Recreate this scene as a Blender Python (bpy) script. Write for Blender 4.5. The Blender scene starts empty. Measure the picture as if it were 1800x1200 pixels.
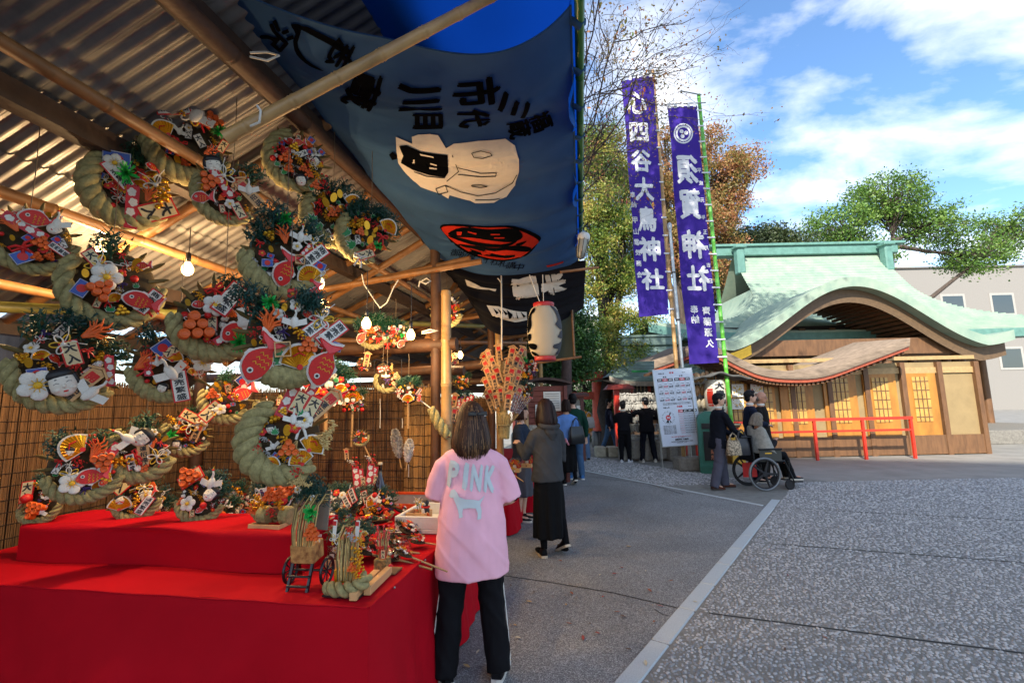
import bpy, bmesh, math, random
import numpy as np
from mathutils import Vector, Matrix, Euler, noise
from mathutils.bvhtree import BVHTree

SC = bpy.context.scene
COL = SC.collection
PI = math.pi
R = math.radians
rnd = random.Random(7)

# ------------------------------------------------------------------ camera
F_PX = 825.0; CAM_H = 1.59; PITCH = R(7.6); ROLL = R(-1.2)
CM = (Matrix.Rotation(PI/2 + PITCH, 3, 'X') @ Matrix.Rotation(ROLL, 3, 'Z'))
CAM_O = Vector((0, 0, CAM_H))
cam = bpy.data.cameras.new('camera'); cam_o = bpy.data.objects.new('camera', cam); COL.objects.link(cam_o)
cam.sensor_fit = 'HORIZONTAL'; cam.sensor_width = 36; cam.lens = F_PX*36/1800
cam.clip_start = 0.05; cam.clip_end = 4000
cam_o.matrix_world = Matrix.Translation(CAM_O) @ CM.to_4x4()
SC.camera = cam_o

# ------------------------------------------------------------------ world and sun
SUN_EL = R(37); SUN_AZ = math.atan2(0.42, 0.9)        # light travels towards +x, +y
SUN_DIR = Vector((math.sin(SUN_AZ)*math.cos(SUN_EL), math.cos(SUN_AZ)*math.cos(SUN_EL), -math.sin(SUN_EL)))
W = bpy.data.worlds.new('World'); SC.world = W; W.use_nodes = True
nt = W.node_tree; nt.nodes.clear()
def wn(t, **k):
    n = nt.nodes.new(t)
    for a, b in k.items(): setattr(n, a, b)
    return n
sky = wn('ShaderNodeTexSky', sky_type='NISHITA', sun_disc=False, sun_elevation=SUN_EL, sun_rotation=SUN_AZ + PI)
sky.air_density = 1.0; sky.dust_density = 0.6; sky.ozone_density = 3.0
geo = wn('ShaderNodeTexCoord')
sep = wn('ShaderNodeSeparateXYZ'); nt.links.new(geo.outputs['Generated'], sep.inputs[0])
zz = wn('ShaderNodeMath', operation='MAXIMUM'); nt.links.new(sep.outputs[2], zz.inputs[0]); zz.inputs[1].default_value = 0.0
za = wn('ShaderNodeMath', operation='ADD'); nt.links.new(zz.outputs[0], za.inputs[0]); za.inputs[1].default_value = 0.22
cmb = wn('ShaderNodeCombineXYZ')
for i in (0, 1):
    dv = wn('ShaderNodeMath', operation='DIVIDE'); nt.links.new(sep.outputs[i], dv.inputs[0]); nt.links.new(za.outputs[0], dv.inputs[1])
    nt.links.new(dv.outputs[0], cmb.inputs[i])
n1 = wn('ShaderNodeTexNoise'); n1.inputs['Scale'].default_value = 2.1; n1.inputs['Detail'].default_value = 9; n1.inputs['Roughness'].default_value = 0.56; n1.inputs['Distortion'].default_value = 0.25
mpn = wn('ShaderNodeMapping'); mpn.inputs['Location'].default_value = (3.1, 1.75, 0); mpn.inputs['Rotation'].default_value = (0, 0, 0.5); mpn.inputs['Scale'].default_value = (1.0, 1.5, 1)
nt.links.new(cmb.outputs[0], mpn.inputs[0]); nt.links.new(mpn.outputs[0], n1.inputs['Vector'])
cr = wn('ShaderNodeValToRGB'); cr.color_ramp.elements[0].position = 0.44; cr.color_ramp.elements[1].position = 0.74
cr.color_ramp.elements[0].color = (0.02, 0.02, 0.02, 1); cr.color_ramp.elements[1].color = (0.9, 0.9, 0.9, 1)
nt.links.new(n1.outputs['Fac'], cr.inputs[0])
mx = wn('ShaderNodeMix', data_type='RGBA'); nt.links.new(cr.outputs[0], mx.inputs['Factor']); hsv = wn('ShaderNodeHueSaturation'); hsv.inputs['Saturation'].default_value = 1.15; hsv.inputs['Value'].default_value = .8; nt.links.new(sky.outputs[0], hsv.inputs['Color']); nt.links.new(hsv.outputs[0], mx.inputs['A'])
mx.inputs['B'].default_value = (5.2, 5.15, 5.1, 1)
bg = wn('ShaderNodeBackground'); bg.inputs['Strength'].default_value = 0.12; nt.links.new(mx.outputs['Result'], bg.inputs[0])
wo = wn('ShaderNodeOutputWorld'); nt.links.new(bg.outputs[0], wo.inputs[0])

sl = bpy.data.lights.new('sun', 'SUN'); so = bpy.data.objects.new('sun', sl); COL.objects.link(so)
sl.energy = 2.7; sl.angle = R(0.55); sl.color = (1.0, 0.93, 0.82)
so.rotation_euler = SUN_DIR.to_track_quat('-Z', 'Y').to_euler(); so.location = (-20, -40, 40)
SC.view_settings.view_transform = 'Standard'; SC.view_settings.look = 'None'
SC.view_settings.exposure = 1.72; SC.view_settings.gamma = 1
try: SC.view_settings.use_curve_mapping = False
except Exception: pass
SC.cycles.use_denoising = True
SC.cycles.max_bounces = 8; SC.cycles.transparent_max_bounces = 12
SC.cycles.sample_clamp_indirect = 6.0

# ------------------------------------------------------------------ pixel helpers: a pixel of the 1800x1200 photo and a real depth give a point of the place
def ray(x, y): return CM @ Vector(((x-900)/F_PX, -(y-600)/F_PX, -1))
def P(x, y, Y):
    d = ray(x, y); return CAM_O + d*(Y/d.y)
def PZ(x, y, z=0.0):
    d = ray(x, y); return CAM_O + d*((z-CAM_H)/d.z)
def PL(x, y, pt, n):
    d = ray(x, y); n = Vector(n); return CAM_O + d*((Vector(pt)-CAM_O).dot(n)/d.dot(n))
SO = Vector((-0.67, 2.24, 0)); SD = Vector((0.182, 0.983, 0)).normalized(); SN = Vector((-SD.y, SD.x, 0))
def S(u, v, z=0.0): return SO + SD*u + SN*v + Vector((0, 0, z))
S_ROT = math.atan2(SD.y, SD.x)          # stall axis u
TABLE_Z = 0.70

# ------------------------------------------------------------------ materials
def srgb(h):
    if isinstance(h, str):
        h = h.lstrip('#'); c = [int(h[i:i+2], 16)/255 for i in (0, 2, 4)]
    else: return tuple(h[:3])
    return tuple(x/12.92 if x <= .04045 else ((x+.055)/1.055)**2.4 for x in c)
MATS = {}
def mat(name, col, rough=.6, metal=0, var=.18, scale=12, bump=0, bscale=60, spec=.5, sheen=0, trans=0, emis=0, alpha=1, stretch=None, col2=None, coat=0, coords='Object', detail=4):
    if name in MATS: return MATS[name]
    m = bpy.data.materials.new(name); m.use_nodes = True; t = m.node_tree; b = t.nodes['Principled BSDF']
    c = srgb(col)
    b.inputs['Roughness'].default_value = rough; b.inputs['Metallic'].default_value = metal
    b.inputs['Specular IOR Level'].default_value = spec
    if coat: b.inputs['Coat Weight'].default_value = coat
    if sheen: b.inputs['Sheen Weight'].default_value = sheen
    if trans: b.inputs['Transmission Weight'].default_value = trans
    if alpha < 1: b.inputs['Alpha'].default_value = alpha
    if emis:
        b.inputs['Emission Color'].default_value = (*c, 1); b.inputs['Emission Strength'].default_value = emis
    tc = t.nodes.new('ShaderNodeTexCoord'); vec = tc.outputs[coords]
    if stretch:
        mp = t.nodes.new('ShaderNodeMapping'); mp.inputs['Scale'].default_value = stretch; t.links.new(vec, mp.inputs[0]); vec = mp.outputs[0]
    if var:
        n = t.nodes.new('ShaderNodeTexNoise'); n.inputs['Scale'].default_value = scale; n.inputs['Detail'].default_value = detail; n.inputs['Roughness'].default_value = .62
        t.links.new(vec, n.inputs['Vector'])
        r = t.nodes.new('ShaderNodeValToRGB'); r.color_ramp.elements[0].position = .28; r.color_ramp.elements[1].position = .72
        c2 = srgb(col2) if col2 else tuple(min(1, x*(1+var)) for x in c)
        r.color_ramp.elements[0].color = (*[x*(1-var) for x in c], 1); r.color_ramp.elements[1].color = (*c2, 1)
        t.links.new(n.outputs['Fac'], r.inputs[0]); t.links.new(r.outputs[0], b.inputs['Base Color'])
    else: b.inputs['Base Color'].default_value = (*c, 1)
    if bump:
        n2 = t.nodes.new('ShaderNodeTexNoise'); n2.inputs['Scale'].default_value = bscale; n2.inputs['Detail'].default_value = 5
        t.links.new(vec, n2.inputs['Vector'])
        bp = t.nodes.new('ShaderNodeBump'); bp.inputs['Strength'].default_value = bump; bp.inputs['Distance'].default_value = .01
        t.links.new(n2.outputs['Fac'], bp.inputs['Height']); t.links.new(bp.outputs[0], b.inputs['Normal'])
    MATS[name] = m; return m

# ------------------------------------------------------------------ mesh building
class MB:
    def __init__(s): s.v = []; s.f = []; s.mi = []; s.m = Matrix(); s.cur = 0; s.sm = []
    def add(s, vs, fs, smooth=False):
        o = len(s.v); m = s.m
        s.v += [m @ Vector(p) for p in vs]
        for f in fs: s.f.append([i+o for i in f]); s.mi.append(s.cur); s.sm.append(smooth)
        return s
    def box(s, c, size, rot=None, bev=0):
        x, y, z = [k/2 for k in size]
        M_ = Matrix.Translation(Vector(c)) @ ((rot if isinstance(rot, Matrix) else Euler(rot).to_matrix()).to_4x4() if rot is not None else Matrix())
        if bev:
            b = min(bev, x*.9, y*.9, z*.9); vs = []
            for sx in (-1, 1):
                for sy in (-1, 1):
                    for sz in (-1, 1): vs.append((sx, sy, sz))
            bm = bmesh.new(); bmesh.ops.create_cube(bm, size=1)
            for q in bm.verts: q.co = Vector((q.co.x*2*x, q.co.y*2*y, q.co.z*2*z))
            bmesh.ops.bevel(bm, geom=list(bm.edges), offset=b, segments=1, affect='EDGES')
            bm.verts.ensure_lookup_table()
            s.add([M_ @ q.co for q in bm.verts], [[q.index for q in f.verts] for f in bm.faces]); bm.free(); return s
        vs = [M_ @ Vector((sx*x, sy*y, sz*z)) for sx in (-1, 1) for sy in (-1, 1) for sz in (-1, 1)]
        return s.add(vs, [(0, 1, 3, 2), (4, 6, 7, 5), (0, 4, 5, 1), (2, 3, 7, 6), (0, 2, 6, 4), (1, 5, 7, 3)])
    def tube(s, path, rad, n=10, caps=True, smooth=True, flat=1.0, up=None):
        path = [Vector(p) for p in path]; k = len(path)
        rad = [rad]*k if isinstance(rad, (int, float)) else rad
        vs = []; nrm = None
        for i, p in enumerate(path):
            t = (path[min(i+1, k-1)] - path[max(i-1, 0)]).normalized()
            if nrm is None:
                nrm = Vector(up) if up is not None else (Vector((0, 0, 1)) if abs(t.z) < .9 else Vector((1, 0, 0)))
            nrm = (nrm - t*nrm.dot(t)).normalized(); bn = t.cross(nrm)
            for j in range(n):
                a = 2*PI*j/n; vs.append(p + nrm*(math.cos(a)*rad[i]*flat) + bn*(math.sin(a)*rad[i]))
        fs = [(i*n+j, i*n+(j+1) % n, (i+1)*n+(j+1) % n, (i+1)*n+j) for i in range(k-1) for j in range(n)]
        s.add(vs, fs, smooth)
        if caps: s.add(vs[:n], [list(range(n))[::-1]]); s.add(vs[-n:], [list(range(n))])
        return s
    def cyl(s, a, b, r, r2=None, n=12, smooth=True): return s.tube([a, b], [r, r if r2 is None else r2], n, True, smooth)
    def loft(s, rings, caps=True, smooth=True):
        n = len(rings[0]); vs = [p for r_ in rings for p in r_]
        fs = [(i*n+j, i*n+(j+1) % n, (i+1)*n+(j+1) % n, (i+1)*n+j) for i in range(len(rings)-1) for j in range(n)]
        s.add(vs, fs, smooth)
        if caps: s.add(rings[0], [list(range(n))[::-1]], smooth); s.add(rings[-1], [list(range(n))], smooth)
        return s
    def ell(s, c, r, nu=12, nv=8, rot=None):
        c = Vector(c); r = (r, r, r) if isinstance(r, (int, float)) else r
        q = (rot if isinstance(rot, Matrix) else Euler(rot).to_matrix()) if rot is not None else Matrix.Identity(3)
        vs = [c + q @ Vector((0, 0, -r[2]))]
        for i in range(1, nv):
            a = -PI/2 + PI*i/nv
            for j in range(nu):
                b = 2*PI*j/nu; vs.append(c + q @ Vector((r[0]*math.cos(a)*math.cos(b), r[1]*math.cos(a)*math.sin(b), r[2]*math.sin(a))))
        vs.append(c + q @ Vector((0, 0, r[2])))
        fs = [(0, 1+(j+1) % nu, 1+j) for j in range(nu)]
        for i in range(nv-2):
            for j in range(nu): fs.append((1+i*nu+j, 1+i*nu+(j+1) % nu, 1+(i+1)*nu+(j+1) % nu, 1+(i+1)*nu+j))
        l = len(vs)-1; b0 = 1+(nv-2)*nu
        fs += [(b0+j, b0+(j+1) % nu, l) for j in range(nu)]
        return s.add(vs, fs, True)
    def prism(s, pts, z0, z1):
        n = len(pts); vs = [(p[0], p[1], z0) for p in pts] + [(p[0], p[1], z1) for p in pts]
        return s.add(vs, [list(range(n))[::-1], [n+i for i in range(n)]] + [(i, (i+1) % n, n+(i+1) % n, n+i) for i in range(n)])
    def lathe(s, prof, n=20, smooth=True):
        return s.loft([[(r*math.cos(2*PI*j/n), r*math.sin(2*PI*j/n), z) for j in range(n)] for r, z in prof], True, smooth)
    def grid(s, fn, nu, nv, smooth=True, thick=0):
        vs = [fn(i/nu, j/nv) for i in range(nu+1) for j in range(nv+1)]
        fs = [(i*(nv+1)+j, (i+1)*(nv+1)+j, (i+1)*(nv+1)+j+1, i*(nv+1)+j+1) for i in range(nu) for j in range(nv)]
        return s.add(vs, fs, smooth)
    def mesh(s, name, mats):
        me = bpy.data.meshes.new(name); me.from_pydata([tuple(p) for p in s.v], [], s.f)
        for m in (mats if isinstance(mats, (list, tuple)) else [mats]): me.materials.append(m)
        me.polygons.foreach_set('material_index', s.mi); me.polygons.foreach_set('use_smooth', s.sm)
        me.update(); return me
    def build(s, name, mats, parent=None, loc=None, rot=None, **tags):
        return link(name, s.mesh(name, mats), parent, loc, rot, **tags)

def link(name, data, parent=None, loc=None, rot=None, mw=None, label=None, cat=None, group=None, kind=None):
    o = bpy.data.objects.new(name, data); COL.objects.link(o)
    if parent is not None: o.parent = parent
    if loc is not None: o.location = loc
    if rot is not None: o.rotation_euler = rot
    if mw is not None: o.matrix_basis = mw
    if label: o['label'] = label
    if cat: o['category'] = cat
    if group: o['group'] = group
    if kind: o['kind'] = kind
    return o
def thing(name, label, cat, loc=(0, 0, 0), rot=(0, 0, 0), group=None, mw=None):
    return link(name, None, None, loc, rot, mw, label, cat, group)
def np_mesh(name, V, Fq, mats, smooth=False):
    me = bpy.data.meshes.new(name); V = np.asarray(V, np.float32).reshape(-1, 3); Fq = np.asarray(Fq, np.int32); k = Fq.shape[1]
    me.vertices.add(len(V)); me.vertices.foreach_set('co', V.ravel())
    me.loops.add(Fq.size); me.loops.foreach_set('vertex_index', Fq.ravel())
    me.polygons.add(len(Fq)); me.polygons.foreach_set('loop_start', np.arange(0, Fq.size, k, dtype=np.int32))
    for m in (mats if isinstance(mats, (list, tuple)) else [mats]): me.materials.append(m)
    if smooth: me.polygons.foreach_set('use_smooth', np.ones(len(Fq), bool))
    me.update(calc_edges=True); me.validate(); return me
TMP = bpy.data.scenes.new('workbench'); TRASH = []
def evald(o):
    COL.objects.unlink(o); TMP.collection.objects.link(o)
    with bpy.context.temp_override(scene=TMP, view_layer=TMP.view_layers[0]):
        dg = bpy.context.evaluated_depsgraph_get(); dg.update()
        me = bpy.data.meshes.new_from_object(o.evaluated_get(dg))
    TMP.collection.objects.unlink(o); return me
def remesh(mb, voxel, name, mats, smooth_it=0, disp=None):
    """close overlapping volumes of mb into one continuous surface"""
    me = mb.mesh(name, mats); o = bpy.data.objects.new('tmp', me); COL.objects.link(o)
    m = o.modifiers.new('r', 'REMESH'); m.mode = 'VOXEL'; m.voxel_size = voxel; m.use_smooth_shade = True
    if smooth_it:
        q = o.modifiers.new('s', 'SMOOTH'); q.iterations = smooth_it; q.factor = .5
    r = evald(o); TRASH.extend((o, me)); r.name = name
    if disp:
        n_ = len(r.vertices); co = np.empty(n_*3, np.float32); no = np.empty(n_*3, np.float32); r.vertices.foreach_get('co', co); r.vertex_normals.foreach_get('vector', no)
        out = [disp(Vector(a), Vector(b)) for a, b in zip(co.reshape(-1, 3).tolist(), no.reshape(-1, 3).tolist())]
        r.vertices.foreach_set('co', np.array([tuple(p) for p in out], np.float32).ravel()); r.update()
    if not r.materials:
        for k in (mats if isinstance(mats, (list, tuple)) else [mats]): r.materials.append(k)
    return r
# text -> flat mesh data (verts centred, height about 1), cached
GLY = {}
def glyph(txt, bold=.03, extr=0.0, spacing=1.0):
    key = (txt, bold, extr, spacing)
    if key in GLY: return GLY[key]
    cu = bpy.data.curves.new('t', 'FONT'); cu.body = txt; cu.size = 1; cu.offset = 0; cu.extrude = extr; cu.space_character = spacing; cu.space_line = 1.12
    cu.resolution_u = 2; cu.align_x = 'CENTER'; cu.align_y = 'CENTER'
    o = bpy.data.objects.new('t', cu); COL.objects.link(o); me = evald(o)
    V = [v.co.copy() for v in me.vertices]; Fs = [list(p.vertices) for p in me.polygons]
    TRASH.extend((o, cu, me))
    if V:
        lo = Vector([min(v[i] for v in V) for i in range(3)]); hi = Vector([max(v[i] for v in V) for i in range(3)]); c = (lo+hi)/2
        V = [v-c for v in V]; wh = (hi.x-lo.x, hi.y-lo.y)
        if bold >= .025:          # thicken the strokes with shifted layers
            V0, F0 = V, Fs; V, Fs = [], []; b = bold*.75
            for i, (dx, dy) in enumerate(((0, 0), (b, b*.4), (-b, -b*.4), (-b*.4, b), (b*.4, -b))):
                o_ = len(V); V += [v+Vector((dx, dy, i*.0005)) for v in V0]; Fs += [[q+o_ for q in f] for f in F0]
            wh = (wh[0]+2*b, wh[1]+2*b)
    else: wh = (1, 1)
    GLY[key] = (V, Fs, wh); return GLY[key]
def add_text(mb, txt, x, y, w, h, z=0, bold=.03, rot=0, mirror=False, extr=0.0, shear=0):
    """text filling the box w x h centred at x, y in the plane z of mb"""
    V, Fs, (gw, gh) = glyph(txt, bold, extr)
    sx, sy = w/max(gw, 1e-6), h/max(gh, 1e-6); c, s_ = math.cos(rot), math.sin(rot); vs = []
    for v in V:
        a, b = v.x*sx*(-1 if mirror else 1), v.y*sy
        a += shear*b
        vs.append((x+a*c-b*s_, y+a*s_+b*c, z+v.z))
    mb.add(vs, Fs if not mirror else [f[::-1] for f in Fs])
def fit_text(mb, txt, x, y, h, z=0, bold=.03, rot=0, maxw=None, mirror=False):
    V, Fs, (gw, gh) = glyph(txt, bold)
    w = h*gw/max(gh, 1e-6)
    if maxw and w > maxw: w = maxw
    add_text(mb, txt, x, y, w, h, z, bold, rot, mirror)
def subdiv(V, Fs, maxlen):
    bm = bmesh.new()
    for v in V: bm.verts.new(v)
    bm.verts.ensure_lookup_table()
    for f in Fs:
        try: bm.faces.new([bm.verts[i] for i in f])
        except ValueError: pass
    bmesh.ops.triangulate(bm, faces=list(bm.faces))
    for _ in range(5):
        es = [e for e in bm.edges if e.calc_length() > maxlen]
        if not es: break
        bmesh.ops.subdivide_edges(bm, edges=es, cuts=1, use_grid_fill=False)
        bmesh.ops.triangulate(bm, faces=[f for f in bm.faces if len(f.verts) > 3])
    bm.verts.ensure_lookup_table(); bm.verts.index_update()
    r = ([v.co.copy() for v in bm.verts], [[v.index for v in f.verts] for f in bm.faces]); bm.free(); return r
def copy_tree(o, parent=None):
    c = o.copy(); COL.objects.link(c); c.parent = parent
    for ch in list(o.children): copy_tree(ch, c)
    return c
def basis(xa, ya, za, loc):
    return Matrix(((xa[0], ya[0], za[0], loc[0]), (xa[1], ya[1], za[1], loc[1]), (xa[2], ya[2], za[2], loc[2]), (0, 0, 0, 1)))
def face_cam(loc, spin=0, tilt=0):
    """frame at loc: local z towards the street visitor, y up, turned by spin in its plane"""
    loc = Vector(loc); z = (CAM_O + Vector((0.15, 0.25, 0)) - loc); z.z *= .55; z.normalize(); x = Vector((0, 0, 1)).cross(z).normalized(); y = z.cross(x)
    return basis(x, y, z, loc) @ Matrix.Rotation(tilt, 4, 'X') @ Matrix.Rotation(spin, 4, 'Z')
# ================================================================== ground
def asphalt():
    m = bpy.data.materials.new('asphalt'); m.use_nodes = True; t = m.node_tree; b = t.nodes['Principled BSDF']
    tc = t.nodes.new('ShaderNodeTexCoord')
    def nz(sc, d=3):
        n = t.nodes.new('ShaderNodeTexNoise'); n.inputs['Scale'].default_value = sc; n.inputs['Detail'].default_value = d; t.links.new(tc.outputs['Object'], n.inputs['Vector']); return n
    v = t.nodes.new('ShaderNodeTexVoronoi'); v.inputs['Scale'].default_value = 185; t.links.new(tc.outputs['Object'], v.inputs['Vector'])
    r = t.nodes.new('ShaderNodeValToRGB'); e = r.color_ramp.elements
    e[0].position = 0.05; e[0].color = (.10, .10, .098, 1); e[1].position = .97; e[1].color = (.40, .40, .39, 1)
    k = e.new(.55); k.color = (.17, .17, .165, 1)
    sp = t.nodes.new('ShaderNodeSeparateColor'); t.links.new(v.outputs['Color'], sp.inputs[0]); t.links.new(sp.outputs[0], r.inputs[0])
    big = nz(.9, 6); rb = t.nodes.new('ShaderNodeValToRGB'); rb.color_ramp.elements[0].position = .3; rb.color_ramp.elements[1].position = .7
    rb.color_ramp.elements[0].color = (.72, .72, .72, 1); rb.color_ramp.elements[1].color = (1.12, 1.12, 1.1, 1)
    t.links.new(big.outputs['Fac'], rb.inputs[0])
    mu = t.nodes.new('ShaderNodeMix'); mu.data_type = 'RGBA'; mu.blend_type = 'MULTIPLY'; mu.inputs['Factor'].default_value = 1
    t.links.new(r.outputs[0], mu.inputs['A']); t.links.new(rb.outputs[0], mu.inputs['B']); t.links.new(mu.outputs['Result'], b.inputs['Base Color'])
    b.inputs['Roughness'].default_value = .82
    bp = t.nodes.new('ShaderNodeBump'); bp.inputs['Strength'].default_value = .55; bp.inputs['Distance'].default_value = .004
    t.links.new(v.outputs['Distance'], bp.inputs['Height']); bp.invert = True; t.links.new(bp.outputs[0], b.inputs['Normal'])
    return m
ASPHALT = asphalt()
link('ground', np_mesh('ground', [(-250, -250, 0), (250, -250, 0), (250, 250, 0), (-250, 250, 0)], [(0, 1, 2, 3)], ASPHALT), kind='structure')

KA = PZ(1078, 1200); KB = PZ(1345, 890); FA = KB.copy(); FB = PZ(1020, 826)
KD = (KB-KA).normalized(); KN = Vector((KD.y, -KD.x, 0)); FD = (FB-FA).normalized(); FN = Vector((FD.y, -FD.x, 0))
def sheet(name, pts, z, m, kind='structure'):
    return link(name, np_mesh(name, [(p[0], p[1], z) for p in pts], [list(range(len(pts)))], m), kind=kind)
CEMENT = mat('cement', '#77766f', .85, var=.25, scale=7, bump=.3, bscale=120)
K0 = KA - KD*9; F1 = FA + FD*14
paving = sheet('pavement', [tuple(K0+KN*.135), tuple(FA+KN*.135+FN*.0), tuple(F1+FN*.07), tuple(F1+FN*1.9), tuple(FA+FN*1.9+Vector((1.2, 0.1, 0))), (30, 9.2, 0), (30, -8, 0)], .004, CEMENT)
COURT = mat('courtyard_concrete', '#84817a', .8, var=.22, scale=1.6, bump=.15, bscale=40, detail=8)
sheet('courtyard', [tuple(F1+FN*1.9), tuple(FA+FN*1.9+Vector((1.2, .1, 0))), (30, 9.2, 0), (60, 9.2, 0), (60, 60, 0), (-6, 60, 0)], .0045, COURT)
# river pebbles set in the pavement
def pebbles():
    g = np.random.default_rng(3); pts = []
    def zone(x0, x1, y0, y1, sp, test):
        xs = np.arange(x0, x1, sp); ys = np.arange(y0, y1, sp*.92); X, Y = np.meshgrid(xs, ys)
        X = X + (np.arange(len(ys)) % 2)[:, None]*sp*.5 + g.normal(0, sp*.27, X.shape); Y = Y + g.normal(0, sp*.27, X.shape)
        ok = test(X, Y); pts.append(np.stack([X[ok], Y[ok], np.full(ok.sum(), sp)], 1))
    kn = np.array(KN[:2]); ka = np.array(KA[:2]); fn = np.array(FN[:2]); fa = np.array(FA[:2])
    dk = lambda X, Y: (X-ka[0])*kn[0] + (Y-ka[1])*kn[1]
    df = lambda X, Y: (X-fa[0])*fn[0] + (Y-fa[1])*fn[1]
    vis = lambda X, Y: (np.abs(X) < Y*1.14+.2)
    fd = np.array(FD[:2]); lf = lambda X, Y: (X-fa[0])*fd[0] + (Y-fa[1])*fd[1]
    zone(0, 6, 2.3, 4.6, .027, lambda X, Y: (dk(X, Y) > .15) & vis(X, Y))
    zone(1, 9, 4.6, 7.3, .034, lambda X, Y: (dk(X, Y) > .15) & vis(X, Y))
    zone(0, 12, 7.3, 9.2, .042, lambda X, Y: (dk(X, Y) > .15) & (df(X, Y) > .09) & vis(X, Y))
    zone(-2, 6, 9.2, 16, .048, lambda X, Y: (df(X, Y) > .09) & (df(X, Y) < 1.85) & (lf(X, Y) > 0))
    p = np.concatenate(pts); n = len(p); a = g.uniform(0, 2*PI, n); el = g.uniform(1.0, 1.6, n); sz = p[:, 2]*g.uniform(.28, .56, n)
    # leave the saw-cut joints open
    cut = np.zeros(n, bool)
    for c in (0.1, 2.3, 4.4):
        y0 = PZ(1220, 1075).y + (c-.1)
        cut |= np.abs((p[:, 1]-y0) + .38*(p[:, 0]-PZ(1220, 1075).x)) < .022
    keep = ~cut; p, a, el, sz = p[keep], a[keep], el[keep], sz[keep]; n = len(p)
    k = 6; ang = np.arange(k)*2*PI/k
    lx = np.cos(ang)[None]*sz[:, None]*np.sqrt(el)[:, None]; ly = np.sin(ang)[None]*sz[:, None]/np.sqrt(el)[:, None]
    lx = lx*g.uniform(.85, 1.15, lx.shape)
    vx = p[:, 0:1] + lx*np.cos(a)[:, None] - ly*np.sin(a)[:, None]; vy = p[:, 1:2] + lx*np.sin(a)[:, None] + ly*np.cos(a)[:, None]
    V = np.zeros((n, k*2+1, 3)); V[:, :k, 0] = vx; V[:, :k, 1] = vy; V[:, :k, 2] = .002
    V[:, k:2*k, 0] = p[:, 0:1]+(vx-p[:, 0:1])*.72; V[:, k:2*k, 1] = p[:, 1:2]+(vy-p[:, 1:2])*.72; V[:, k:2*k, 2] = (.004+sz*g.uniform(.3, .5, n))[:, None]
    V[:, 2*k, 0] = p[:, 0]; V[:, 2*k, 1] = p[:, 1]; V[:, 2*k, 2] = .004+sz*.55
    f = []
    for i in range(k):
        j = (i+1) % k; f += [(i, j, k+j), (i, k+j, k+i), (k+i, k+j, 2*k)]
    Fq = (np.array(f)[None] + (np.arange(n)*(2*k+1))[:, None, None]).reshape(-1, 3)
    m = bpy.data.materials.new('river_pebbles'); m.use_nodes = True; t = m.node_tree; b = t.nodes['Principled BSDF']; b.inputs['Roughness'].default_value = .55
    gi = t.nodes.new('ShaderNodeNewGeometry'); r = t.nodes.new('ShaderNodeValToRGB'); t.links.new(gi.outputs['Random Per Island'], r.inputs[0])
    e = r.color_ramp.elements; e[0].color = (.17, .17, .17, 1); e[1].color = (.48, .47, .45, 1); e.new(.5).color = (.31, .31, .305, 1); t.links.new(r.outputs[0], b.inputs['Base Color'])
    link('pebble_inlay', np_mesh('pebble_inlay', V, Fq, m, True), paving, kind='stuff')
pebbles()
# granite kerb, stone by stone
GRANITE = mat('granite', '#b0b6b5', .6, var=.22, scale=160, bump=.12, bscale=300, detail=6)
kerb = link('kerb', None, kind='structure'); kerb['label'] = 'flush line of pale granite kerb stones between asphalt and pebble paving'
def stone_row(parent, A, D, N, n, ln, w, off, top):
    mb = MB(); mb.box((0, 0, 0), (ln-.014, w, .06), bev=.009); me = mb.mesh('kerb_stone', GRANITE)
    for i in range(n):
        c = A + D*((i+.5)*ln) + N*(off+w/2)
        o = link('kerb_stone', me, parent, (c.x, c.y, top-.03+rnd.uniform(-.001, .001)), (0, 0, math.atan2(D.y, D.x)+rnd.uniform(-.003, .003)))
ln = (KB-KA).length
stone_row(kerb, KA-KD*3, KD, KN, 15, .60*1.0, .13, 0, .009)
edge = link('edging', None, kind='structure')
stone_row(edge, FA+FD*.05, FD, FN, 17, .8, .06, 0, .008)
# joints in the asphalt
DARK = mat('joint_tar', '#1d1c1b', .9, var=.1)
def strip_on_ground(name, pts, w, z=.003, m=DARK, parent=None):
    mb = MB()
    for a, b in zip(pts[:-1], pts[1:]):
        a, b = Vector(a), Vector(b); d = (b-a).normalized(); n = Vector((-d.y, d.x, 0))*w/2; z_ = Vector((0, 0, z))
        mb.add([a-n+z_, b-n+z_, b+n+z_, a+n+z_], [(0, 1, 2, 3)])
    return mb.build(name, m, parent, kind=None if parent else 'structure')
cr0 = [PZ(x, y) for x, y in ((700, 985), (890, 1012), (960, 1022), (1080, 1042), (1190, 1068), (1222, 1076), (1290, 1087), (1400, 1100), (1700, 1150))]
strip_on_ground('crack', cr0[:6], .013)
for c in (0.1, 2.3, 4.4):
    x0, y0 = PZ(1220, 1075).x, PZ(1220, 1075).y+(c-.1); xs = (KA.x+KD.x/KD.y*(y0-KA.y)); strip_on_ground('groove', [Vector((x, y0-.38*(x-x0), 0)) for x in (xs+.12 if c > 1 else x0+.1, 5.0, 9.5)], .02, .0058)
strip_on_ground('crack', [PZ(x, y) for x, y in ((1040, 838), (1080, 843), (1140, 850), (1200, 868))], .02)
strip_on_ground('crack', [PZ(x, y) for x, y in ((1150, 1070), (1165, 1080), (1175, 1082))], .008)
WHITEL = mat('painted_line', '#b9b7b0', .7, var=.25, scale=30)
strip_on_ground('painted_line', [PZ(x, y) for x, y in ((950, 830), (1010, 800), (1080, 768))], .05, .0035, WHITEL)
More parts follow.
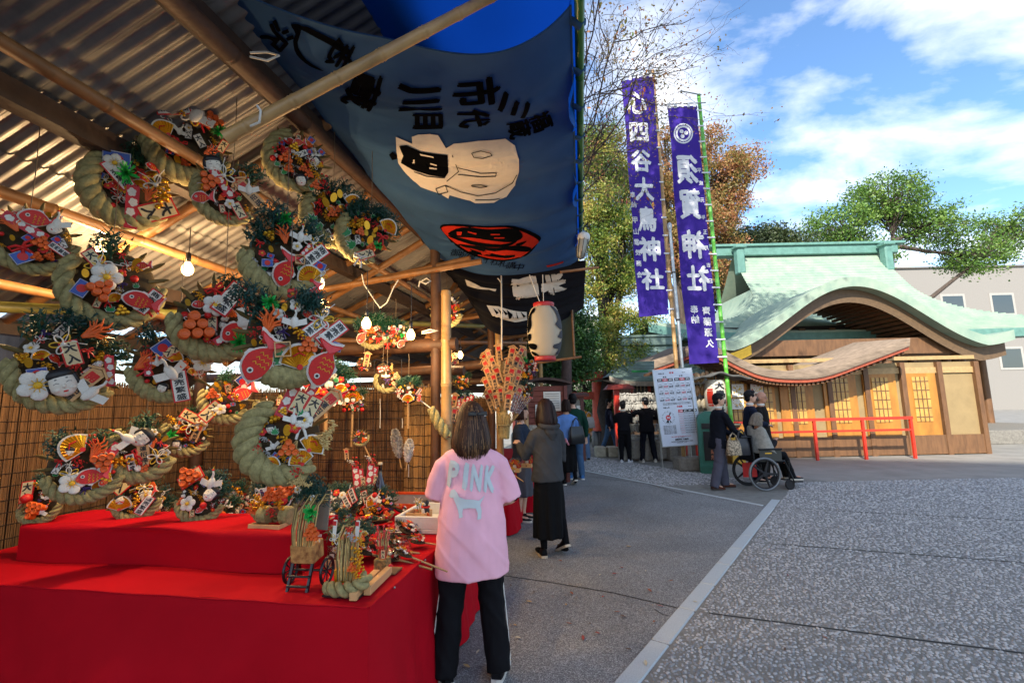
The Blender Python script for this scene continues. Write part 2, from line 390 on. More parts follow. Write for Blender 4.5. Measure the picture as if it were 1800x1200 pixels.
# dry leaves
LEAFC = [mat('dry_leaf_%s' % n, c, .7, var=.25, scale=30) for n, c in (('tan', '#a98a5b'), ('pale', '#c2b596'), ('red', '#8a3a30'), ('rust', '#8a4a28'), ('brown', '#5b4331'))]
def leaf_mesh(m, i):
    mb = MB(); r_ = random.Random(i); k = r_.uniform(.3, .5); cu = r_.uniform(.1, .5)
    prof = [(0, .0), (.2, .7), (.5, 1), (.8, .6), (1, 0)]; vs = []
    for t_, w in prof:
        for s_ in (-1, 0, 1): vs.append((t_-.5, s_*w*k*.5, .12*abs(s_)*w*cu*2+cu*.35*(t_-.5)**2+.02))
    mb.add(vs, [(j*3+q, j*3+q+1, j*3+q+4, j*3+q+3) for j in range(4) for q in (0, 1)], True)
    return mb.mesh('fallen_leaf', m)
LM = [leaf_mesh(LEAFC[i % 5], i) for i in range(10)]
lp = [(930, 1057), (1135, 1003), (1092, 997), (1000, 1095), (1037, 1095), (905, 1098), (1222, 1057), (1160, 1064), (1150, 1092), (1105, 1140), (820, 1170), (840, 1145), (1080, 1008), (1142, 1037), (1220, 1007), (1232, 1138), (960, 960), (1010, 970), (985, 985), (940, 1040), (880, 1085), (1055, 1010), (1060, 1048), (1085, 1075), (1095, 1082), (995, 1062), (910, 1120), (1025, 1120), (1180, 1020), (1200, 995), (1105, 960), (1135, 1165), (1050, 1112), (1005, 1042), (898, 1028), (830, 1023), (832, 1032), (1385, 1010), (1450, 1120), (1380, 1140)]
for i, (x, y) in enumerate(lp):
    p = PZ(x, y, .009); s_ = rnd.uniform(.035, .065)
    o = link('fallen_leaf', LM[i % 10], None, p, (rnd.uniform(-.15, .15), rnd.uniform(-.15, .15), rnd.uniform(0, 6.28)), label='small dry leaf fallen on the open paving in the foreground', cat='leaf', group='dry leaves scattered over the paving')
    o.scale = (s_, s_, s_)

# ================================================================== trees
def leaf_mat(name, cols, trans=.25, clump=.6):
    m = bpy.data.materials.new(name); m.use_nodes = True; t = m.node_tree; b = t.nodes['Principled BSDF']; b.inputs['Roughness'].default_value = .5
    gi = t.nodes.new('ShaderNodeNewGeometry'); r = t.nodes.new('ShaderNodeValToRGB')
    tc = t.nodes.new('ShaderNodeTexCoord'); nz = t.nodes.new('ShaderNodeTexNoise'); nz.inputs['Scale'].default_value = 1.1; nz.inputs['Detail'].default_value = 3; t.links.new(tc.outputs['Object'], nz.inputs['Vector'])
    st = t.nodes.new('ShaderNodeMapRange'); st.inputs[1].default_value = .3; st.inputs[2].default_value = .7; t.links.new(nz.outputs['Fac'], st.inputs[0])
    mxf = t.nodes.new('ShaderNodeMix'); mxf.inputs[0].default_value = clump; t.links.new(gi.outputs['Random Per Island'], mxf.inputs[2]); t.links.new(st.outputs[0], mxf.inputs[3]); t.links.new(mxf.outputs[0], r.inputs[0])
    e = r.color_ramp.elements; n = len(cols)
    e[0].color = (*srgb(cols[0]), 1); e[1].color = (*srgb(cols[-1]), 1)
    for i in range(1, n-1): e.new(i/(n-1)).color = (*srgb(cols[i]), 1)
    t.links.new(r.outputs[0], b.inputs['Base Color'])
    if trans:
        tr = t.nodes.new('ShaderNodeBsdfTranslucent'); t.links.new(r.outputs[0], tr.inputs[0]); ms = t.nodes.new('ShaderNodeMixShader'); ms.inputs[0].default_value = trans
        out = t.nodes['Material Output']; t.links.new(b.outputs[0], ms.inputs[1]); t.links.new(tr.outputs[0], ms.inputs[2]); t.links.new(ms.outputs[0], out.inputs[0])
    return m
BARK = mat('bark', '#4b4038', .9, var=.45, scale=9, bump=.7, bscale=30, stretch=(1, 1, .25))
BARKD = mat('bark_dark', '#332c27', .9, var=.4, scale=9, bump=.7, bscale=30)
def leaves_mesh(name, C, size, m, seed, aspect=.55):
    g = np.random.default_rng(seed); n = len(C); C = np.asarray(C)
    a = g.normal(size=(n, 3)); a /= np.linalg.norm(a, axis=1)[:, None]; b = g.normal(size=(n, 3)); b -= a*(a*b).sum(1)[:, None]; b /= np.linalg.norm(b, axis=1)[:, None]
    s_ = (size*g.uniform(.6, 1.35, n))[:, None]; a = a*s_*.5; b = b*s_*.5*aspect
    c = np.cross(a, b); c /= np.linalg.norm(c, axis=1)[:, None]+1e-9; bend = c*s_*.12
    V = np.stack([C-a, C-b*1.0+bend, C+a, C+b+bend], 1)
    Fq = np.arange(n*4).reshape(n, 4)
    return np_mesh(name, V, Fq, m)
def tree(name, label, base, trunk_top, r0, blobs, nleaf, lsize, lm, seed, bark=BARK, group=None, per=60, spread=.5, limbs=True, twig=.010):
    """blobs: (centre, (rx, ry, rz)) volumes in which clumps of leaves sit on twigs"""
    base = Vector(base); g = random.Random(seed); gn = np.random.default_rng(seed)
    t = thing(name, label, 'tree', base, group=group)
    mb = MB(); top = Vector(trunk_top)-base; path = []
    for i in range(9):
        q = i/8; path.append(top*q + Vector((g.uniform(-1, 1), g.uniform(-1, 1), 0))*r0*.8*math.sin(PI*q))
    mb.tube(path, [r0*(1.25-.75*(i/8)) if i else r0*1.6 for i in range(9)], 10)
    clumps = []
    tot = sum(b[1][0]*b[1][1]*b[1][2] for b in blobs); ncl = max(8, nleaf//per)
    for c, rr in blobs:
        c = Vector(c)-base; k = max(3, int(ncl*rr[0]*rr[1]*rr[2]/tot))
        st = path[g.randint(4, 8)]
        mid = st.lerp(c, .55)+Vector((g.uniform(-.3, .3), g.uniform(-.3, .3), g.uniform(0, .4)))*min(1, (c-st).length*.2)
        mb.tube([st, st.lerp(mid, .5), mid, c], [r0*.5, r0*.4, r0*.3, r0*.18], 7)
        for _ in range(k):
            while True:
                q = Vector((g.uniform(-1, 1), g.uniform(-1, 1), g.uniform(-1, 1)))
                if .12 < q.length < 1 and g.random() < .25+.75*q.length: break
            e = c + Vector((q.x*rr[0], q.y*rr[1], q.z*rr[2])); clumps.append(e)
            if limbs and g.random() < .6:
                m1 = (mid if g.random() < .5 else c).lerp(e, .5)+Vector((g.uniform(-.2, .2), g.uniform(-.2, .2), g.uniform(-.1, .25)))*rr[0]*.4
                mb.tube([mid.lerp(c, g.random()), m1, e], [twig*2.6, twig*1.6, twig*.6], 4, caps=False)
    mb.build('trunk', bark, t)
    cl = np.array([list(c) for c in clumps]); idx = gn.integers(0, len(cl), nleaf)
    off = gn.normal(0, spread, (nleaf, 3))*np.array([1, 1, .6]); C = cl[idx]+off
    o = link('crown', leaves_mesh('crown', C, lsize, lm, seed), t); o['kind'] = 'stuff'
    return t
L_AUT = leaf_mat('autumn_leaves', ['#46542a', '#66662f', '#857a40', '#a3834e', '#a87248', '#945a42', '#b0905e'], .35)
L_YEL = leaf_mat('yellow_green_leaves', ['#2c451c', '#3f5f24', '#5d7a2c', '#83913a', '#a39c48', '#b89a4c', '#b5804a'], .35)
L_DRK = leaf_mat('evergreen_leaves', ['#1d3a1c', '#27491f', '#345c28', '#4a7030', '#2a4a22'], .2)
L_CON = leaf_mat('conifer_leaves', ['#26361f', '#334426', '#47532d', '#3a4a2a', '#5c5a34'], .2)
L_GRN = leaf_mat('green_leaves', ['#3a5a24', '#4f742c', '#6d8c38', '#85984a'], .3)
def blob(x, y, Y, rx, rz, ry=None):
    return (P(x, y, Y), (rx, ry or rx*.8, rz))
def ptop(x, y, Y): return P(x, y, Y)
b0 = PZ(1226, 745); b0 = P(1215, 700, 25); b0.z = 0
tree('maple_tree', 'tall rusty autumn tree rising behind the two purple banners', b0, P(1212, 520, 25), .34,
     [blob(1270, 300, 25, 1.7, 1.2), blob(1310, 275, 25.5, 1.0, .6), blob(1220, 270, 25, 1.3, .9), blob(1170, 330, 25, 1.5, 1.2), blob(1290, 345, 25, 1.1, .9), blob(1240, 390, 24.5, 1.6, 1.2), blob(1185, 440, 24.5, 1.5, 1.2), blob(1280, 440, 25, 1.1, 1.0), blob(1140, 400, 24, 1.2, 1.0), blob(1120, 300, 24, 1.2, 1.1), blob(1250, 245, 25, 1.1, .5), blob(1320, 300, 25, .7, .6), blob(1200, 380, 25, 1.4, 1.2), blob(1265, 370, 25, 1.4, 1.0), blob(1160, 250, 24.5, 1.0, .8), blob(1225, 470, 24.5, 1.3, 1.0), blob(1270, 500, 25, 1.0, .8)],
     48000, .14, L_AUT, 11, spread=.27, per=75, twig=.016)
b1 = P(1062, 600, 17); b1.z = 0
tree('keyaki_tree', 'yellow green tree overhanging the red torii left of the banners', b1, P(1066, 540, 17), .26,
     [blob(1065, 300, 17, 1.0, .8), blob(1040, 260, 17, .8, .8), blob(1030, 400, 16, .7, .9), blob(1100, 330, 18, .8, .8), blob(1110, 460, 18, .9, .8), blob(1050, 360, 16.5, .9, .8), blob(1090, 400, 17, .9, .8), blob(1050, 440, 16, .7, .7), blob(1085, 490, 17, 1.0, .7), blob(1035, 510, 16, .6, .8), blob(1100, 560, 16.5, .9, .5), blob(1050, 590, 16, .8, .5), blob(1080, 630, 15.5, .75, .35), blob(1150, 580, 18, .7, .5), blob(1125, 620, 16, .5, .35), blob(1060, 240, 17, .7, .6)],
     56000, .09, L_YEL, 12, spread=.2, per=75, twig=.010, bark=BARKD)
b2 = P(985, 650, 14); b2.z = 0
tree('evergreen_tree', 'dark glossy evergreen behind the notice boards', b2, P(985, 620, 14), .14,
     [blob(985, 600, 14, .6, .45), blob(945, 620, 13.5, .6, .45), blob(1010, 640, 14, .55, .4), blob(960, 655, 13.5, .5, .35), blob(1000, 565, 14.5, .6, .4), blob(925, 600, 13, .5, .4), blob(1015, 600, 14.5, .5, .5)],
     26000, .09, L_DRK, 13, spread=.22, per=50, twig=.008)
b3 = P(1330, 650, 30); b3.z = 0
tree('conifer_tree', 'dark olive conifer showing beside the green temple roof ridge', b3, P(1325, 430, 30), .3,
     [blob(1310, 430, 30, 2.2, .8), blob(1345, 420, 30, 1.6, .8), blob(1290, 480, 30, 1.5, .8), blob(1280, 530, 29, 1.2, 1.0), blob(1380, 440, 30, 2, 1.0)],
     26000, .17, L_CON, 14, spread=.4, per=45, twig=.02, bark=BARKD)
b4 = P(1560, 650, 34); b4.z = 0
tree('camphor_tree', 'broad green tree behind the temple hall at the far right', b4, P(1560, 430, 34), .4,
     [blob(1480, 400, 34, 2.6, 1.6), blob(1560, 350, 34, 2.8, 1.8), blob(1640, 400, 34, 2.6, 1.6), blob(1720, 450, 34, 2.4, 1.4), blob(1520, 450, 33, 2.2, 1.2), blob(1780, 400, 35, 2.2, 1.6)],
     30000, .2, L_GRN, 15, spread=.4, per=45, twig=.02)
b5 = P(1000, 700, 21); b5.z = 0
tree('evergreen_tree', 'far shaded evergreen closing the lane beyond the torii', b5, P(1000, 620, 21), .2,
     [blob(1030, 700, 24, 1.4, 1.0), blob(1090, 690, 26, 1.6, 1.2), blob(980, 660, 21, 1.0, .8), blob(1030, 630, 23, 1.2, .8), blob(1100, 640, 27, 1.4, 1.0), blob(1040, 740, 24, 1.3, .7), blob(1095, 745, 26, 1.3, .7)],
     16000, .16, L_DRK, 16, spread=.3, per=40, twig=.012, bark=BARKD)
# near cherry: bare twigs with a few coloured leaves, one object per leaf
def cherry():
    g = random.Random(5); base = P(990, 700, 12.2); base.z = 0
    t = thing('cherry_tree', 'nearly bare cherry tree with thin twigs and a few red and green leaves', 'tree', base)
    mb = MB(); wood = mat('cherry_bark', '#4a3a36', .8, var=.4, scale=10, bump=.4)
    top = P(985, 380, 11.5)-base
    mb.tube([Vector((0, 0, 0)), top*.5+Vector((.1, 0, 0)), top], [.16, .12, .08], 10)
    tips = []
    def limb(a, b, r, depth):
        n = 5; pts = [a.lerp(b, i/n)+Vector((g.uniform(-1, 1), g.uniform(-1, 1), g.uniform(-1, 1)))*(b-a).length*.045*(0 < i < n) for i in range(n+1)]
        mb.tube(pts, [r*(1-.6*i/n) for i in range(n+1)], 5 if depth else 7, caps=False)
        if depth < 3:
            for k in range(5 if depth else 8):
                q = g.uniform(.25, 1); s_ = a.lerp(b, q); d = (b-a).normalized(); L = (b-a).length*g.uniform(.3, .55)
                e = s_ + (d*.7+Vector((g.uniform(-.9, .9), g.uniform(-.7, .7), g.uniform(-.75, .75)))).normalized()*L
                limb(s_, e, max(.0026, r*.42), depth+1)
        tips.append(b); tips.append(a.lerp(b, .6))
    for (x, y, Y), r in (((1090, 40, 8), .03), ((1120, 130, 8), .028), ((1060, -40, 8), .03), ((1070, 210, 8.5), .026), ((1050, 90, 7.5), .025), ((1105, 250, 9), .02), ((1075, 160, 8), .02)):
        limb(top, P(x, y, Y)-base, r, 0)
    mb.build('trunk', wood, t)
    cols = [mat('cherry_leaf_%d' % i, c, .5, var=.3, scale=40) for i, c in enumerate(('#b4572f', '#a33d33', '#8a8a35', '#5f7a30', '#c0803a', '#8f4a34', '#a8a048'))]
    lms = [leaf_mesh(c, 50+i) for i, c in enumerate(cols)]
    spots = [(1098, 20), (1103, 15), (1100, 38), (1112, 60), (1118, 58), (1125, 55), (1095, 68), (1107, 75), (1089, 87), (1107, 94), (1079, 97), (1136, 126), (1120, 145), (1128, 150), (1133, 158), (1130, 165), (1102, 163), (1098, 192), (1106, 195), (1130, 190), (1112, 180), (1141, 192), (1152, 145), (1055, 10), (1060, 40), (1062, 140), (1072, 170), (1050, 120), (1058, 180), (1066, 205), (1048, 215), (1080, 215), (1035, 190), (1030, 240), (1095, 263), (1094, 353), (1101, 355), (1100, 388), (1145, 358), (1148, 360), (1139, 350)]
    for i, (x, y) in enumerate(spots):
        p = P(x, y, 8.2 if y < 250 else 9.5)-base; s_ = g.uniform(.085, .14)
        o = link('leaf', lms[i % 7], t, p, (g.uniform(-1.5, 1.5), g.uniform(.6, 1.9), g.uniform(0, 6))); o.scale = (s_, s_, s_)
        q = min(tips, key=lambda w: (w-p).length)
    C = []
    for k in range(3600):
        q = g.choice(tips); C.append([q.x+g.gauss(0, .12), q.y+g.gauss(0, .12), q.z+g.gauss(0, .12)])
    o = link('small_leaves', leaves_mesh('small_leaves', C, .055, L_AUT, 77), t); o['kind'] = 'stuff'
cherry()
# ================================================================== buildings of the precinct
COPPER = mat('copper_green', '#7f9888', .65, var=.1, scale=2.2, bump=.1, bscale=30, col2='#9aa894', detail=7)
COPPER2 = mat('copper_trim', '#5a8378', .5, var=.2, scale=6)
COPPERG = mat('copper_grey', '#6d8177', .65, var=.3, scale=4, detail=7)
CREAM = mat('cream_plaster', '#8f7a54', .8, var=.12, scale=3)
TIMBER = mat('shrine_timber', '#6a4a2e', .6, var=.3, scale=14, stretch=(1, 1, .2))
GOLD = mat('gold_leaf', '#c79a3a', .3, metal=.85, var=.15, scale=20)
VERM = mat('vermilion', '#c5301c', .45, var=.15, scale=8)
VERMD = mat('vermilion_dull', '#b8452f', .55, var=.2, scale=6)
BLACKW = mat('black_lacquer', '#17161a', .35, var=.2)
STONE = mat('grey_stone', '#77736b', .85, var=.3, scale=18, bump=.4, bscale=60)
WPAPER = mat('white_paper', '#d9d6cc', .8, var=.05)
SHADEW = mat('painted_porch_shade', '#1b1612', .8, var=.2)
GLASS = mat('window_glass', '#40484a', .08, var=0, spec=.8)

def hall():
    base = Vector((13.6, 18.5, 0)); t = thing('shrine_hall', 'large shrine hall with sweeping green copper roof and cream walls', 'building', base)
    xr = P(1287, 452, 21).x; zr = P(1287, 452, 21).z; xc = P(1140, 582, 16.5).x; ze = P(1140, 590, 16.5).z
    cx = base.x; hr = cx-xr; hc = cx-xc; yr = 21.0; ye = 16.5
    def halfw(q):
        k = max(0, (q-.30)/.70); return hr+.25*q + (hc-hr-.25)*(k**1.9)
    NT = 44
    def pt(q, s_, lift=0):           # q 0 ridge .. 1 eave ; s -1..1 across
        drop = 1-(1-q)**1.75
        z = zr-(zr-ze)*drop + .45*(abs(s_)**5)*q**2 + lift
        y = yr-(yr-ye)*(q**.92)
        return Vector((cx+s_*halfw(q), y, z))-base
    mb = MB()
    for i in range(NT):              # every copper course laps the next one
        q0, q1 = i/NT, (i+1)/NT; n = 40
        a = [pt(q0, -1+2*j/n, .0) for j in range(n+1)]; b = [pt(q1, -1+2*j/n, .06) for j in range(n+1)]; c = [pt(q1, -1+2*j/n, .0) for j in range(n+1)]
        vs = a+b+c; m = n+1
        mb.add(vs, [(j, m+j, m+j+1, j+1) for j in range(n)] + [(m+j, 2*m+j, 2*m+j+1, m+j+1) for j in range(n)])
    # the far side and the left hip
    def back(q, s_):
        p = pt(q, s_); p.y = 2*(yr-base.y)-p.y; return p
    mb.grid(lambda a, b: back(a, -1+2*b), 14, 20)
    for sgn in (-1, 1):
        mb.grid(lambda a, b: pt(.3+.7*a, sgn).lerp(back(.3+.7*a, sgn), b), 12, 6)
    roof = mb.build('roof', COPPER, t)
    # eave board: thick copper edge
    mb = MB(); n = 50
    for j in range(n):
        s0, s1 = -1+2*j/n, -1+2*(j+1)/n; a, b = pt(1, s0), pt(1, s1); dz = Vector((0, 0, -.3)); dy = Vector((0, .5, -.02))
        mb.add([a, b, b+dz, a+dz, a+dz+dy, b+dz+dy], [(0, 3, 2, 1), (3, 4, 5, 2)])
    mb.build('eave', COPPER2, roof)
    mb = MB(); zrl = zr-base.z
    mb.box((0, yr-base.y, zrl+.2), (2*hr+1.6, .5, .42), bev=.03)
    mb.box((0, yr-base.y, zrl+.46), (2*hr+2.2, .7, .12), bev=.02)
    mb.build('ridge', COPPER2, roof)
    for sgn in (-1, 1):
        mb = MB(); mb.box((sgn*(hr-.05), yr-base.y-.55, zrl-.35), (.34, .4, 1.25), bev=.05); mb.box((sgn*(hr-.05), yr-base.y-.6, zrl+.25), (.5, .5, .14), bev=.03); mb.build('ridge_end_ornament', COPPER2, roof)
    # body
    mb = MB(); mb.box((0, 4.5, 1.9), (2*hr+5.0, 7.2, 3.8)); mb.build('wall', CREAM, t)
    for i in range(9):
        mb = MB(); x = -(hr+2.3) + i*(2*hr+4.6)/8; mb.cyl((x, .78, 0), (x, .78, 3.8), .15); mb.build('column', TIMBER, t)
    mb = MB(); mb.box((0, .72, 3.3), (2*hr+5, .2, .28)); mb.build('beam', TIMBER, t)
    for i in range(8):
        x = -(hr+2.3)+(i+.5)*(2*hr+4.6)/8
        mb = MB(); mb.box((x, .83, 1.7), ((2*hr+4.6)/8-.35, .1, 2.6)); d = mb.build('door', TIMBER, t)
        for k in (-1, 1):
            mb = MB(); mb.box((x+k*.42, .765, 2.1), (.62, .03, 1.3)); mb.build('pane', GOLD if i % 2 else WPAPER, d)
    # karahafu porch: undulating gable in front
    kc = 10.6-base.x; kw = 4.7; kp = 2.0; zk = P(1266, 606, 14.3).z
    def kz(s_):                       # s -1..1
        a = abs(s_); return zk + kp*(.5+.5*math.cos(PI*min(1, a*1.02)))**1.15 + .25*max(0, a-.82)/.18
    mb = MB(); n = 56
    f0, f1 = 14.2-base.y, 17.6-base.y
    rings_t = [[Vector((kc+kw*(-1+2*j/n), y, kz(-1+2*j/n))) for j in range(n+1)] for y in (f0, f1)]
    m = n+1; mb.add(rings_t[0]+rings_t[1], [(j, j+1, m+j+1, m+j) for j in range(n)], True)
    kf = mb.build('porch_roof', COPPER, t)
    mb = MB()
    for j in range(n):
        a, b = rings_t[0][j], rings_t[0][j+1]; d1 = Vector((0, 0, -.30)); d2 = Vector((0, .35, -.30)); k = Vector((0, -.03, .02))
        mb.add([a+k, b+k, b+d1+k, a+d1+k], [(0, 3, 2, 1)]); mb.add([a+d1+k, b+d1+k, b+d2, a+d2], [(0, 3, 2, 1)])
    mb.build('gable_edge', COPPER, kf)
    mb = MB()
    for j in range(n):
        a, b = rings_t[0][j]+Vector((0, .3, -.30)), rings_t[0][j+1]+Vector((0, .3, -.30)); d1 = Vector((0, 0, -.42))
        mb.add([a, b, b+d1, a+d1], [(0, 3, 2, 1)])
    mb.build('barge_board', mat('porch_board', '#5f4a33', .6, var=.25), kf)
    rm = MB(); rm.box((0, 0, 0), (.09, 2.6, .1)); rm = rm.mesh('rafter', TIMBER)
    for j in range(0, n+1): p_ = rings_t[0][j]; link('rafter', rm, kf, (p_.x, p_.y+1.75, p_.z-.42))
    mb = MB(); mb.box((kc, f0+2.9, zk+.35), (2*kw*.8, .1, 1.2)); mb.build('gable_shade_panel', SHADEW, t)  # dark sheet stands in for the shade inside the porch gable
    for k in range(5): mb = MB(); mb.box((kc-2.2+1.1*k, f0+2.8, zk+.3), (.22, .1, 1.1)); mb.build('bracket', TIMBER, t)
    mb = MB()
    for j in list(range(2, 9)):
        a, b = rings_t[0][j]+Vector((0, .27, -.34)), rings_t[0][j+1]+Vector((0, .27, -.34)); d1 = Vector((0, 0, -.3))
        mb.add([a, b, b+d1, a+d1], [(0, 3, 2, 1)])
    mb.build('gilt_fitting', GOLD, kf)
    mb = MB(); mb.box((kc, f0+1.6, zk-.1), (2*kw*.86, 2.2, .5)); mb.build('porch_beam', TIMBER, t)
    for x in (-kw*.8, -kw*.3, kw*.3, kw*.8):
        mb = MB(); mb.cyl((kc+x, f0+.9, 0), (kc+x, f0+.9, zk), .17); mb.build('porch_column', TIMBER, t)
    mb = MB(); mb.box((0, 1.0, .22), (2*hr+6, 8.5, .44), bev=.02); mb.build('stone_base', STONE, t)
    for k in range(3):
        mb = MB(); mb.box((kc, f0+.2-k*.3, .44-.147*(k+1)+.07), (5.5, .3, .147)); mb.build('step', STONE, t)
hall()

def bark_roof():
    """curved bark-thatched gable over the charm counter, in front of the hall"""
    b = P(1330, 740, 12.6); b.z = 0; t = thing('charm_hall', 'cream walled charm counter under a curved brown bark roof with red fascia', 'building', b)
    BARKR = mat('cypress_bark', '#7a6a5a', .9, var=.4, scale=14, bump=.6, bscale=40, stretch=(.2, 1, 1))
    pts = [(1150, 640), (1190, 626), (1225, 612), (1260, 616), (1300, 636), (1340, 652), (1390, 658), (1450, 654), (1520, 630), (1600, 600)]
    top = [P(x, y-6, 12.0)-b for x, y in pts]
    fine = []
    for i in range(len(top)-1):
        for k in range(4):
            p0, p1, p2, p3 = top[max(i-1, 0)], top[i], top[i+1], top[min(i+2, len(top)-1)]; u = k/4
            fine.append(.5*((2*p1)+(-p0+p2)*u+(2*p0-5*p1+4*p2-p3)*u*u+(-p0+3*p1-3*p2+p3)*u**3))
    fine.append(top[-1])
    mb = MB(); n = len(fine); back = Vector((0, 2.0, .15)); th = Vector((0, .04, -.2))
    mb.add(fine+[p+back for p in fine]+[p+th for p in fine], [(j, j+1, n+j+1, n+j) for j in range(n-1)]+[(2*n+j, 2*n+j+1, j+1, j) for j in range(n-1)], True)
    r = mb.build('roof', BARKR, t)
    mb = MB(); t1 = Vector((0, .07, -.205)); t2 = Vector((0, .09, -.29))
    mb.add([p+t1 for p in fine]+[p+t2 for p in fine]+[p+t2+Vector((0, .6, 0)) for p in fine], [(n+j, n+j+1, j+1, j) for j in range(n-1)]+[(2*n+j, 2*n+j+1, n+j+1, n+j) for j in range(n-1)])
    mb.build('fascia', mat('red_fascia', '#a8543c', .5, var=.2), r)
    W0 = P(1262, 760, 13).x-b.x
    rm = MB(); rm.box((0, 0, 0), (.06, 1.2, .07)); rm = rm.mesh('rafter', TIMBER)
    for j in range(1, n-1):
        for u_ in (0, .5): q_ = fine[j].lerp(fine[j+1], u_); link('rafter', rm, r, (q_.x, q_.y+.75, q_.z-.33))
    for k in range(8): mb = MB(); mb.box((W0+.05+k*1.02, .36, 1.25), (.13, .13, 2.5)); mb.build('column', TIMBER, t)
    mb = MB(); mb.box((W0+3.6, .36, .28), (7.2, .1, .5)); mb.build('plinth', TIMBER, t)
    mb = MB(); mb.box((W0+3.6, .55, 1.25), (7.2, .3, 2.5)); mb.build('wall', CREAM, t)
    mb = MB(); mb.box((W0+3.6, .38, 2.28), (7.2, .06, .16)); mb.box((W0+3.6, .37, 2.62), (7.2, .06, .1)); mb.build('beam', mat('pale_beam', '#a88a5c', .6, var=.2), t)
    dm = mat('honey_door', '#a8712c', .45, var=.25, scale=5, stretch=(1, 1, .3))
    for i, x in enumerate((.25, 1.0, 1.9, 3.1, 4.2, 5.3)):
        mb = MB(); mb.box((W0+x+.3, .36, 1.35), (.62 if i < 2 else .9, .05, 1.7)); d = mb.build('door', dm, t)
        mb = MB(); mb.box((W0+x+.3, .325, 1.5), (.44, .02, 1.2)); mb.build('pane', mat('door_pane', '#b88f4a', .2, var=.3, scale=3), d)
        for q in range(3): mb = MB(); mb.box((W0+x+.3-.12+.12*q, .31, 1.5), (.018, .016, 1.2)); mb.build('lattice_bar', TIMBER, d)
        for q in range(5): mb = MB(); mb.box((W0+x+.3, .308, 1.02+.24*q), (.44, .014, .018)); mb.build('lattice_bar', TIMBER, d)
    return t, b
CH, CHB = bark_roof()
def poster(x, y, Y, w, h, cols, label, cat='poster', rz=0):
    p = P(x, y, Y); t = thing('poster', label, cat, p, (PI/2, 0, rz))
    mb = MB(); mb.box((0, 0, 0), (w, h, .006)); mb.build('sheet', WPAPER, t)
    g = random.Random(int(x*7+y)); mb = MB()
    for k in range(26):
        a, b = g.uniform(-.4, .4)*w, g.uniform(-.4, .4)*h; r_ = g.uniform(.03, .07)*w; mb.cur = g.randrange(len(cols))
        mb.prism([(a+r_*math.cos(q*PI/3+k)*g.uniform(.6, 1.3), b+r_*math.sin(q*PI/3+k)*g.uniform(.6, 1.3)) for q in range(6)], .0035, .0045+k*.0002)
    mb.build('print', cols, t)
YF = [mat('print_yellow', '#d9b62a', .6, var=.2), mat('print_grey', '#8a8a84', .6, var=.2), mat('print_gold', '#b98a1f', .6, var=.2)]
poster(1297, 686, 12.8, .32, .34, YF, 'upper yellow flower print on the golden doors behind the green pole')
poster(1297, 710, 12.8, .32, .27, YF, 'lower yellow flower print on the golden doors behind the green pole')
RG = [mat('print_red', '#b8412f', .6, var=.2), mat('print_cream', '#cbb68a', .6, var=.2)]
poster(1330, 678, 12.8, .34, .42, RG+YF, 'gold and red poster above the bald man')
# red rails in front of the counter
def rail(x0, y0, x1, y1, Y, label):
    a, b = P(x0, y0, Y), P(x1, y1, Y); t = thing('railing', label, 'railing', (a.x, a.y, 0)); o = Vector((a.x, a.y, 0))
    mb = MB(); mb.box(((a+b)/2-o), ((b-a).length+.1, .07, .07)); mb.build('top_rail', VERM, t)
    mb = MB(); mb.box(((a+b)/2-o-Vector((0, 0, .3))), ((b-a).length, .05, .05)); mb.build('lower_rail', VERM, t)
    for k in range(4):
        p = a.lerp(b, k/3)-o; mb = MB(); mb.box((p.x, p.y, p.z/2), (.06, .06, p.z)); mb.build('post', VERM, t)
rail(1240, 745, 1322, 742, 12.3, 'low vermilion railing behind the wheelchair')
rail(1345, 738, 1600, 735, 12.3, 'long vermilion railing right of the suited men')
# offering box
def offering():
    p = P(1290, 752, 12.0); p.z = 0; t = thing('offering_box', 'gilt offering box with round bowl behind the wheelchair', 'box', p)
    mb = MB(); mb.box((0, 0, .42), (.34, .3, .84), bev=.02); mb.build('body', mat('brass', '#a88438', .35, metal=.7, var=.3, scale=9), t)
    mb = MB(); mb.lathe([(.05, .86), (.14, .9), (.18, .99), (.165, 1.0), (.13, .93)], 16); mb.build('bowl', mat('bronze_bowl', '#8d7c66', .25, metal=.9, var=.1), t)
offering()
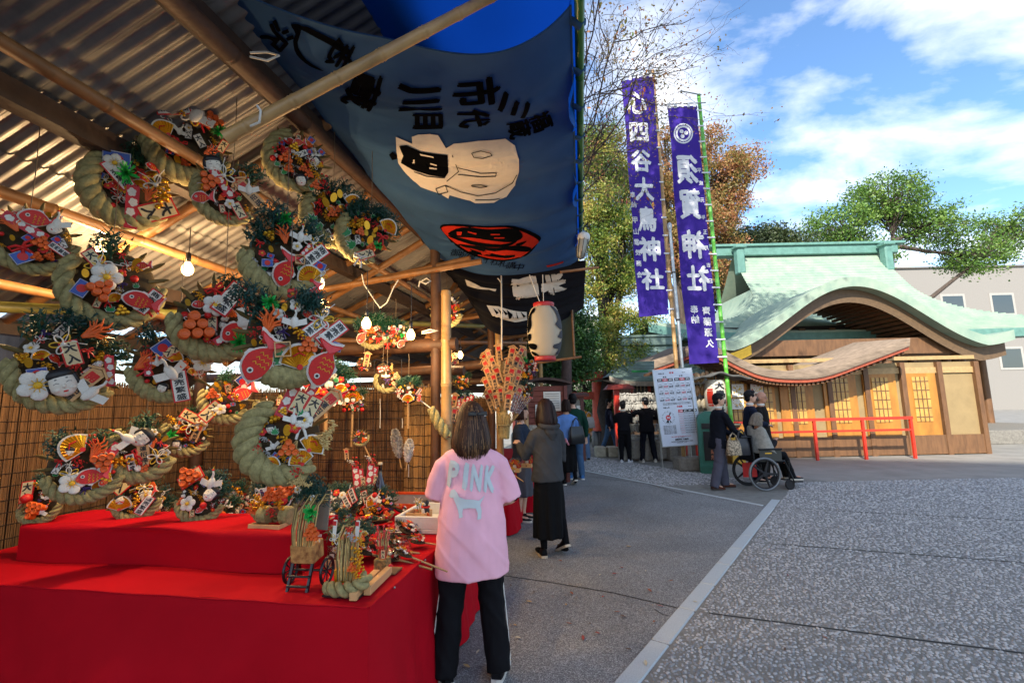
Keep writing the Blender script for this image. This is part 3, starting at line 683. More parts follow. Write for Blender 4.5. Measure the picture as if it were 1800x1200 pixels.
# lantern with red flanks under its own little roof
def shrine_lantern():
    p = P(1259, 705, 11.9); zt = P(1259, 668, 11.9).z; zb = P(1259, 724, 11.9).z; g = Vector((p.x, p.y, 0))
    t = thing('paper_lantern', 'white paper lantern with red flanks under a small black roof', 'lantern', g)
    h = zt-zb; r_ = .27; cz = (zt+zb)/2
    mb = MB(); prof = [(r_*(.55+.45*math.sin(PI*(.12+.76*i/24))**.6)*(1+.012*(-1)**i), zb+h*i/24) for i in range(25)]; mb.lathe(prof, 28); mb.build('paper_body', mat('lantern_paper', '#d8cfbb', .75, var=.06), t)
    for s_ in (-1, 1):
        mb = MB()
        mb.grid(lambda a, b: Vector(((r_+.006)*math.cos(-PI/2+s_*(.62+.6*a))*(.78+.22*math.sin(PI*(.15+.7*b))), (r_+.006)*math.sin(-PI/2+s_*(.62+.6*a))*(.8+.2*math.sin(PI*(.15+.7*b))), zb+h*(.16+.66*b))), 6, 10); mb.build('red_flank', VERM, t)
    mb = MB()
    for i, ch in enumerate('大鳥神社'):
        V, Fs, (gw, gh) = glyph(ch, .055); V, Fs = subdiv(V, Fs, .3)
        vs = []
        for v in V:
            x = v.x/gw*.26; z = v.y/gh*.19; zz_ = zt-.14-i*.205+z; rr = (r_+.014)*(.55+.45*max(.01, math.sin(PI*(.12+.76*(zz_-zb)/h)))**.6)
            a = x/r_; vs.append((rr*math.sin(a), -rr*math.cos(a), zz_))
        mb.add(vs, Fs)
    mb.build('lettering', BLACKW, t)
    mb = MB(); n = 24; W_ = .72
    cv = [Vector((W_*(-1+2*i/n), 0, zt+.1+.16*math.cos(PI*abs(-1+2*i/n))**3*.6 + .03*abs(-1+2*i/n)**3)) for i in range(n+1)]
    for y0, y1, dz in ((-.4, .4, .05),):
        f = [c+Vector((0, y0, 0)) for c in cv]; bk = [c+Vector((0, y1, 0)) for c in cv]; lo = [c+Vector((0, y0, -dz)) for c in cv]
        lb = [c+Vector((0, y1, -dz)) for c in cv]
        m = n+1; mb.add(f+bk+lo+lb, [(j, j+1, m+j+1, m+j) for j in range(n)]+[(2*m+j, 2*m+j+1, j+1, j) for j in range(n)]+[(3*m+j, 3*m+j+1, 2*m+j+1, 2*m+j) for j in range(n)], True)
    mb.build('roof', mat('grey_shingle', '#4b4a46', .6, var=.3, scale=12), t)
    for x in (-.45, .45):
        mb = MB(); mb.cyl((x, .3, 0), (x, .3, zt+.12), .04, n=8); mb.build('post', VERM, t)
    mb = MB(); mb.cyl((0, 0, zt), (0, 0, zt+.14), .02, n=6); mb.build('hook', BLACKW, t)
shrine_lantern()
# paper wrapped charms hung in rows behind the board
def charm_rack():
    p = P(1232, 720, 12.1); g = Vector((p.x, p.y, 0)); t = thing('charm_rack', 'rack of brown paper wrapped charms beside the calendar board', 'rack', g)
    mb = MB()
    for z in (1.2, 1.55, 1.9, 2.25): mb.box((0, 0, z), (.85, .03, .03))
    for x in (-.42, .42): mb.box((x, 0, 1.15), (.04, .04, 2.3))
    mb.build('frame', VERM, t)
    pm = [mat('brown_wrap', '#9a7248', .5, var=.4, scale=14), mat('tan_wrap', '#b89468', .5, var=.35, scale=14), mat('cream_wrap', '#c9b898', .6, var=.3, scale=14)]
    g_ = random.Random(9)
    for r_ in range(4):
        for c in range(6):
            mb = MB(); mb.ell((0, 0, 0), (.085, .05, .13), 7, 5)
            for i, v in enumerate(mb.v): mb.v[i] = v*(1+g_.uniform(-.22, .22))
            mb.build('wrapped_charm', pm[g_.randrange(3)], t, (-.35+c*.14, -.05, 1.17+r_*.34+g_.uniform(-.03, .03)), (g_.uniform(-.3, .3), g_.uniform(-.5, .5), g_.uniform(-1, 1)))
charm_rack()

# torii and its neighbours
def torii():
    p = P(1055, 790, 17.2); p.z = 0; t = thing('torii_gate', 'vermilion torii gate across the lane below the yellow green tree', 'gate', p)
    zt = P(1055, 688, 17.2).z+.35; w = 2.9
    for x in (0, -w):
        mb = MB(); mb.tube([(x, 0, .55), (x, 0, zt)], [.23, .2], 16); c = mb.build('pillar', VERMD, t)
        mb = MB(); mb.lathe([(.29, 0), (.29, .5), (.25, .58)], 16); mb.build('pillar_sleeve', BLACKW, c, (x, 0, 0))
    for z, hgt, ex, nm in ((zt-.62, .26, .7, 'tie_beam'), (zt+.02, .3, 1.1, 'lintel')):
        mb = MB(); n = 16
        rg = []
        for i in range(n+1):
            x = -w-ex+(w+2*ex)*i/n; s_ = (2*i/n-1); c = .16*s_*s_ if nm == 'lintel' else 0
            rg.append([(x, -.14, z+c), (x, .14, z+c), (x, .14, z+c+hgt), (x, -.14, z+c+hgt)])
        mb.loft(rg, True, False); mb.build(nm, VERMD, t)
    mb = MB(); mb.box((-w/2, 0, zt-.18), (.34, .1, .4)); mb.build('name_plate', BLACKW, t)
torii()
def red_post():
    p = P(1088, 780, 14.6); p.z = 0; t = thing('roofed_red_post', 'slim vermilion post with a little red roof beside the torii', 'post', p)
    zt = P(1086, 683, 14.6).z
    mb = MB(); mb.box((0, 0, zt/2), (.17, .17, zt), bev=.01); mb.build('post', VERM, t)
    mb = MB(); mb.add([(-.36, -.3, zt-.02), (.52, -.3, zt-.02), (.52, .3, zt-.02), (-.36, .3, zt-.02), (-.25, 0, zt+.14), (.4, 0, zt+.14)], [(0, 1, 5, 4), (2, 3, 4, 5), (1, 2, 5), (3, 0, 4), (3, 2, 1, 0)]); mb.build('roof', mat('dark_red_roof', '#7e2a22', .6, var=.3), t)
    for k in range(9):
        mb = MB(); mb.cyl((.12+k*.045, -.2, zt-.4+.05*(k % 2)), (.12+k*.045, -.2, zt-.03), .008, n=5); mb.build('hanging_ladle', mat('ladle_wood', '#a08d77', .6), t)
    mb = MB(); mb.box((0, 0, .06), (.34, .34, .12)); mb.build('stone_foot', STONE, t)
red_post()
def small_shrine():
    p = P(1150, 760, 15.6); p.z = 0; t = thing('small_shrine', 'small shrine with layered grey green copper roof behind the calendar board', 'building', p)
    xl = P(1068, 672, 15).x-p.x; xr = P(1260, 672, 15).x-p.x; ze = P(1100, 672, 15).z; zt = P(1160, 606, 16.2).z
    cx = (xl+xr)/2; hw = (xr-xl)/2
    mb = MB(); n = 24; NT = 14
    def pt(q, s_):
        z = zt-(zt-ze)*(1-(1-q)**1.6)+.2*abs(s_)**4*q; hwq = hw*(.5+.5*q**1.3); return Vector((cx+s_*hwq, .6-1.5*q, z))
    for i in range(NT):
        a = [pt(i/NT, -1+2*j/n) for j in range(n+1)]; b = [pt((i+1)/NT, -1+2*j/n)+Vector((0, 0, .04)) for j in range(n+1)]; c = [pt((i+1)/NT, -1+2*j/n) for j in range(n+1)]; m = n+1
        mb.add(a+b+c, [(j, m+j, m+j+1, j+1) for j in range(n)]+[(m+j, 2*m+j, 2*m+j+1, m+j+1) for j in range(n)])
    for s_ in (-1, 1): mb.grid(lambda a, b: pt(a, s_).lerp(Vector((pt(a, s_).x-s_*.0, .6+1.5*a, pt(a, s_).z)), b), 10, 3)
    mb.grid(lambda a, b: Vector((pt(a, -1+2*b).x, .6+1.5*a, pt(a, -1+2*b).z)), 10, 8)
    r = mb.build('roof', COPPERG, t)
    mb = MB(); mb.box((cx, .6, zt+.12), (hw*1.15, .3, .3), bev=.03); mb.box((cx, .6, zt+.3), (hw*1.25, .4, .07)); mb.build('ridge', COPPERG, r)
    for s_ in (-1, 1):
        mb = MB(); mb.tube([(cx+s_*hw*.55, .6, zt+.1), (cx+s_*hw*.66, .6, zt+.2), (cx+s_*hw*.75, .6, zt+.42)], [.09, .07, .02], 8); mb.build('ridge_finial', COPPERG, r)
    mb = MB()
    for j in range(n):
        a, b = pt(1, -1+2*j/n), pt(1, -1+2*(j+1)/n); d = Vector((0, .02, -.14)); mb.add([a, b, b+d, a+d], [(0, 3, 2, 1)]); mb.add([a+d, b+d, b+d+Vector((0, 1.4, .1)), a+d+Vector((0, 1.4, .1))], [(0, 3, 2, 1)])
    mb.build('eave', mat('eave_white', '#a39a8a', .7, var=.35, scale=10), r)
    mb = MB(); mb.box((cx, .7, ze/2), (hw*1.1, 1.6, ze)); mb.build('wall', mat('shrine_wall', '#5f4a38', .7, var=.3), t)
    for k in range(4):
        x = cx-hw*.5+k*hw*.33
        mb = MB(); mb.box((x, -.14, 1.9), (.08, .08, 1.4)); mb.build('column', VERM, t)
        mb = MB(); mb.box((x+.3, -.12, 2.15), (.42, .04, .5)); w_ = mb.build('lattice_window', BLACKW, t)
        for q in range(3):
            mb = MB(); mb.box((x+.18+q*.12, -.15, 2.15), (.03, .02, .46)); mb.build('bar', mat('lattice', '#b9a88a', .6), w_)
    mb = MB(); mb.box((cx, -.25, 1.72), (hw*1.3, .05, .26)); mb.build('white_banner', WPAPER, t)
    mb = MB(); mb.box((cx-hw*.35, -.3, 2.35), (.55, .03, .5), (0, 0, .1)); mb.build('green_curtain', mat('green_cloth', '#2f8a4a', .7), t)
small_shrine()
# rack of knotted paper fortunes in front of it
def omikuji():
    a, b = P(1095, 780, 13.4), P(1245, 780, 13.0); a.z = b.z = 0; t = thing('fortune_rack', 'rack crowded with knotted white paper fortunes behind the two men in black', 'rack', a)
    d = b-a; mb = MB()
    for k in range(4):
        p = d*(k/3); mb.cyl((p.x, p.y, 0), (p.x, p.y, 1.85), .03, n=8)
    mb.build('post', STONE, t)
    for z in (.65, .95, 1.25, 1.55, 1.8):
        mb = MB(); mb.cyl((0, 0, z), d+Vector((0, 0, z)), .008, n=5); mb.build('wire', mat('steel_wire', '#8a8a8a', .4, metal=.8), t)
    g = random.Random(3); me = []
    for q in range(6):
        mb = MB(); w = .016
        for s_ in (-1, 1):
            mb.add([(-w, 0, 0), (w, 0, 0), (w+s_*.03, -.02*g.random(), -.10-.05*g.random()), (-w+s_*.03, -.02, -.11)], [(0, 1, 2, 3)])
        mb.ell((0, -.01, 0), (.024, .016, .018), 6, 4); me.append(mb.mesh('knotted_paper', [mat('fortune_paper', '#97948c', .8, var=.3)]))
    n = 0
    for z in (.65, .95, 1.25, 1.55, 1.8):
        x = .0
        while x < 1 and n < 295:
            p = d*x; link('knotted_paper', me[g.randrange(6)], t, (p.x+g.uniform(-.01, .01), p.y+g.uniform(-.02, .02), z+g.uniform(-.01, .02)), (g.uniform(-.3, .3), 0, g.uniform(-.6, .6))).scale = (1.4, 1.4, g.uniform(1.2, 2.0)); x += .0175; n += 1
    for k in range(8):
        p = d*(k/7.5); mb = MB(); mb.box((p.x, p.y-.3, .3), (.36, .34, .6-.1*(k % 2)), (0, 0, .1*k), bev=.04); mb.build('stone_block', STONE, t)
omikuji()
def stone_steps():
    p = P(1085, 800, 14.2); p.z = 0; t = thing('stone_kerb_blocks', 'row of low pale stone blocks at the foot of the red post', 'stone blocks', p)
    for k in range(5):
        mb = MB(); mb.box((0, 0, 0), (.3, .42, .3), bev=.03); mb.build('stone', mat('pale_stone', '#a09a88', .85, var=.25, scale=12), t, (-.5+k*.34, -.1*k, .15), (0, 0, .05*k))
stone_steps()
# far white house beyond the torii and brick hut with notices
def far_house(x, y0, y1, Y, w, label, col):
    p = P(x, 700, Y); p.z = 0; zt = P(x, y0, Y).z; t = thing('house', label, 'house', p); mb = MB()
    mb.box((0, 2, zt/2), (w, 4, zt)); wl = mb.build('wall', mat('house_wall_'+str(int(x)), col, .8, var=.12), t)
    for i in range(3):
        for k in range(2):
            mb = MB(); mb.box((-w*.32+i*w*.32, -.02, zt*(.35+.38*k)), (w*.16, .06, zt*.16)); f = mb.build('window', mat('window_frame', '#a09c94', .5), t)
            mb = MB(); mb.box((-w*.32+i*w*.32, -.055, zt*(.35+.38*k)), (w*.13, .02, zt*.13)); mb.build('pane', GLASS, f)
    mb = MB(); mb.box((0, 2, zt+.06), (w+.4, 4.4, .14)); mb.build('roof', mat('house_roof', '#6f6a64', .8), t)
far_house(1040, 610, 760, 34, 9, 'pale house seen through the trees beyond the torii', '#b7b2a6')
far_house(960, 560, 760, 40, 9, 'tall pale apartment house half hidden behind the evergreen', '#c0bbae')
far_house(1700, 470, 760, 48, 16, 'grey apartment block behind the hall at the far right', '#86827c')
BRICK = mat('red_brown_board', '#7d3f31', .7, var=.2, scale=10)
def notice_hut():
    p = P(958, 760, 9.8); p.z = 0; t = thing('notice_hut', 'red brown boarded hut with white notices behind the grey hooded woman', 'hut', p, (0, 0, .15))
    zt = P(958, 678, 9.8).z; w = .95
    n = 18
    for i in range(n):
        mb = MB(); mb.box((0, 0, zt*(i+.5)/n), (w, .05, zt/n-.008), bev=.004); mb.build('board', BRICK, t)
    mb = MB(); mb.box((0, .5, zt/2), (w-.02, .9, zt-.02)); mb.build('body', mat('hut_side', '#5d3128', .8, var=.2), t)
    mb = MB(); rg = [[(-w/2-.1+(w+.2)*i/12, y, zt+.02+.1*math.sin(PI*i/12)+dz) for y, dz in ((-.15, 0), (1, 0), (1, .05), (-.15, .05))] for i in range(13)]; mb.loft(rg, True, False); mb.build('roof', mat('hut_roof', '#4d3a34', .8, var=.3), t)
    for x in (-w/2+.03, w/2-.03):
        mb = MB(); mb.box((x, -.04, zt/2), (.07, .06, zt)); mb.build('corner_post', mat('hut_trim', '#6a3026', .6), t)
    ink = mat('faint_ink', '#8d8a84', .8)
    for (x, z, a, b) in ((.16, zt-.32, .36, .4), (-.02, zt-.55, .36, .34)):
        mb = MB(); mb.box((x, -.045-.006*(x < 0), z), (a, .008, b)); q = mb.build('notice', WPAPER, t)
        mb = MB()
        for r_ in range(7): mb.box((x, -.0535-.006*(x < 0), z+b*(.38-.12*r_)), (a*.82, .002, .012))
        mb.build('printed_lines', ink, q)
    mb = MB(); mb.box((-.2, -.045, .95), (.34, .012, .42)); mb.build('picture', mat('hut_poster', '#8d7b6c', .6, var=.6, scale=22, col2='#c9bfae'), t)
    mb = MB(); mb.box((.28, -.05, .85), (.16, .01, .62)); mb.build('strip_notice', mat('strip', '#b5a88e', .7, var=.3, scale=30), t)
    mb = MB(); mb.box((.1, -.045, .3), (.5, .02, .36)); mb.build('hatch', BLACKW, t)
notice_hut()
def notice_board():
    p = P(990, 760, 13.2); p.z = 0; t = thing('notice_board', 'dark red glazed notice board on posts beyond the green jacketed man', 'notice board', p)
    z0, z1 = P(1005, 745, 13.2).z, P(1005, 700, 13.2).z; w = 1.1
    fm = mat('board_frame', '#5d2f28', .6, var=.2)
    for x in (-w/2, 0, w/2):
        mb = MB(); mb.box((x, 0, z1/2), (.09, .09, z1)); mb.build('post', fm, t)
    for z in (z0, z1): mb = MB(); mb.box((0, 0, z), (w+.1, .1, .08)); mb.build('rail', fm, t)
    for k in (-1, 1):
        mb = MB(); mb.box((k*w/4, .02, (z0+z1)/2), (w/2-.1, .03, z1-z0-.1)); pn = mb.build('panel', mat('board_panel', '#6f6a60', .4, var=.4, scale=9), t)
        for q in range(3):
            mb = MB(); mb.box((k*w/4-.2+q*.2, .0, (z0+z1)/2+.1*(q % 2)), (.15, .01, .3)); mb.build('notice', WPAPER, pn)
    mb = MB(); mb.box((0, 0, z1+.1), (w+.35, .4, .06), (.12, 0, 0)); mb.build('roof', fm, t)
notice_board()
def hedge():
    p = P(1030, 760, 19.5); p.z = 0
    g = np.random.default_rng(5); C = g.uniform([-1.6, -.4, 0], [2.6, .8, 1.7], (9000, 3))
    t = thing('hedge', 'dark clipped hedge in shade behind the torii pillar', 'hedge', p)
    link('foliage', leaves_mesh('foliage', C, .1, L_DRK, 9), t)['kind'] = 'stuff'
    mb = MB()
    for k in range(8): mb.cyl((-1.4+k*.5, .2, 0), (-1.4+k*.5, .2, 1.4), .03, n=6)
    mb.build('stem', BARKD, t)
hedge()
# added out of view: tower to shade the lane, tree crown to dapple the banners
def add_shade_tower():  # unseen tower, sized and placed to block the sun from the lane
    D = Vector((SUN_DIR.x, SUN_DIR.y, 0)).normalized(); c = -D*50; H = 45.2
    t = thing('shade_tower', 'added grey tower unseen behind the viewpoint that shades the lane', 'building', c, (0, 0, math.atan2(D.y, D.x)-PI/2))
    mb = MB(); mb.box((0, 0, H/2), (14, 9, H)); mb.build('wall', mat('shade_tower_wall', '#8d8a84', .8, var=.1), t)
    fm = MB(); fm.box((0, 0, 0), (1.9, .08, 1.5)); fm = fm.mesh('window', mat('window_frame', '#a09c94', .5)); pm = MB(); pm.box((0, .05, 0), (1.7, .04, 1.3)); pm = pm.mesh('pane', GLASS)
    for i in range(5):
        for k in range(13):
            w = link('window', fm, t, (-5.4+i*2.7, 4.52, 2.2+k*3.1)); link('pane', pm, w)
    mb = MB(); mb.box((0, 0, H+.15), (14.4, 9.4, .3)); mb.build('roof', STONE, t)
add_shade_tower()
tree('dapple_tree', 'unseen thin leaved tree added high above the stall for its dappled shade', (-4.6, 4.6, 0), (-3.6, 4.4, 9), .3,  # unseen tree, crown volumes placed to dapple the banners and hall roof
     [((-.2, 2.4, 13.2), (2.4, 2.2, 1.6)), ((5.2, 7.0, 14.2), (2.4, 2.0, 1.5)), ((2.5, 4.2, 15), (2.2, 2.0, 1.5)), ((-3, 4, 12.5), (2.2, 2.0, 1.5))], 9000, .2, L_GRN, 31, spread=.5, per=45, twig=.02)
# ================================================================== cloth mapped prints
CMI = CM.inverted()
def proj(p):
    c = CMI @ (Vector(p)-CAM_O); return 900+F_PX*c.x/-c.z, 600-F_PX*c.y/-c.z
def inv_surf(fn, n=24):
    tab = [(proj(fn(i/n, j/n)), i/n, j/n) for i in range(n+1) for j in range(n+1)]
    def inv(x, y):
        _, a, b = min(tab, key=lambda q: (q[0][0]-x)**2+(q[0][1]-y)**2)
        for _ in range(8):
            e = 1e-3; p0 = proj(fn(a, b)); pa = proj(fn(a+e, b)); pb = proj(fn(a, b+e))
            A = ((pa[0]-p0[0])/e, (pb[0]-p0[0])/e, (pa[1]-p0[1])/e, (pb[1]-p0[1])/e); d = A[0]*A[3]-A[1]*A[2]
            if abs(d) < 1e-9: break
            rx, ry = x-p0[0], y-p0[1]; a += max(-.1, min(.1, (A[3]*rx-A[1]*ry)/d)); b += max(-.1, min(.1, (-A[2]*rx+A[0]*ry)/d))
        return a, b
    return inv
def cloth_mat(name, col, trans=.35, var=.08, rough=.85, bump=.15, weave=500):
    m = mat(name, col, rough, var=var, scale=3, bump=bump, bscale=weave, spec=.08); t = m.node_tree
    b = t.nodes['Principled BSDF']; tr = t.nodes.new('ShaderNodeBsdfTranslucent'); tr.inputs[0].default_value = (*srgb(col), 1)
    ms = t.nodes.new('ShaderNodeMixShader'); ms.inputs[0].default_value = trans; out = t.nodes['Material Output']
    t.links.new(b.outputs[0], ms.inputs[1]); t.links.new(tr.outputs[0], ms.inputs[2]); t.links.new(ms.outputs[0], out.inputs[0]); return m
def on_surf(mb, fn, V, Fs, uvf, off, maxlen=.12):
    """lay flat shapes on a cloth: uvf turns a shape point into surface coordinates"""
    V, Fs = subdiv(V, Fs, maxlen); vs = []
    for v in V:
        a, b = uvf(v); e = 2e-3; p = fn(a, b); n = (fn(a+e, b)-p).cross(fn(a, b+e)-p)
        if n.length > 0: n.normalize()
        if n.dot(CAM_O-p) < 0: n = -n
        vs.append(p+n*(off+v.z*2))
    mb.add(vs, Fs)
def quad_uv(inv, quad):
    """quad: image corners of the glyph box (top left, top right, bottom right, bottom left)"""
    uv = [inv(*q) for q in quad]
    def f(v, gw, gh):
        x = v.x/gw+.5; y = .5-v.y/gh
        a = [(uv[0][k]*(1-x)+uv[1][k]*x)*(1-y)+(uv[3][k]*(1-x)+uv[2][k]*x)*y for k in (0, 1)]; return a
    return f
def glyph_on(mb, fn, inv, ch, quad, off, bold=.06):
    V, Fs, (gw, gh) = glyph(ch, bold); f = quad_uv(inv, quad)
    on_surf(mb, fn, V, Fs, lambda v: f(v, gw, gh), off)
def poly_on(mb, fn, inv, pts, off, maxlen=.022):
    uv = [inv(*q) for q in pts]; V = [Vector((a, b, 0)) for a, b in uv]
    on_surf(mb, fn, V, [list(range(len(V)))], lambda v: (v.x, v.y), off, maxlen)
def smooth_closed(pts, k=4):
    n = len(pts); out = []
    for i in range(n):
        p0, p1, p2, p3 = [Vector((*pts[(i+d) % n], 0)) for d in (-1, 0, 1, 2)]
        for j in range(k):
            u = j/k; q = .5*((2*p1)+(-p0+p2)*u+(2*p0-5*p1+4*p2-p3)*u*u+(-p0+3*p1-3*p2+p3)*u**3); out.append((q.x, q.y))
    return out
def box_quad(cx, cy, w, h, slant=0):
    return [(cx-w/2-slant*h/2, cy-h/2), (cx+w/2-slant*h/2, cy-h/2), (cx+w/2+slant*h/2, cy+h/2), (cx-w/2+slant*h/2, cy+h/2)]

# ------------------------------------------------------------------ bamboo
BAMB = mat('dry_bamboo', '#a5804f', .42, var=.28, scale=5, stretch=(1, 1, 1), bump=.05, col2='#c29a63', detail=6)
BAMBD = mat('brown_bamboo', '#7a5330', .5, var=.35, scale=6, col2='#9a6a3c', detail=6)
BAMBG = mat('olive_bamboo', '#6d6a34', .45, var=.3, scale=6, col2='#8f8a48')
LOG = mat('brown_log', '#4d3220', .65, var=.4, scale=8, bump=.4, bscale=30)
def bamboo(mb, a, b, r, step=.32, seed=0, n=12):
    a, b = Vector(a), Vector(b); L = (b-a).length; g = random.Random(seed); path, rad = [], []; x = g.uniform(.05, step)
    path.append(a); rad.append(r)
    while x < L-.03:
        for d, k in ((-.012, 1.0), (-.004, 1.1), (.002, .95), (.008, 1.12), (.02, 1.0)):
            path.append(a.lerp(b, (x+d)/L)); rad.append(r*k*(1-.12*x/L))
        x += step*g.uniform(.85, 1.15)
    path.append(b); rad.append(r*.88)
    mb.tube(path, rad, n)
def bamboo_obj(name, a, b, r, m, parent=None, step=.32, seed=0, **k):
    a = Vector(a); mb = MB(); bamboo(mb, (0, 0, 0), Vector(b)-a, r, step, seed); return mb.build(name, m, parent, a, **k)

# ================================================================== purple votive banners
PURPLE = cloth_mat('purple_cloth', '#43308f', .3, var=.1)
PWHITE = mat('banner_white', '#cfcfd2', .8, var=.04)
def nobori(corners, Yd, pole_px, label, plabel, pole_m, rtop, chars, small, mirror, crest=None, wseed=0, tabs=16):
    TL, TR, BR, BL = [P(x, y, Yd) for x, y in corners]
    def fn(a, b):
        p = TL.lerp(TR, a).lerp(BL.lerp(BR, a), b); w = .035*math.sin(b*17+a*3+wseed)+.03*math.sin(b*6.3-a*4+wseed*2)+.02*math.sin(a*9+b*4)
        return p+Vector((0, w*(.3+.7*(1-a)), 0))
    inv = inv_surf(fn)
    a0 = P(*pole_px[0], Yd+.06); a1 = P(*pole_px[1], Yd+.06); a1.z = max(a1.z, 0)
    base = Vector((a1.x, a1.y, 0)); t = thing('votive_banner', label, 'banner', base)
    mb = MB(); mb.m = Matrix.Translation(-base); mb.grid(fn, 26, 70); mb.build('cloth', PURPLE, t)
    mb = MB(); mb.m = Matrix.Translation(-base)
    for ch, x, y, w, h in chars+small:
        q = box_quad(x, y, w, h, .07)
        if mirror: q = [q[1], q[0], q[3], q[2]]
        if w > 12:
            cm = MB(); cm.m = mb.m; glyph_on(cm, fn, inv, ch, q, .008, .05 if w > 20 else .03); cm.build('character', PWHITE, t)
        else: glyph_on(mb, fn, inv, ch, q, .008, .03)
    if crest:
        cx, cy, r_ = crest
        def ringq(ra, rb, n=28):
            for i in range(n):
                q0, q1 = 2*PI*i/n, 2*PI*(i+1)/n
                poly_on(mb, fn, inv, [(cx+ra*math.cos(q0), cy+ra*1.05*math.sin(q0)), (cx+rb*math.cos(q0), cy+rb*1.05*math.sin(q0)), (cx+rb*math.cos(q1), cy+rb*1.05*math.sin(q1)), (cx+ra*math.cos(q1), cy+ra*1.05*math.sin(q1))], .008, .3)
        ringq(r_*.86, r_); ringq(r_*.6, r_*.78)
        for k in range(3):
            pts = []
            for i in range(14):
                q = 2*PI*i/14; d = .27*r_; ox, oy = .26*r_*math.cos(k*2.094-.5), .26*r_*math.sin(k*2.094-.5); rr = d*(1+.45*math.cos(q-(k*2.094+.9)))
                pts.append((cx+ox+rr*math.cos(q)*.75, cy+oy+rr*math.sin(q)*.75))
            poly_on(mb, fn, inv, pts, .008, .3)
        for k in range(5):
            q = PI*.3+k*PI*.1; poly_on(mb, fn, inv, [(cx+.8*r_*math.cos(q), cy+.8*r_*math.sin(q)), (cx+.9*r_*math.cos(q-.04), cy+.95*r_*math.sin(q-.04)), (cx+.9*r_*math.cos(q+.08), cy+.95*r_*math.sin(q+.08))], .008, .3)
    mb.build('small_lettering', PWHITE, t)['kind'] = 'stuff'
    # pole with its cloth tabs
    mb = MB(); bamboo(mb, a1-base, a0-base, .05, .4, wseed); pl = mb.build('pole', pole_m, t)
    for i in range(tabs):
        b = .02+i*.96/(tabs-1); p = fn(1, b)-base; e = a0.lerp(a1, ((fn(1, b).z-a0.z)/(a1.z-a0.z)))-base; d = e-p
        mb = MB(); mb.tube([p+Vector((-.03, -.01, 0)), p+d*.5+Vector((0, -.03, 0)), e+Vector((.03, -.06, .0))], .022, 6, flat=.25, up=(0, 1, 0)); mb.build('tab', PWHITE, t)
    for i in range(5):
        p = fn(.08+.21*i, 0)-base; mb = MB(); mb.box(p+Vector((0, 0, .03)), (.07, .02, .13)); mb.build('top_tab', PWHITE, t)
    mb = MB(); l, r_ = fn(0, 0)-base, fn(1, 0)-base; mb.cyl(l+Vector((-.08, .02, .09)), r_+Vector((.25, .02, .09)), .015, n=8); mb.build('cross_bar', mat('steel', '#9a9a98', .35, metal=.8), t)
    return t, a0, base
chL = [('心', 1119, 182, 34, 40), ('四', 1123, 233, 33, 34), ('谷', 1127, 283, 36, 40), ('大', 1132, 333, 34, 42), ('鳥', 1137, 385, 34, 44), ('神', 1142, 438, 38, 44), ('社', 1147, 491, 40, 38)]
smL = [(c, x+2, y, 9, 11) for c, x, y in (('奉', 1110, 343), ('納', 1112, 360), ('甲', 1114, 387), ('山', 1116, 407), ('電', 1117, 426), ('気', 1119, 444), ('商', 1121, 463), ('会', 1122, 483))]
nobori([(1093, 138), (1148, 134), (1176, 552), (1123, 557)], 11.2, [(1147, 124), (1204, 829)], 'tall purple banner on a bamboo pole reading six white characters', '', BAMB, 0, chL, smL, False, wseed=1, tabs=14)
chR = [('須', 1208, 298, 38, 52), ('賀', 1213, 359, 38, 54), ('神', 1219, 430, 40, 50), ('社', 1227, 489, 40, 46)]
smR = [(c, x, y, 14, 15) for c, x, y in (('奉', 1220, 544), ('納', 1222, 561), ('齊', 1241, 546), ('藤', 1243, 565), ('源', 1245, 584), ('久', 1247, 603))]
smR += [(c, x, y, 7, 8) for c, x, y in (('平', 1229, 300), ('成', 1232, 322), ('元', 1234, 352), ('年', 1236, 382), ('五', 1239, 408), ('月', 1242, 436), ('吉', 1245, 466), ('日', 1248, 494))]
_, gtop, gbase = nobori([(1173, 188), (1225, 186), (1264, 637), (1211, 640)], 11.6, [(1228, 166), (1287, 757)], 'purple banner on the bright green pole with white crest and mirrored characters', '', mat('green_bamboo', '#5fae3a', .35, var=.2, scale=4), 0, chR, smR, True, crest=(1201, 235, 17), wseed=2)
# the two little ropes and arm at the top of the green pole
mb = MB(); a, b = P(1196, 160, 11.6), P(1233, 167, 11.6); mb.cyl(a, b, .018, n=8); mb.tube([P(1198, 163, 11.6), P(1174, 184, 11.6)], .006, 5); mb.tube([P(1198, 163, 11.6), P(1226, 183, 11.6)], .006, 5)
arm = mb.build('banner_arm', mat('steel', '#9a9a98', .35, metal=.8), None, label='thin steel arm and strings at the top of the green banner pole', cat='bracket')
# steel support post beside the first banner pole
def steel_post():
    a = P(1177, 398, 11.15); b = P(1198, 700, 11.15); base = PZ(1210, 826); base = Vector((b.x+.12, b.y, 0)); t = thing('steel_post', 'thin galvanised steel post tied beside the bamboo banner pole', 'post', base)
    mb = MB(); mb.tube([(0, 0, 0), a-base], .038, 12); mb.build('pipe', mat('galvanised', '#a3a8aa', .4, metal=.6, var=.15), t)
    mb = MB(); mb.m = Matrix.Translation(a-base); mb.lathe([(.03, -.1), (.055, -.05), (.055, .06), (.02, .1)], 12); mb.build('cap', mat('galvanised', '#a3a8aa'), t)
    for k in range(4):
        p = (a-base)*(.2+.2*k); mb = MB(); mb.m = Matrix.Translation(p); mb.lathe([(.046, -.02), (.05, 0), (.046, .02)], 10); mb.build('clamp', BLACKW, t)
    mb = MB(); mb.box((-.05, 0, .15), (.6, .5, .3), bev=.03); mb.build('stone_foot', STONE, t)
steel_post()

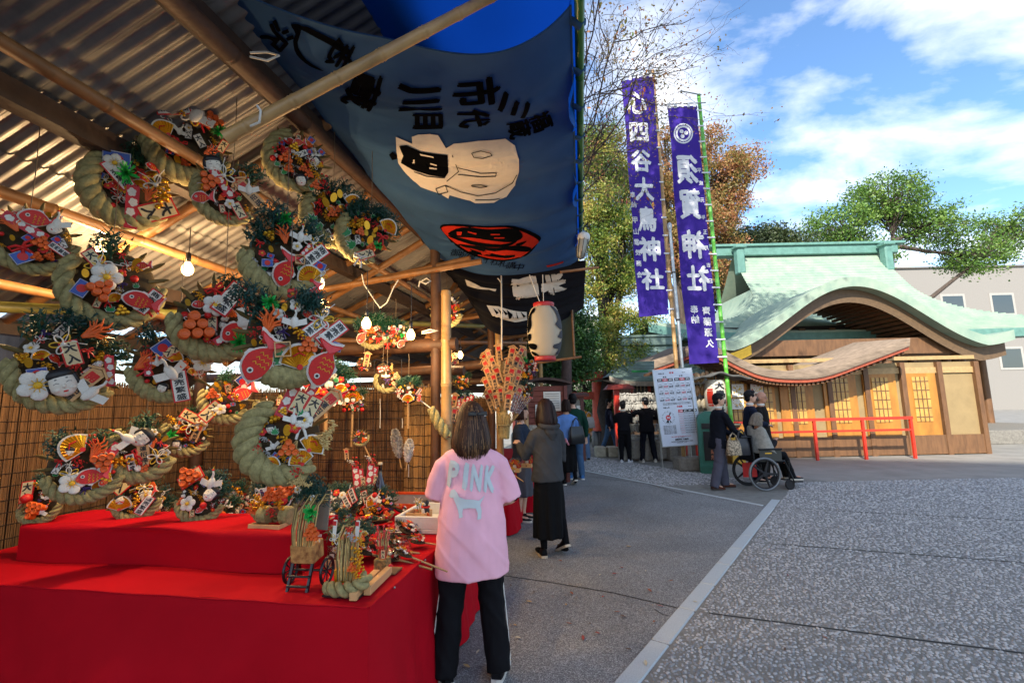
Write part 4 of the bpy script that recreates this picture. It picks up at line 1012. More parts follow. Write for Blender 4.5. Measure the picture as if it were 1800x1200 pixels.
# ------------------------------------------------------------------ calendar board
def signboard():
    TL, TR, BR, BL = P(1150, 652, 11.0), P(1218, 646, 11.0), P(1231, 781, 10.85), P(1162, 784, 10.85)
    w = ((TR-TL).length+(BR-BL).length)/2; h = ((BL-TL).length+(BR-TR).length)/2; c = (TL+TR+BR+BL)/4
    x = ((TR-TL)+(BR-BL)).normalized(); y = ((TL-BL)+(TR-BR)); y = (y-x*y.dot(x)).normalized(); z = x.cross(y)
    t = thing('notice_sign', 'tall white calendar board on thin legs in front of the banner poles', 'sign', mw=basis(x, y, z, c))
    mb = MB(); mb.box((0, 0, 0), (w, h, .025), bev=.004); mb.build('panel', mat('sign_white', '#c3ccd8', .45, var=.04), t)
    mb = MB(); fw = .014
    for sx in (-1, 1): mb.box((sx*(w/2+fw/2), 0, 0), (fw, h+2*fw, .035))
    for sy in (-1, 1): mb.box((0, sy*(h/2+fw/2), 0), (w, fw, .033))
    mb.build('frame', mat('alu', '#a8aaa8', .35, metal=.7), t)
    INK, RED, GREY = mat('sign_ink', '#0c0d12', .6, var=0), mat('sign_red', '#c4202c', .5, var=0), mat('sign_pink', '#c98a92', .6, var=0)
    k, r_, g_, wht = MB(), MB(), MB(), MB(); zt = .0145
    X = lambda u: -w/2+w*u
    Yf = lambda v: h/2-h*v
    def tx(m, s_, u, v, hh, bold=.03, maxw=None): fit_text(m, s_, X(u), Yf(v), hh*h*1.18, zt+.0012, max(bold, .045), 0, maxw and maxw*w)
    tx(k, '令和 6 年', .2, .05, .017, .05); tx(r_, '厄 除', .47, .045, .022, .07); tx(k, '（数え年）', .78, .05, .010, .01)
    tx(k, '男 性', .28, .098, .018, .06); tx(k, '女 性', .7, .092, .018, .06)
    for side, x0 in (0, .08), (1, .52):
        for c_ in range(3):
            (r_ if c_ == 1 else k).box((X(x0+.065+c_*.135), Yf(.137), zt), (w*.13, h*.037, .001))
            fit_text(wht, ('前厄', '本厄', '後厄')[c_], X(x0+.065+c_*.135), Yf(.137), h*.022, zt+.002, .05, 0, w*.11)
            for q in range(3):
                tx((r_ if c_ == 1 else k), (('24才', '25才', '26才'), ('41才', '42才', '43才'), ('60才', '61才', '62才'))[q][c_] if side == 0 else (('18才', '19才', '20才'), ('32才', '33才', '34才'), ('36才', '37才', '38才'))[q][c_], x0+.065+c_*.135, .225+q*.09, .026, .05, .115)
                tx(k, '平成年生', x0+.065+c_*.135, .195+q*.09, .008, .02, .1)
        for q in range(4): k.box((X(x0+.2), Yf(.158+q*.09), zt), (w*.41, .0018, .0006))
        for q in range(4): k.box((X(x0+q*.135), Yf(.28), zt), (.0018, h*.27, .0006))
    for q in range(2): tx(k, '厄年は人生の節目にあたり災厄が身にふりかかりやすいとされる年齢です', .5, .448+q*.017, .0095, .02, .86)
    tx(k, '令和 6 年', .22, .505, .018, .06); tx(r_, '方位除', .56, .498, .022, .07); tx(k, '（数え年）', .82, .503, .010, .01)
    # compass wheel
    cu, cv, rad = X(.235), Yf(.635), w*.15
    for i in range(24):
        a = 2*PI*i/24; mbx = k
        mbx.box((cu+rad*math.cos(a), cv+rad*math.sin(a), zt), (.02 if i % 2 else .035, .008, .0006), (0, 0, a))
    for a0, da in ((.9, .3), (4.2, .55), (5.0, .25)):
        k.prism([(cu+.055*math.cos(a0), cv+.055*math.sin(a0)), (cu+.9*rad*math.cos(a0), cv+.9*rad*math.sin(a0)), (cu+.9*rad*math.cos(a0+da), cv+.9*rad*math.sin(a0+da)), (cu+.055*math.cos(a0+da), cv+.055*math.sin(a0+da))], zt, zt+.0008)
    r_.prism([(cu+.058*math.cos(2*PI*i/24), cv+.058*math.sin(2*PI*i/24)) for i in range(24)], zt, zt+.001); fit_text(wht, '中央', cu, cv, .05, zt+.002, .05, 0, .07)
    for q in range(7): tx(k, '方位除のお祓いをお受けになり一年を無事に', .24, .742+q*.0165, .0085, .02, .33)
    for c_ in range(4):
        (r_ if c_ == 0 else k).box((X(.565+c_*.12), Yf(.558), zt), (w*.117, h*.036, .001)); fit_text(wht, ('八方塞', '鬼門', '病門', '困難')[c_], X(.565+c_*.12), Yf(.558), h*.018, zt+.002, .04, 0, w*.1)
        for q in range(9): tx((g_ if c_ == 0 else k), ('昭和25年生', '平成元年生', '令和五年生')[(q+c_) % 3], .565+c_*.12, .595+q*.0305, .0095, .02, .105)
    for q in range(10): k.box((X(.745), Yf(.58+q*.0305), zt), (w*.48, .0016, .0006))
    for q in range(5): k.box((X(.505+q*.12), Yf(.70), zt), (.0016, h*.27, .0006))
    tx(r_, '厄除・方位除の御祈祷を随時受け付けております', .5, .885, .010, .03, .6); tx(k, '詳しくは社務所まで', .5, .9, .008, .02, .4)
    tx(k, '須賀神社 社務所', .5, .922, .021, .06, .5); tx(k, '東京都新宿区須賀町五番地 電話受付 午前九時より午後四時', .5, .947, .009, .02, .64); tx(k, '毎日御祈祷を奉仕しております', .5, .962, .008, .02, .5)
    k.build('black_print', INK, t); r_.build('red_print', RED, t); g_.build('pink_print', GREY, t); wht.build('white_print', mat('sign_reversed', '#d8dce2', .6, var=0), t)
    Mi = basis(x, y, z, c).inverted()
    for fx, gx, gy in ((-.45, 1166, 828), (.45, 1236, 831)):
        a = Vector((fx*w, h*.48, -.03)); b = Mi @ PZ(gx, gy); mb = MB(); mb.cyl(a, b, .013, n=8); mb.build('leg', mat('alu', '#a8aaa8'), t)
    for fx in (-.4, .4):
        a = Vector((fx*w, h*.3, -.03)); b = Mi @ (PZ(1200, 826)+Vector((fx*.8, .55, 0))); mb = MB(); mb.cyl(a, b, .012, n=8); mb.build('rear_leg', mat('alu', '#a8aaa8'), t)
signboard()
def charm_box():
    p = PZ(1252, 830); t = thing('charm_return_box', 'dark green arched collection box with black lettered panel beside the board', 'box', p, (0, 0, -.3)); w, d = .5, .45; zt = P(1252, 722, p.y).z
    GR = mat('green_paint', '#2a6a5a', .5, var=.15, scale=6, bump=.08); n = 14; r_ = w/2; zs = zt-r_*.8
    prof = [(-w/2, 0)]+[(-r_*math.cos(PI*i/n), zs+r_*.8*math.sin(PI*i/n)) for i in range(n+1)]+[(w/2, 0)]
    mb = MB(); vs = [(x, -d/2, z) for x, z in prof]+[(x, d/2, z) for x, z in prof]; m = len(prof)
    mb.add(vs, [list(range(m)), [m+i for i in range(m)][::-1]]+[(i, m+i, m+(i+1) % m, (i+1) % m) for i in range(m)]); mb.build('body', GR, t)
    mb = MB(); mb.box((.03, -d/2-.012, zs-.12), (w*.8, .03, .12)); mb.build('slot', BLACKW, t)
    mb = MB(); mb.box((.03, -d/2-.012, zs-.55), (w*.72, .03, .62)); pn = mb.build('panel', BLACKW, t)
    mb = MB(); mb.box((0, -d/2-.01, zs-.98), (w*1.03, .03, .06)); mb.build('band', GR, t)
    mb = MB(); mb.m = basis((1, 0, 0), (0, 0, 1), (0, -1, 0), (.03, -d/2-.029, zs-.55))
    for i, ch in enumerate('古神札納所'): add_text(mb, ch, 0, .24-.12*i, .1, .1, 0, .05)
    mb.build('lettering', mat('copper_ink', '#a5674a', .6), pn)
charm_box()

# ================================================================== the stall row
CORR = mat('corrugated_iron', '#75757a', .5, metal=.35, var=.35, scale=2.5, col2='#8e8a84', bump=.1, bscale=20, detail=8)
stall = thing('market_stall', 'long timber and bamboo market stall with corrugated iron roof', 'stall', SO, (0, 0, 0))
def SL(u, v, z): return S(u, v, z)-SO
def roof_z(v): return 3.80-.47*v
def corr_mesh(w, L):
    mb = MB(); n = int(w/.0127); vs = []
    for i in range(n+1):
        x = w*i/n; z = .011*math.cos(2*PI*x/.076)
        vs += [(x, 0, z), (x, L, z)]
    mb.add(vs, [(2*i, 2*i+2, 2*i+3, 2*i+1) for i in range(n)], True); return mb.mesh('corrugated_sheet', CORR)
CS = corr_mesh(.76, 1.35); slope = math.atan(.47)
for i in range(24):
    for k in range(3):
        u = -2.6+i*.70; v = -.35+k*1.13
        x = SD; y = (SN*math.cos(slope)+Vector((0, 0, -math.sin(slope)))); z = x.cross(y)
        o = link('corrugated_sheet', CS, stall, mw=basis(x, y, z, SL(u, v, roof_z(v)+.012*(2-k)+.007*(i % 2)+.03)))
def pole(nm, a, b, r, m, bam=True, seed=0, step=.34):
    a, b = Vector(a), Vector(b); mb = MB()
    if bam: bamboo(mb, (0, 0, 0), b-a, r, step, seed)
    else:
        g = random.Random(seed); k = 8
        mb.tube([(b-a)*(i/k)+Vector((g.uniform(-1, 1), g.uniform(-1, 1), g.uniform(-1, 1)))*r*.18 for i in range(k+1)], [r*g.uniform(.93, 1.07) for i in range(k+1)], 10)
    return mb.build(nm, m, stall, a)
# purlins along the street
ROUGHT = mat('rough_timber', '#3a2a20', .75, var=.35, scale=8, bump=.4, bscale=25)
for j, v in enumerate((-.25, .70, 1.5, 2.5, 3.2)):
    mb = MB(); mb.m = basis(SD, SN, Vector((0, 0, 1)), SL(-2.8, v, roof_z(v)-.07)); mb.box((8.3, 0, 0), (16.6, .10, .11)); mb.build('purlin', ROUGHT, stall)
# split log with bark along the banner edge
pole('eave_pole', SL(-2.6, .66, roof_z(.66)-.15), SL(9.0, .66, roof_z(.66)-.15), .05, LOG, True, 4, .6)
# rafters
for i, u in enumerate((-2.4, -.9, .55, 1.45, 2.25, 3.3, 4.5, 5.8, 7.2, 8.6, 10)):
    pole('rafter', SL(u, -.3, roof_z(-.3)-.04), SL(u, 3.3, roof_z(3.3)-.04), .038, BAMBD, True, 10+i)
# posts at the bay ends, beams, braces
for i, u in enumerate((-2.4, 2.32, 4.75, 7.2, 9.8)):
    pole('post', SL(u, .52, 0), SL(u, .52, roof_z(.52)-.12), .052, LOG, False, 30+i)
    pole('post', SL(u, 3.2, 0), SL(u, 3.2, roof_z(3.2)-.1), .06, LOG, False, 40+i)
    pole('bamboo_post', SL(u-.03, .40, 0), SL(u-.03, .40, 2.72), .055, BAMB, True, 50+i, .42)
    pole('tie_beam', SL(u, .3, 2.18), SL(u, 3.4, 2.18), .07, LOG, False, 60+i)
    pole('tie_beam', SL(u+.25, .3, 1.95), SL(u+.25, 3.4, 1.95), .05, LOG, False, 70+i)
    pole('crossing_bamboo', SL(u-.1, 1.9, 2.78), SL(u-.08, .02, 2.98), .033, BAMBD, True, 80+i)
    pole('crossing_bamboo', SL(u-.02, 1.35, 2.86), SL(u-.02, .15, 3.04), .03, BAMBD, True, 90+i)
    pole('brace', SL(u, .6, 2.25), SL(u+1.3, .6, roof_z(.6)-.15), .035, BAMBD, True, 100+i)
    pole('brace', SL(u+.1, 3.0, 2.1), SL(u+.1, .7, 3.3), .04, BAMBD, True, 110+i)
for i, (v, z) in enumerate(((1.2, 3.05), (1.9, 2.72), (2.6, 2.4))):
    pole('roof_bamboo', SL(-2.5, v, z), SL(10, v, z), .034, BAMBD, True, 120+i, .45)
pole('long_bamboo', SL(.2, 3.0, 2.30), SL(5.8, .9, 2.95), .04, BAMBG, True, 131)
pole('long_bamboo', SL(2.5, 2.4, 2.35), SL(6.8, .3, 2.75), .035, BAMBD, True, 132)
# the bare bamboo crossing the view
bamboo_obj('bamboo_pole', P(395, 243, 1.75), P(905, -28, 1.95), .0275, BAMB, None, .215, 3, label='pale bamboo pole crossing under the dark blue banner', cat='pole')
# white cords
CORD = mat('white_cord', '#c9c5bb', .8, var=.1)
def cord(pts, r, label):
    pts = [Vector(p) for p in pts]; mb = MB(); mb.m = Matrix.Translation(-pts[0]); mb.tube(pts, r, 6); return mb.build('cord', CORD, None, pts[0], label=label, cat='cord')
cord([P(440, 222, 1.74), P(456, 215, 1.73), P(458, 195, 1.73), P(452, 186, 1.75)], .005, 'white cord end tied round the near bamboo pole')
cord([P(440, 100, 2.1), P(470, 107, 2.1), P(490, 98, 2.1), P(470, 92, 2.12), P(440, 93, 2.12)], .006, 'loops of white cord on the timber near the top left')
cord([P(881, 478, 5.3), P(882, 545, 5.3), P(882, 614, 5.3)], .008, 'long white cord hanging beside the lantern')
cord([P(875, 489, 5.3), P(880, 495, 5.3), P(882, 500, 5.28)], .006, 'short knot end on the long white cord')
cord([P(738, 496, 4.4), P(750, 489, 4.38), P(757, 494, 4.38), P(748, 499, 4.36), P(738, 494, 4.4), P(736, 504, 4.4)], .008, 'white cord lashing where bamboo crosses the main post')
cord([P(742, 583, 4.42), P(755, 579, 4.36), P(770, 581, 4.4), P(755, 584, 4.36), P(742, 586, 4.42)], .008, 'white cord band round the cut bamboo post')
cord([P(1017, 235, 3.6), P(1010, 205, 3.55), P(1024, 205, 3.6), P(1013, 215, 3.55), P(1008, 235, 3.6)], .006, 'white cord knotted on the green pole')

# ------------------------------------------------------------------ the dark blue banner overhead
GP0, GP1 = PZ(1018, -60, 3.52), PZ(1021, 408, 3.52)
GPOLE = mat('green_plastic', '#2f6b2c', .35, var=.15, scale=5)
mb = MB(); mb.m = Matrix.Translation(-GP0); bamboo(mb, GP0, GP1, .026, .5, 8); mb.build('green_pole', GPOLE, None, GP0, label='dark green pole holding the banner ties', cat='pole')
bl0, bl1 = P(375, -30, 1.98), P(762, 447, 4.7); bm0, bm1 = P(775, 92, 2.2), P(905, 490, 5.25); br0, br1 = PZ(1003, 8, 3.5), PZ(1016, 462, 3.42)
def lag3(a, b, c, s_): return a*((s_-.5)*(s_-1)*2) + b*(s_*(1-s_)*4) + c*(s_*(s_-.5)*2)
def banner(s_, t_):
    L, M_, R_ = bl0.lerp(bl1, t_), bm0.lerp(bm1, t_), br0.lerp(br1, t_); p = lag3(L, M_, R_, s_)
    e = 4*max(0, s_)*max(0, 1-s_)
    w = .022*math.sin(t_*31+s_*2.2)+.006*math.sin(t_*53+s_*4+1)+.03*math.sin(t_*9-s_*2)
    w += .035*noise.noise(Vector((s_*2.5, t_*9, 1.3)))+.012*(1-abs(math.sin(t_*19+s_*1.4+1.2*noise.noise(Vector((s_*1.5, t_*4, 7))))))**4
    tug = .012*math.sin(t_*2*PI*11)*max(0, s_-.75)*4
    return p+Vector((0, 0, w*(.25+e)+tug))
NAVY = cloth_mat('indigo_cloth', '#39597f', .22, var=.12, bump=.25)
bnr = thing('overhead_banner', 'huge faded indigo cloth banner sagging overhead with black characters and white figure', 'banner', bm0)
mb = MB(); mb.m = Matrix.Translation(-bm0); mb.grid(banner, 60, 150); mb.build('cloth', NAVY, bnr)
invb = inv_surf(banner, 40)
BM_ = Matrix.Translation(-bm0)
BINK = mat('black_dye', '#06070a', 1, var=.1, spec=.03); BIVORY = mat('ivory_dye', '#cfc6b8', 1, var=.08, spec=.05); BRED = mat('red_dye', '#a8281a', 1, var=.12, spec=.05); 
def bpart(nm, m, fnc, off):
    mb = MB(); mb.m = BM_; fnc(mb, off); return mb.build(nm, m, bnr)
def rq(cx, cy, w, h, rot):       # image box of a glyph whose top points to the right: quad order tl,tr,br,bl of the upright glyph
    up = Vector((math.cos(rot), math.sin(rot))); rt = Vector((-up.y, up.x)); c = Vector((cx, cy))
    q = [c+up*h/2-rt*w/2, c+up*h/2+rt*w/2, c-up*h/2+rt*w/2, c-up*h/2-rt*w/2]; return [(p.x, p.y) for p in q]
GB = [('市', 838, 158, 50, 86, -.12), ('川', 738, 168, 50, 78, -.03), ('三', 903, 183, 36, 50, .35), ('代', 833, 206, 34, 58, -.1), ('目', 752, 212, 28, 54, -.02), ('福', 950, 212, 32, 40, -.4), ('蔵', 912, 226, 32, 42, -.25), ('蔵', 637, 155, 70, 62, .35), ('志', 600, 95, 52, 44, .5), ('沢', 488, 62, 44, 50, .7)]
def gl(mb, off):
    for ch, x, y, w, h, r_ in GB:
        cm = MB(); cm.m = BM_; glyph_on(cm, banner, invb, ch, rq(x, y, w, h, r_), off, .05); cm.build('character', BINK, bnr)
    poly_on(mb, banner, invb, smooth_closed([(512, 42), (530, 44), (528, 60), (524, 80), (540, 105), (570, 124), (545, 115), (522, 95), (516, 72), (520, 58)], 3), off)
    poly_on(mb, banner, invb, [(512, 42), (540, 46), (590, 70), (620, 90), (615, 98), (580, 78), (535, 54)], off)
bpart('brush_stroke', BINK, gl, .006)
FIG = [(696, 240), (725, 252), (724, 240), (735, 236), (755, 235), (770, 237), (778, 250), (784, 260), (798, 252), (840, 247), (888, 243), (905, 255), (912, 280), (912, 300), (905, 325), (890, 345), (868, 356), (835, 357), (818, 350), (790, 342), (788, 349), (775, 340), (740, 328), (725, 315), (715, 305), (700, 285), (697, 262)]
bpart('white_figure', BIVORY, lambda mb, off: poly_on(mb, banner, invb, FIG, off, .02), .006)
def figlines(mb, off):
    poly_on(mb, banner, invb, [(702, 255), (715, 254), (740, 265), (787, 271), (788, 302), (782, 310), (755, 306), (726, 297), (705, 285), (709, 272)], off)
    poly_on(mb, banner, invb, [(684, 270), (690, 265), (698, 271), (698, 278), (690, 280)], off)
    def line(pts, w=1.3):
        for a, b in zip(pts[:-1], pts[1:]):
            a, b = Vector(a), Vector(b); d = (b-a).normalized(); n = Vector((-d.y, d.x))*w/2; poly_on(mb, banner, invb, [tuple(a-n), tuple(b-n), tuple(b+n), tuple(a+n)], off+.001, .2)
    line([(795, 271), (806, 300), (785, 317)]); line([(804, 293), (845, 303), (872, 302), (871, 308), (845, 309), (805, 305)])
    line([(829, 268), (845, 264), (862, 268), (865, 272), (848, 277), (833, 275), (829, 268)]); line([(828, 324), (845, 323), (856, 326), (845, 328), (830, 326), (828, 324)])
    line([(728, 300), (750, 308), (782, 311)]); line([(766, 330), (783, 324), (787, 336), (771, 340), (766, 330)]); line([(783, 324), (810, 336), (840, 343), (870, 338), (900, 320), (908, 305)]); line([(835, 350), (860, 350), (878, 348)])
bpart('figure_ink', BINK, figlines, .010)
def figwhite(mb, off):
    for q in ([(727, 278), (729, 278), (729, 285), (726, 284)], [(738, 268), (762, 273), (762, 275), (740, 271)], [(757, 284), (768, 287), (768, 289), (756, 286)], [(755, 292), (768, 294), (768, 296), (755, 295)]): poly_on(mb, banner, invb, q, off)
bpart('figure_highlight', BIVORY, figwhite, .013)['kind'] = 'stuff'
RB = [(774, 396), (800, 393), (850, 397), (905, 397), (948, 414), (944, 428), (925, 448), (890, 458), (860, 456), (825, 446), (800, 430), (783, 412)]
bpart('emblem_rim', BINK, lambda mb, off: poly_on(mb, banner, invb, smooth_closed(RB, 4), off), .006)
RI = [(777, 398), (802, 396), (850, 399), (900, 400), (944, 420), (938, 432), (918, 448), (888, 455), (860, 453), (828, 443), (803, 427), (785, 412)]
bpart('red_emblem', BRED, lambda mb, off: poly_on(mb, banner, invb, smooth_closed(RI, 4), off), .009)
def emb(mb, off):
    for q in ([(788, 408), (812, 398), (860, 402), (905, 400), (918, 415), (900, 424), (870, 422), (830, 416), (800, 414)], [(787, 412), (810, 416), (840, 424), (880, 428), (908, 422), (890, 432), (850, 432), (815, 424)], [(806, 427), (835, 430), (870, 434), (905, 430), (932, 434), (925, 441), (890, 438), (868, 440), (846, 436), (820, 434)], [(826, 436), (850, 444), (880, 450), (905, 446), (895, 452), (868, 450), (838, 445)], [(905, 428), (925, 422), (915, 430)], [(822, 441), (836, 440), (842, 446), (830, 446)]):
        poly_on(mb, banner, invb, smooth_closed(q, 3), off)
bpart('emblem_ink', BINK, emb, .012)
def emb2(mb, off):
    for q in ([(862, 409), (878, 409), (878, 411), (862, 411)], [(868, 415), (886, 415), (886, 417), (868, 417)], [(803, 405), (812, 405), (811, 411), (804, 411)], [(845, 442), (852, 438), (860, 444), (848, 447)], [(822, 404), (838, 408), (836, 410), (822, 406)]): poly_on(mb, banner, invb, q, off)
bpart('emblem_red_flecks', BRED, emb2, .015)
bpart('red_corner_mark', BRED, lambda mb, off: poly_on(mb, banner, invb, [(960, 466), (990, 458), (990, 461), (962, 469)], off), .006)
def edge_text(mb, off):
    for i, ch in enumerate('御祝儀 千社札講中'): 
        if ch != ' ': glyph_on(mb, banner, invb, ch, box_quad(800+i*14, 443+i*3.2, 16, 12, -.4), off, .02)
bpart('dark_edge_lettering', BINK, edge_text, .006)
# hem and ties to the green pole
mb = MB(); mb.m = BM_; mb.tube([banner(i/60, 0.0) for i in range(61)], .006, 6); mb.tube([banner(1, i/80) for i in range(81)], .006, 6); mb.tube([banner(i/60, 1.0) for i in range(61)], .006, 6); mb.build('hem', NAVY, bnr)
for i in range(12):
    t_ = .02+i*.086; p = banner(1, t_); e = GP0.lerp(GP1, (p.y-GP0.y+.05)/(GP1.y-GP0.y)); mb = MB(); mb.m = BM_
    mb.tube([p+Vector((-.03, 0, 0)), p.lerp(e, .5)+Vector((0, 0, -.015)), e+Vector((0, 0, -.03)), e+Vector((.032, .0, 0)), e+Vector((0, 0, .03))], .024, 6, flat=.12, up=(0, .2, 1)); mb.build('tie', NAVY, bnr)
# second banner, black
B2 = [P(760, 452, 4.85), P(842, 545, 6.5), P(890, 470, 5.5), P(905, 592, 6.5), PZ(1030, 458, 3.42), PZ(1026, 540, 3.2)]
def banner2(s_, t_):
    p = lag3(B2[0].lerp(B2[1], t_), B2[2].lerp(B2[3], t_), B2[4].lerp(B2[5], t_), s_); e = 4*s_*(1-s_)
    return p+Vector((0, 0, (.02*math.sin(t_*25+s_*3)+.02*math.sin(t_*41-s_*5))*(.3+e)))
b2 = thing('black_banner', 'black cloth banner with cream characters hanging behind the white lantern', 'banner', B2[2])
mb = MB(); mb.m = Matrix.Translation(-B2[2]); mb.grid(banner2, 40, 50); mb.build('cloth', cloth_mat('black_cloth', '#1b1b20', .15, var=.15), b2)
inv2 = inv_surf(banner2, 30); mb = MB(); mb.m = Matrix.Translation(-B2[2])
glyph_on(mb, banner2, inv2, '原', rq(922, 505, 38, 46, -.25), .008, .08); glyph_on(mb, banner2, inv2, '半', rq(972, 498, 38, 46, -.3), .008, .08)
for q in ([(855, 536), (875, 538), (925, 548), (926, 562), (905, 566), (880, 560), (862, 549)], [(817, 490), (835, 494), (872, 508), (870, 512), (845, 504)], ): poly_on(mb, banner2, inv2, q, .008)
mb.build('cream_lettering', BIVORY, b2)
mb = MB(); mb.m = Matrix.Translation(-B2[2])
for k in range(7): x = 866+k*8; poly_on(mb, banner2, inv2, [(x, 541+k), (x+10, 549+k), (x+6, 552+k)], .012)
mb.build('ink_flecks', BINK, b2)
# blue tarpaulin over the front of the stall
TARP = cloth_mat('blue_tarpaulin', '#1558c0', .7, var=.1, rough=.45, bump=.1, weave=120)
gd = (GP1-GP0).normalized(); tp = [S(-2.4, .12, 3.80), S(4.2, .12, 3.76), GP0-gd*1.6+Vector((0, 0, .07)), GP1+gd*.3+Vector((0, 0, .07))]
def tarp(a, b):
    p = tp[0].lerp(tp[1], a).lerp(tp[2].lerp(tp[3], a), b); return p+Vector((0, 0, -.06*math.sin(PI*b)+.03*math.sin(a*26+b*5)*b+.05*noise.noise(Vector((a*14, b*3, 0)))))
tob = thing('tarpaulin', 'bright blue tarpaulin stretched above the indigo banner', 'tarpaulin', tp[0])
mb = MB(); mb.m = Matrix.Translation(-tp[0]); mb.grid(tarp, 90, 16); mb.build('sheet', TARP, tob)
mb = MB(); mb.m = Matrix.Translation(-tp[0])
mb.grid(lambda a, b: tarp(.2+.8*a, 1)+Vector((-.055-.02*math.sin(a*60), 0, -b*(.13+.06*math.sin(a*22)))), 90, 4); mb.build('hanging_edge', TARP, tob)
for k in range(9):
    p = tarp(.12+.1*k, .22)-tp[0]; mb = MB(); mb.m = Matrix.Translation(p+Vector((0, 0, -.004))); mb.lathe([(.008, 0), (.018, -.001), (.018, -.004), (.008, -.005)], 12); mb.build('eyelet', mat('galvanised', '#a3a8aa'), tob)
# dull green sheet hanging at the end of the black banner
g0 = P(958, 545, 7.4); mb = MB()
mb.grid(lambda a, b: P(956+54*a, 538+92*b, 7.4)-g0+Vector((0, .05*math.sin(a*9+b*2), 0)), 12, 12); mb.build('canvas_sheet', cloth_mat('olive_canvas', '#4b5045', .35), None, g0, label='dull olive canvas sheet hanging behind the lantern', cat='canvas sheet')
bamboo_obj('bamboo_rail', P(925, 640, 7.3), P(1022, 627, 7.3), .022, BAMBD, None, label='thin bamboo rail below the lantern and canvas sheet', cat='pole', seed=2)
bamboo_obj('bamboo_upright', P(1010, 632, 7.35), P(1005, 541, 7.35), .018, BAMBD, None, label='short bamboo upright at the edge of the canvas sheet', cat='pole', seed=3)
bamboo_obj('bamboo_pole', P(985, 478, 5.6), P(1052, 470, 5.7), .018, BAMBD, None, label='thin bamboo arm poking out right of the work lamp', cat='pole', seed=5)

# ------------------------------------------------------------------ hanging lanterns and lamp
def big_lantern():
    Y = 5.0; top, bot = P(957, 533, Y), P(957, 634, Y); c = P(957, 585, Y); r_ = (P(987, 585, Y)-P(927, 585, Y)).length/2; h = top.z-bot.z
    t = thing('paper_lantern', 'white ribbed paper lantern with black brush strokes hanging under the banner', 'lantern', (c.x, c.y, bot.z))
    def rad(q): return r_*(.62+.38*math.sin(PI*min(1, max(0, q)))**.5)
    mb = MB(); n = 44; mb.lathe([(rad(i/n)*(1+.011*(1 if i % 2 else -1)), h*.07+h*.86*i/n) for i in range(n+1)], 40); mb.build('paper_body', cloth_mat('lantern_washi', '#c6bda9', .3, var=.06), t)
    RING = mat('lantern_red', '#a51f22', .45, var=.15)
    for z0, z1, nm in ((0, h*.075, 'bottom_ring'), (h*.925, h, 'top_ring')):
        mb = MB(); mb.lathe([(rad(0)*.98, z0), (rad(0)*1.0, z0+.003), (rad(0)*1.0, z1-.003), (rad(0)*.98, z1)], 32); mb.build(nm, RING, t)
    def patch(pts):      # pts: (angle from the front, height 0..1)
        V = [Vector((a, b, 0)) for a, b in smooth_closed(pts, 3)]; V2, F2 = subdiv(V, [list(range(len(V)))], .12); vs = []
        for v in V2:
            rr = rad(v.y)*1.02+.004; vs.append((rr*math.sin(v.x), -rr*math.cos(v.x), h*.07+h*.86*v.y))
        mb.add(vs, F2)
    mb = MB(); patch([(-.95, .93), (-.72, .95), (-.7, .87), (-.95, .8), (-.85, .6), (-1.1, .48), (-1.3, .5), (-1.25, .8)])
    patch([(-1.3, .42), (-.95, .44), (-.95, .34), (-1.25, .3)]); patch([(-1.3, .25), (-.8, .24), (-.55, .19), (-.7, .12), (-1.1, .14), (-1.35, .2)]); patch([(-1.2, .1), (-.75, .06), (-.6, .0), (-1.1, .02)])
    mb.build('left_brush_stroke', BINK, t)
    mb = MB(); patch([(.45, .98), (.75, .97), (1.1, .88), (1.35, .7), (1.3, .55), (.95, .52), (.6, .6), (.8, .7), (.72, .85)]); patch([(.85, .4), (1.1, .5), (1.4, .5), (1.4, .36), (1.0, .34), (.75, .36)]); patch([(.5, .2), (.9, .24), (1.35, .3), (1.4, .1), (1.0, 0), (.8, .05), (.95, .12), (.5, .14)])
    mb.build('right_brush_stroke', mat('grey_ink', '#3a3a40', .85), t)
    for x0 in (-.06, 0):
        mb = MB(); mb.cyl((x0*.6, 0, h), (x0*2.4, 0, h+.32), .005, n=5); mb.build('hanging_cord', CORD, t)
big_lantern()
def work_lamp():
    Y = 4.6; p = P(1026, 418, Y); q = P(1020, 455, Y); t = thing('work_lamp', 'white caged lamp hanging from the end of the green pole', 'lamp', p); ax = (q-p); L = ax.length; z = -ax.normalized(); x = z.cross(Vector((0, 1, 0))).normalized(); y = z.cross(x)
    M_ = basis(x, y, z, (0, 0, 0))
    mb = MB(); mb.m = M_; mb.lathe([(.02, .05), (.05, .045), (.062, .02), (.062, -.02), (.055, -.03)], 18); mb.build('cap', mat('white_plastic', '#c2c2bd', .4, var=.05), t)
    mb = MB(); mb.m = M_; mb.lathe([(.052, -.03), (.05, -L*.6), (.035, -L*.9), (.01, -L)], 18); mb.build('globe', mat('frosted', '#9a988c', .25, var=.1), t)
    for k in range(8):
        a = 2*PI*k/8; c, s_ = math.cos(a), math.sin(a); mb = MB(); mb.m = M_; mb.tube([(c*.06, s_*.06, -.02), (c*.058, s_*.058, -L*.6), (c*.04, s_*.04, -L*.92), (0, 0, -L*1.03)], .0035, 5); mb.build('cage_bar', mat('cage', '#2a2a2a', .5), t)
    mb = MB(); mb.m = M_; mb.tube([(0, 0, .05), (.02, 0, .1), (-.02, .02, .16)], .008, 6); mb.build('hook', BLACKW, t)
work_lamp()
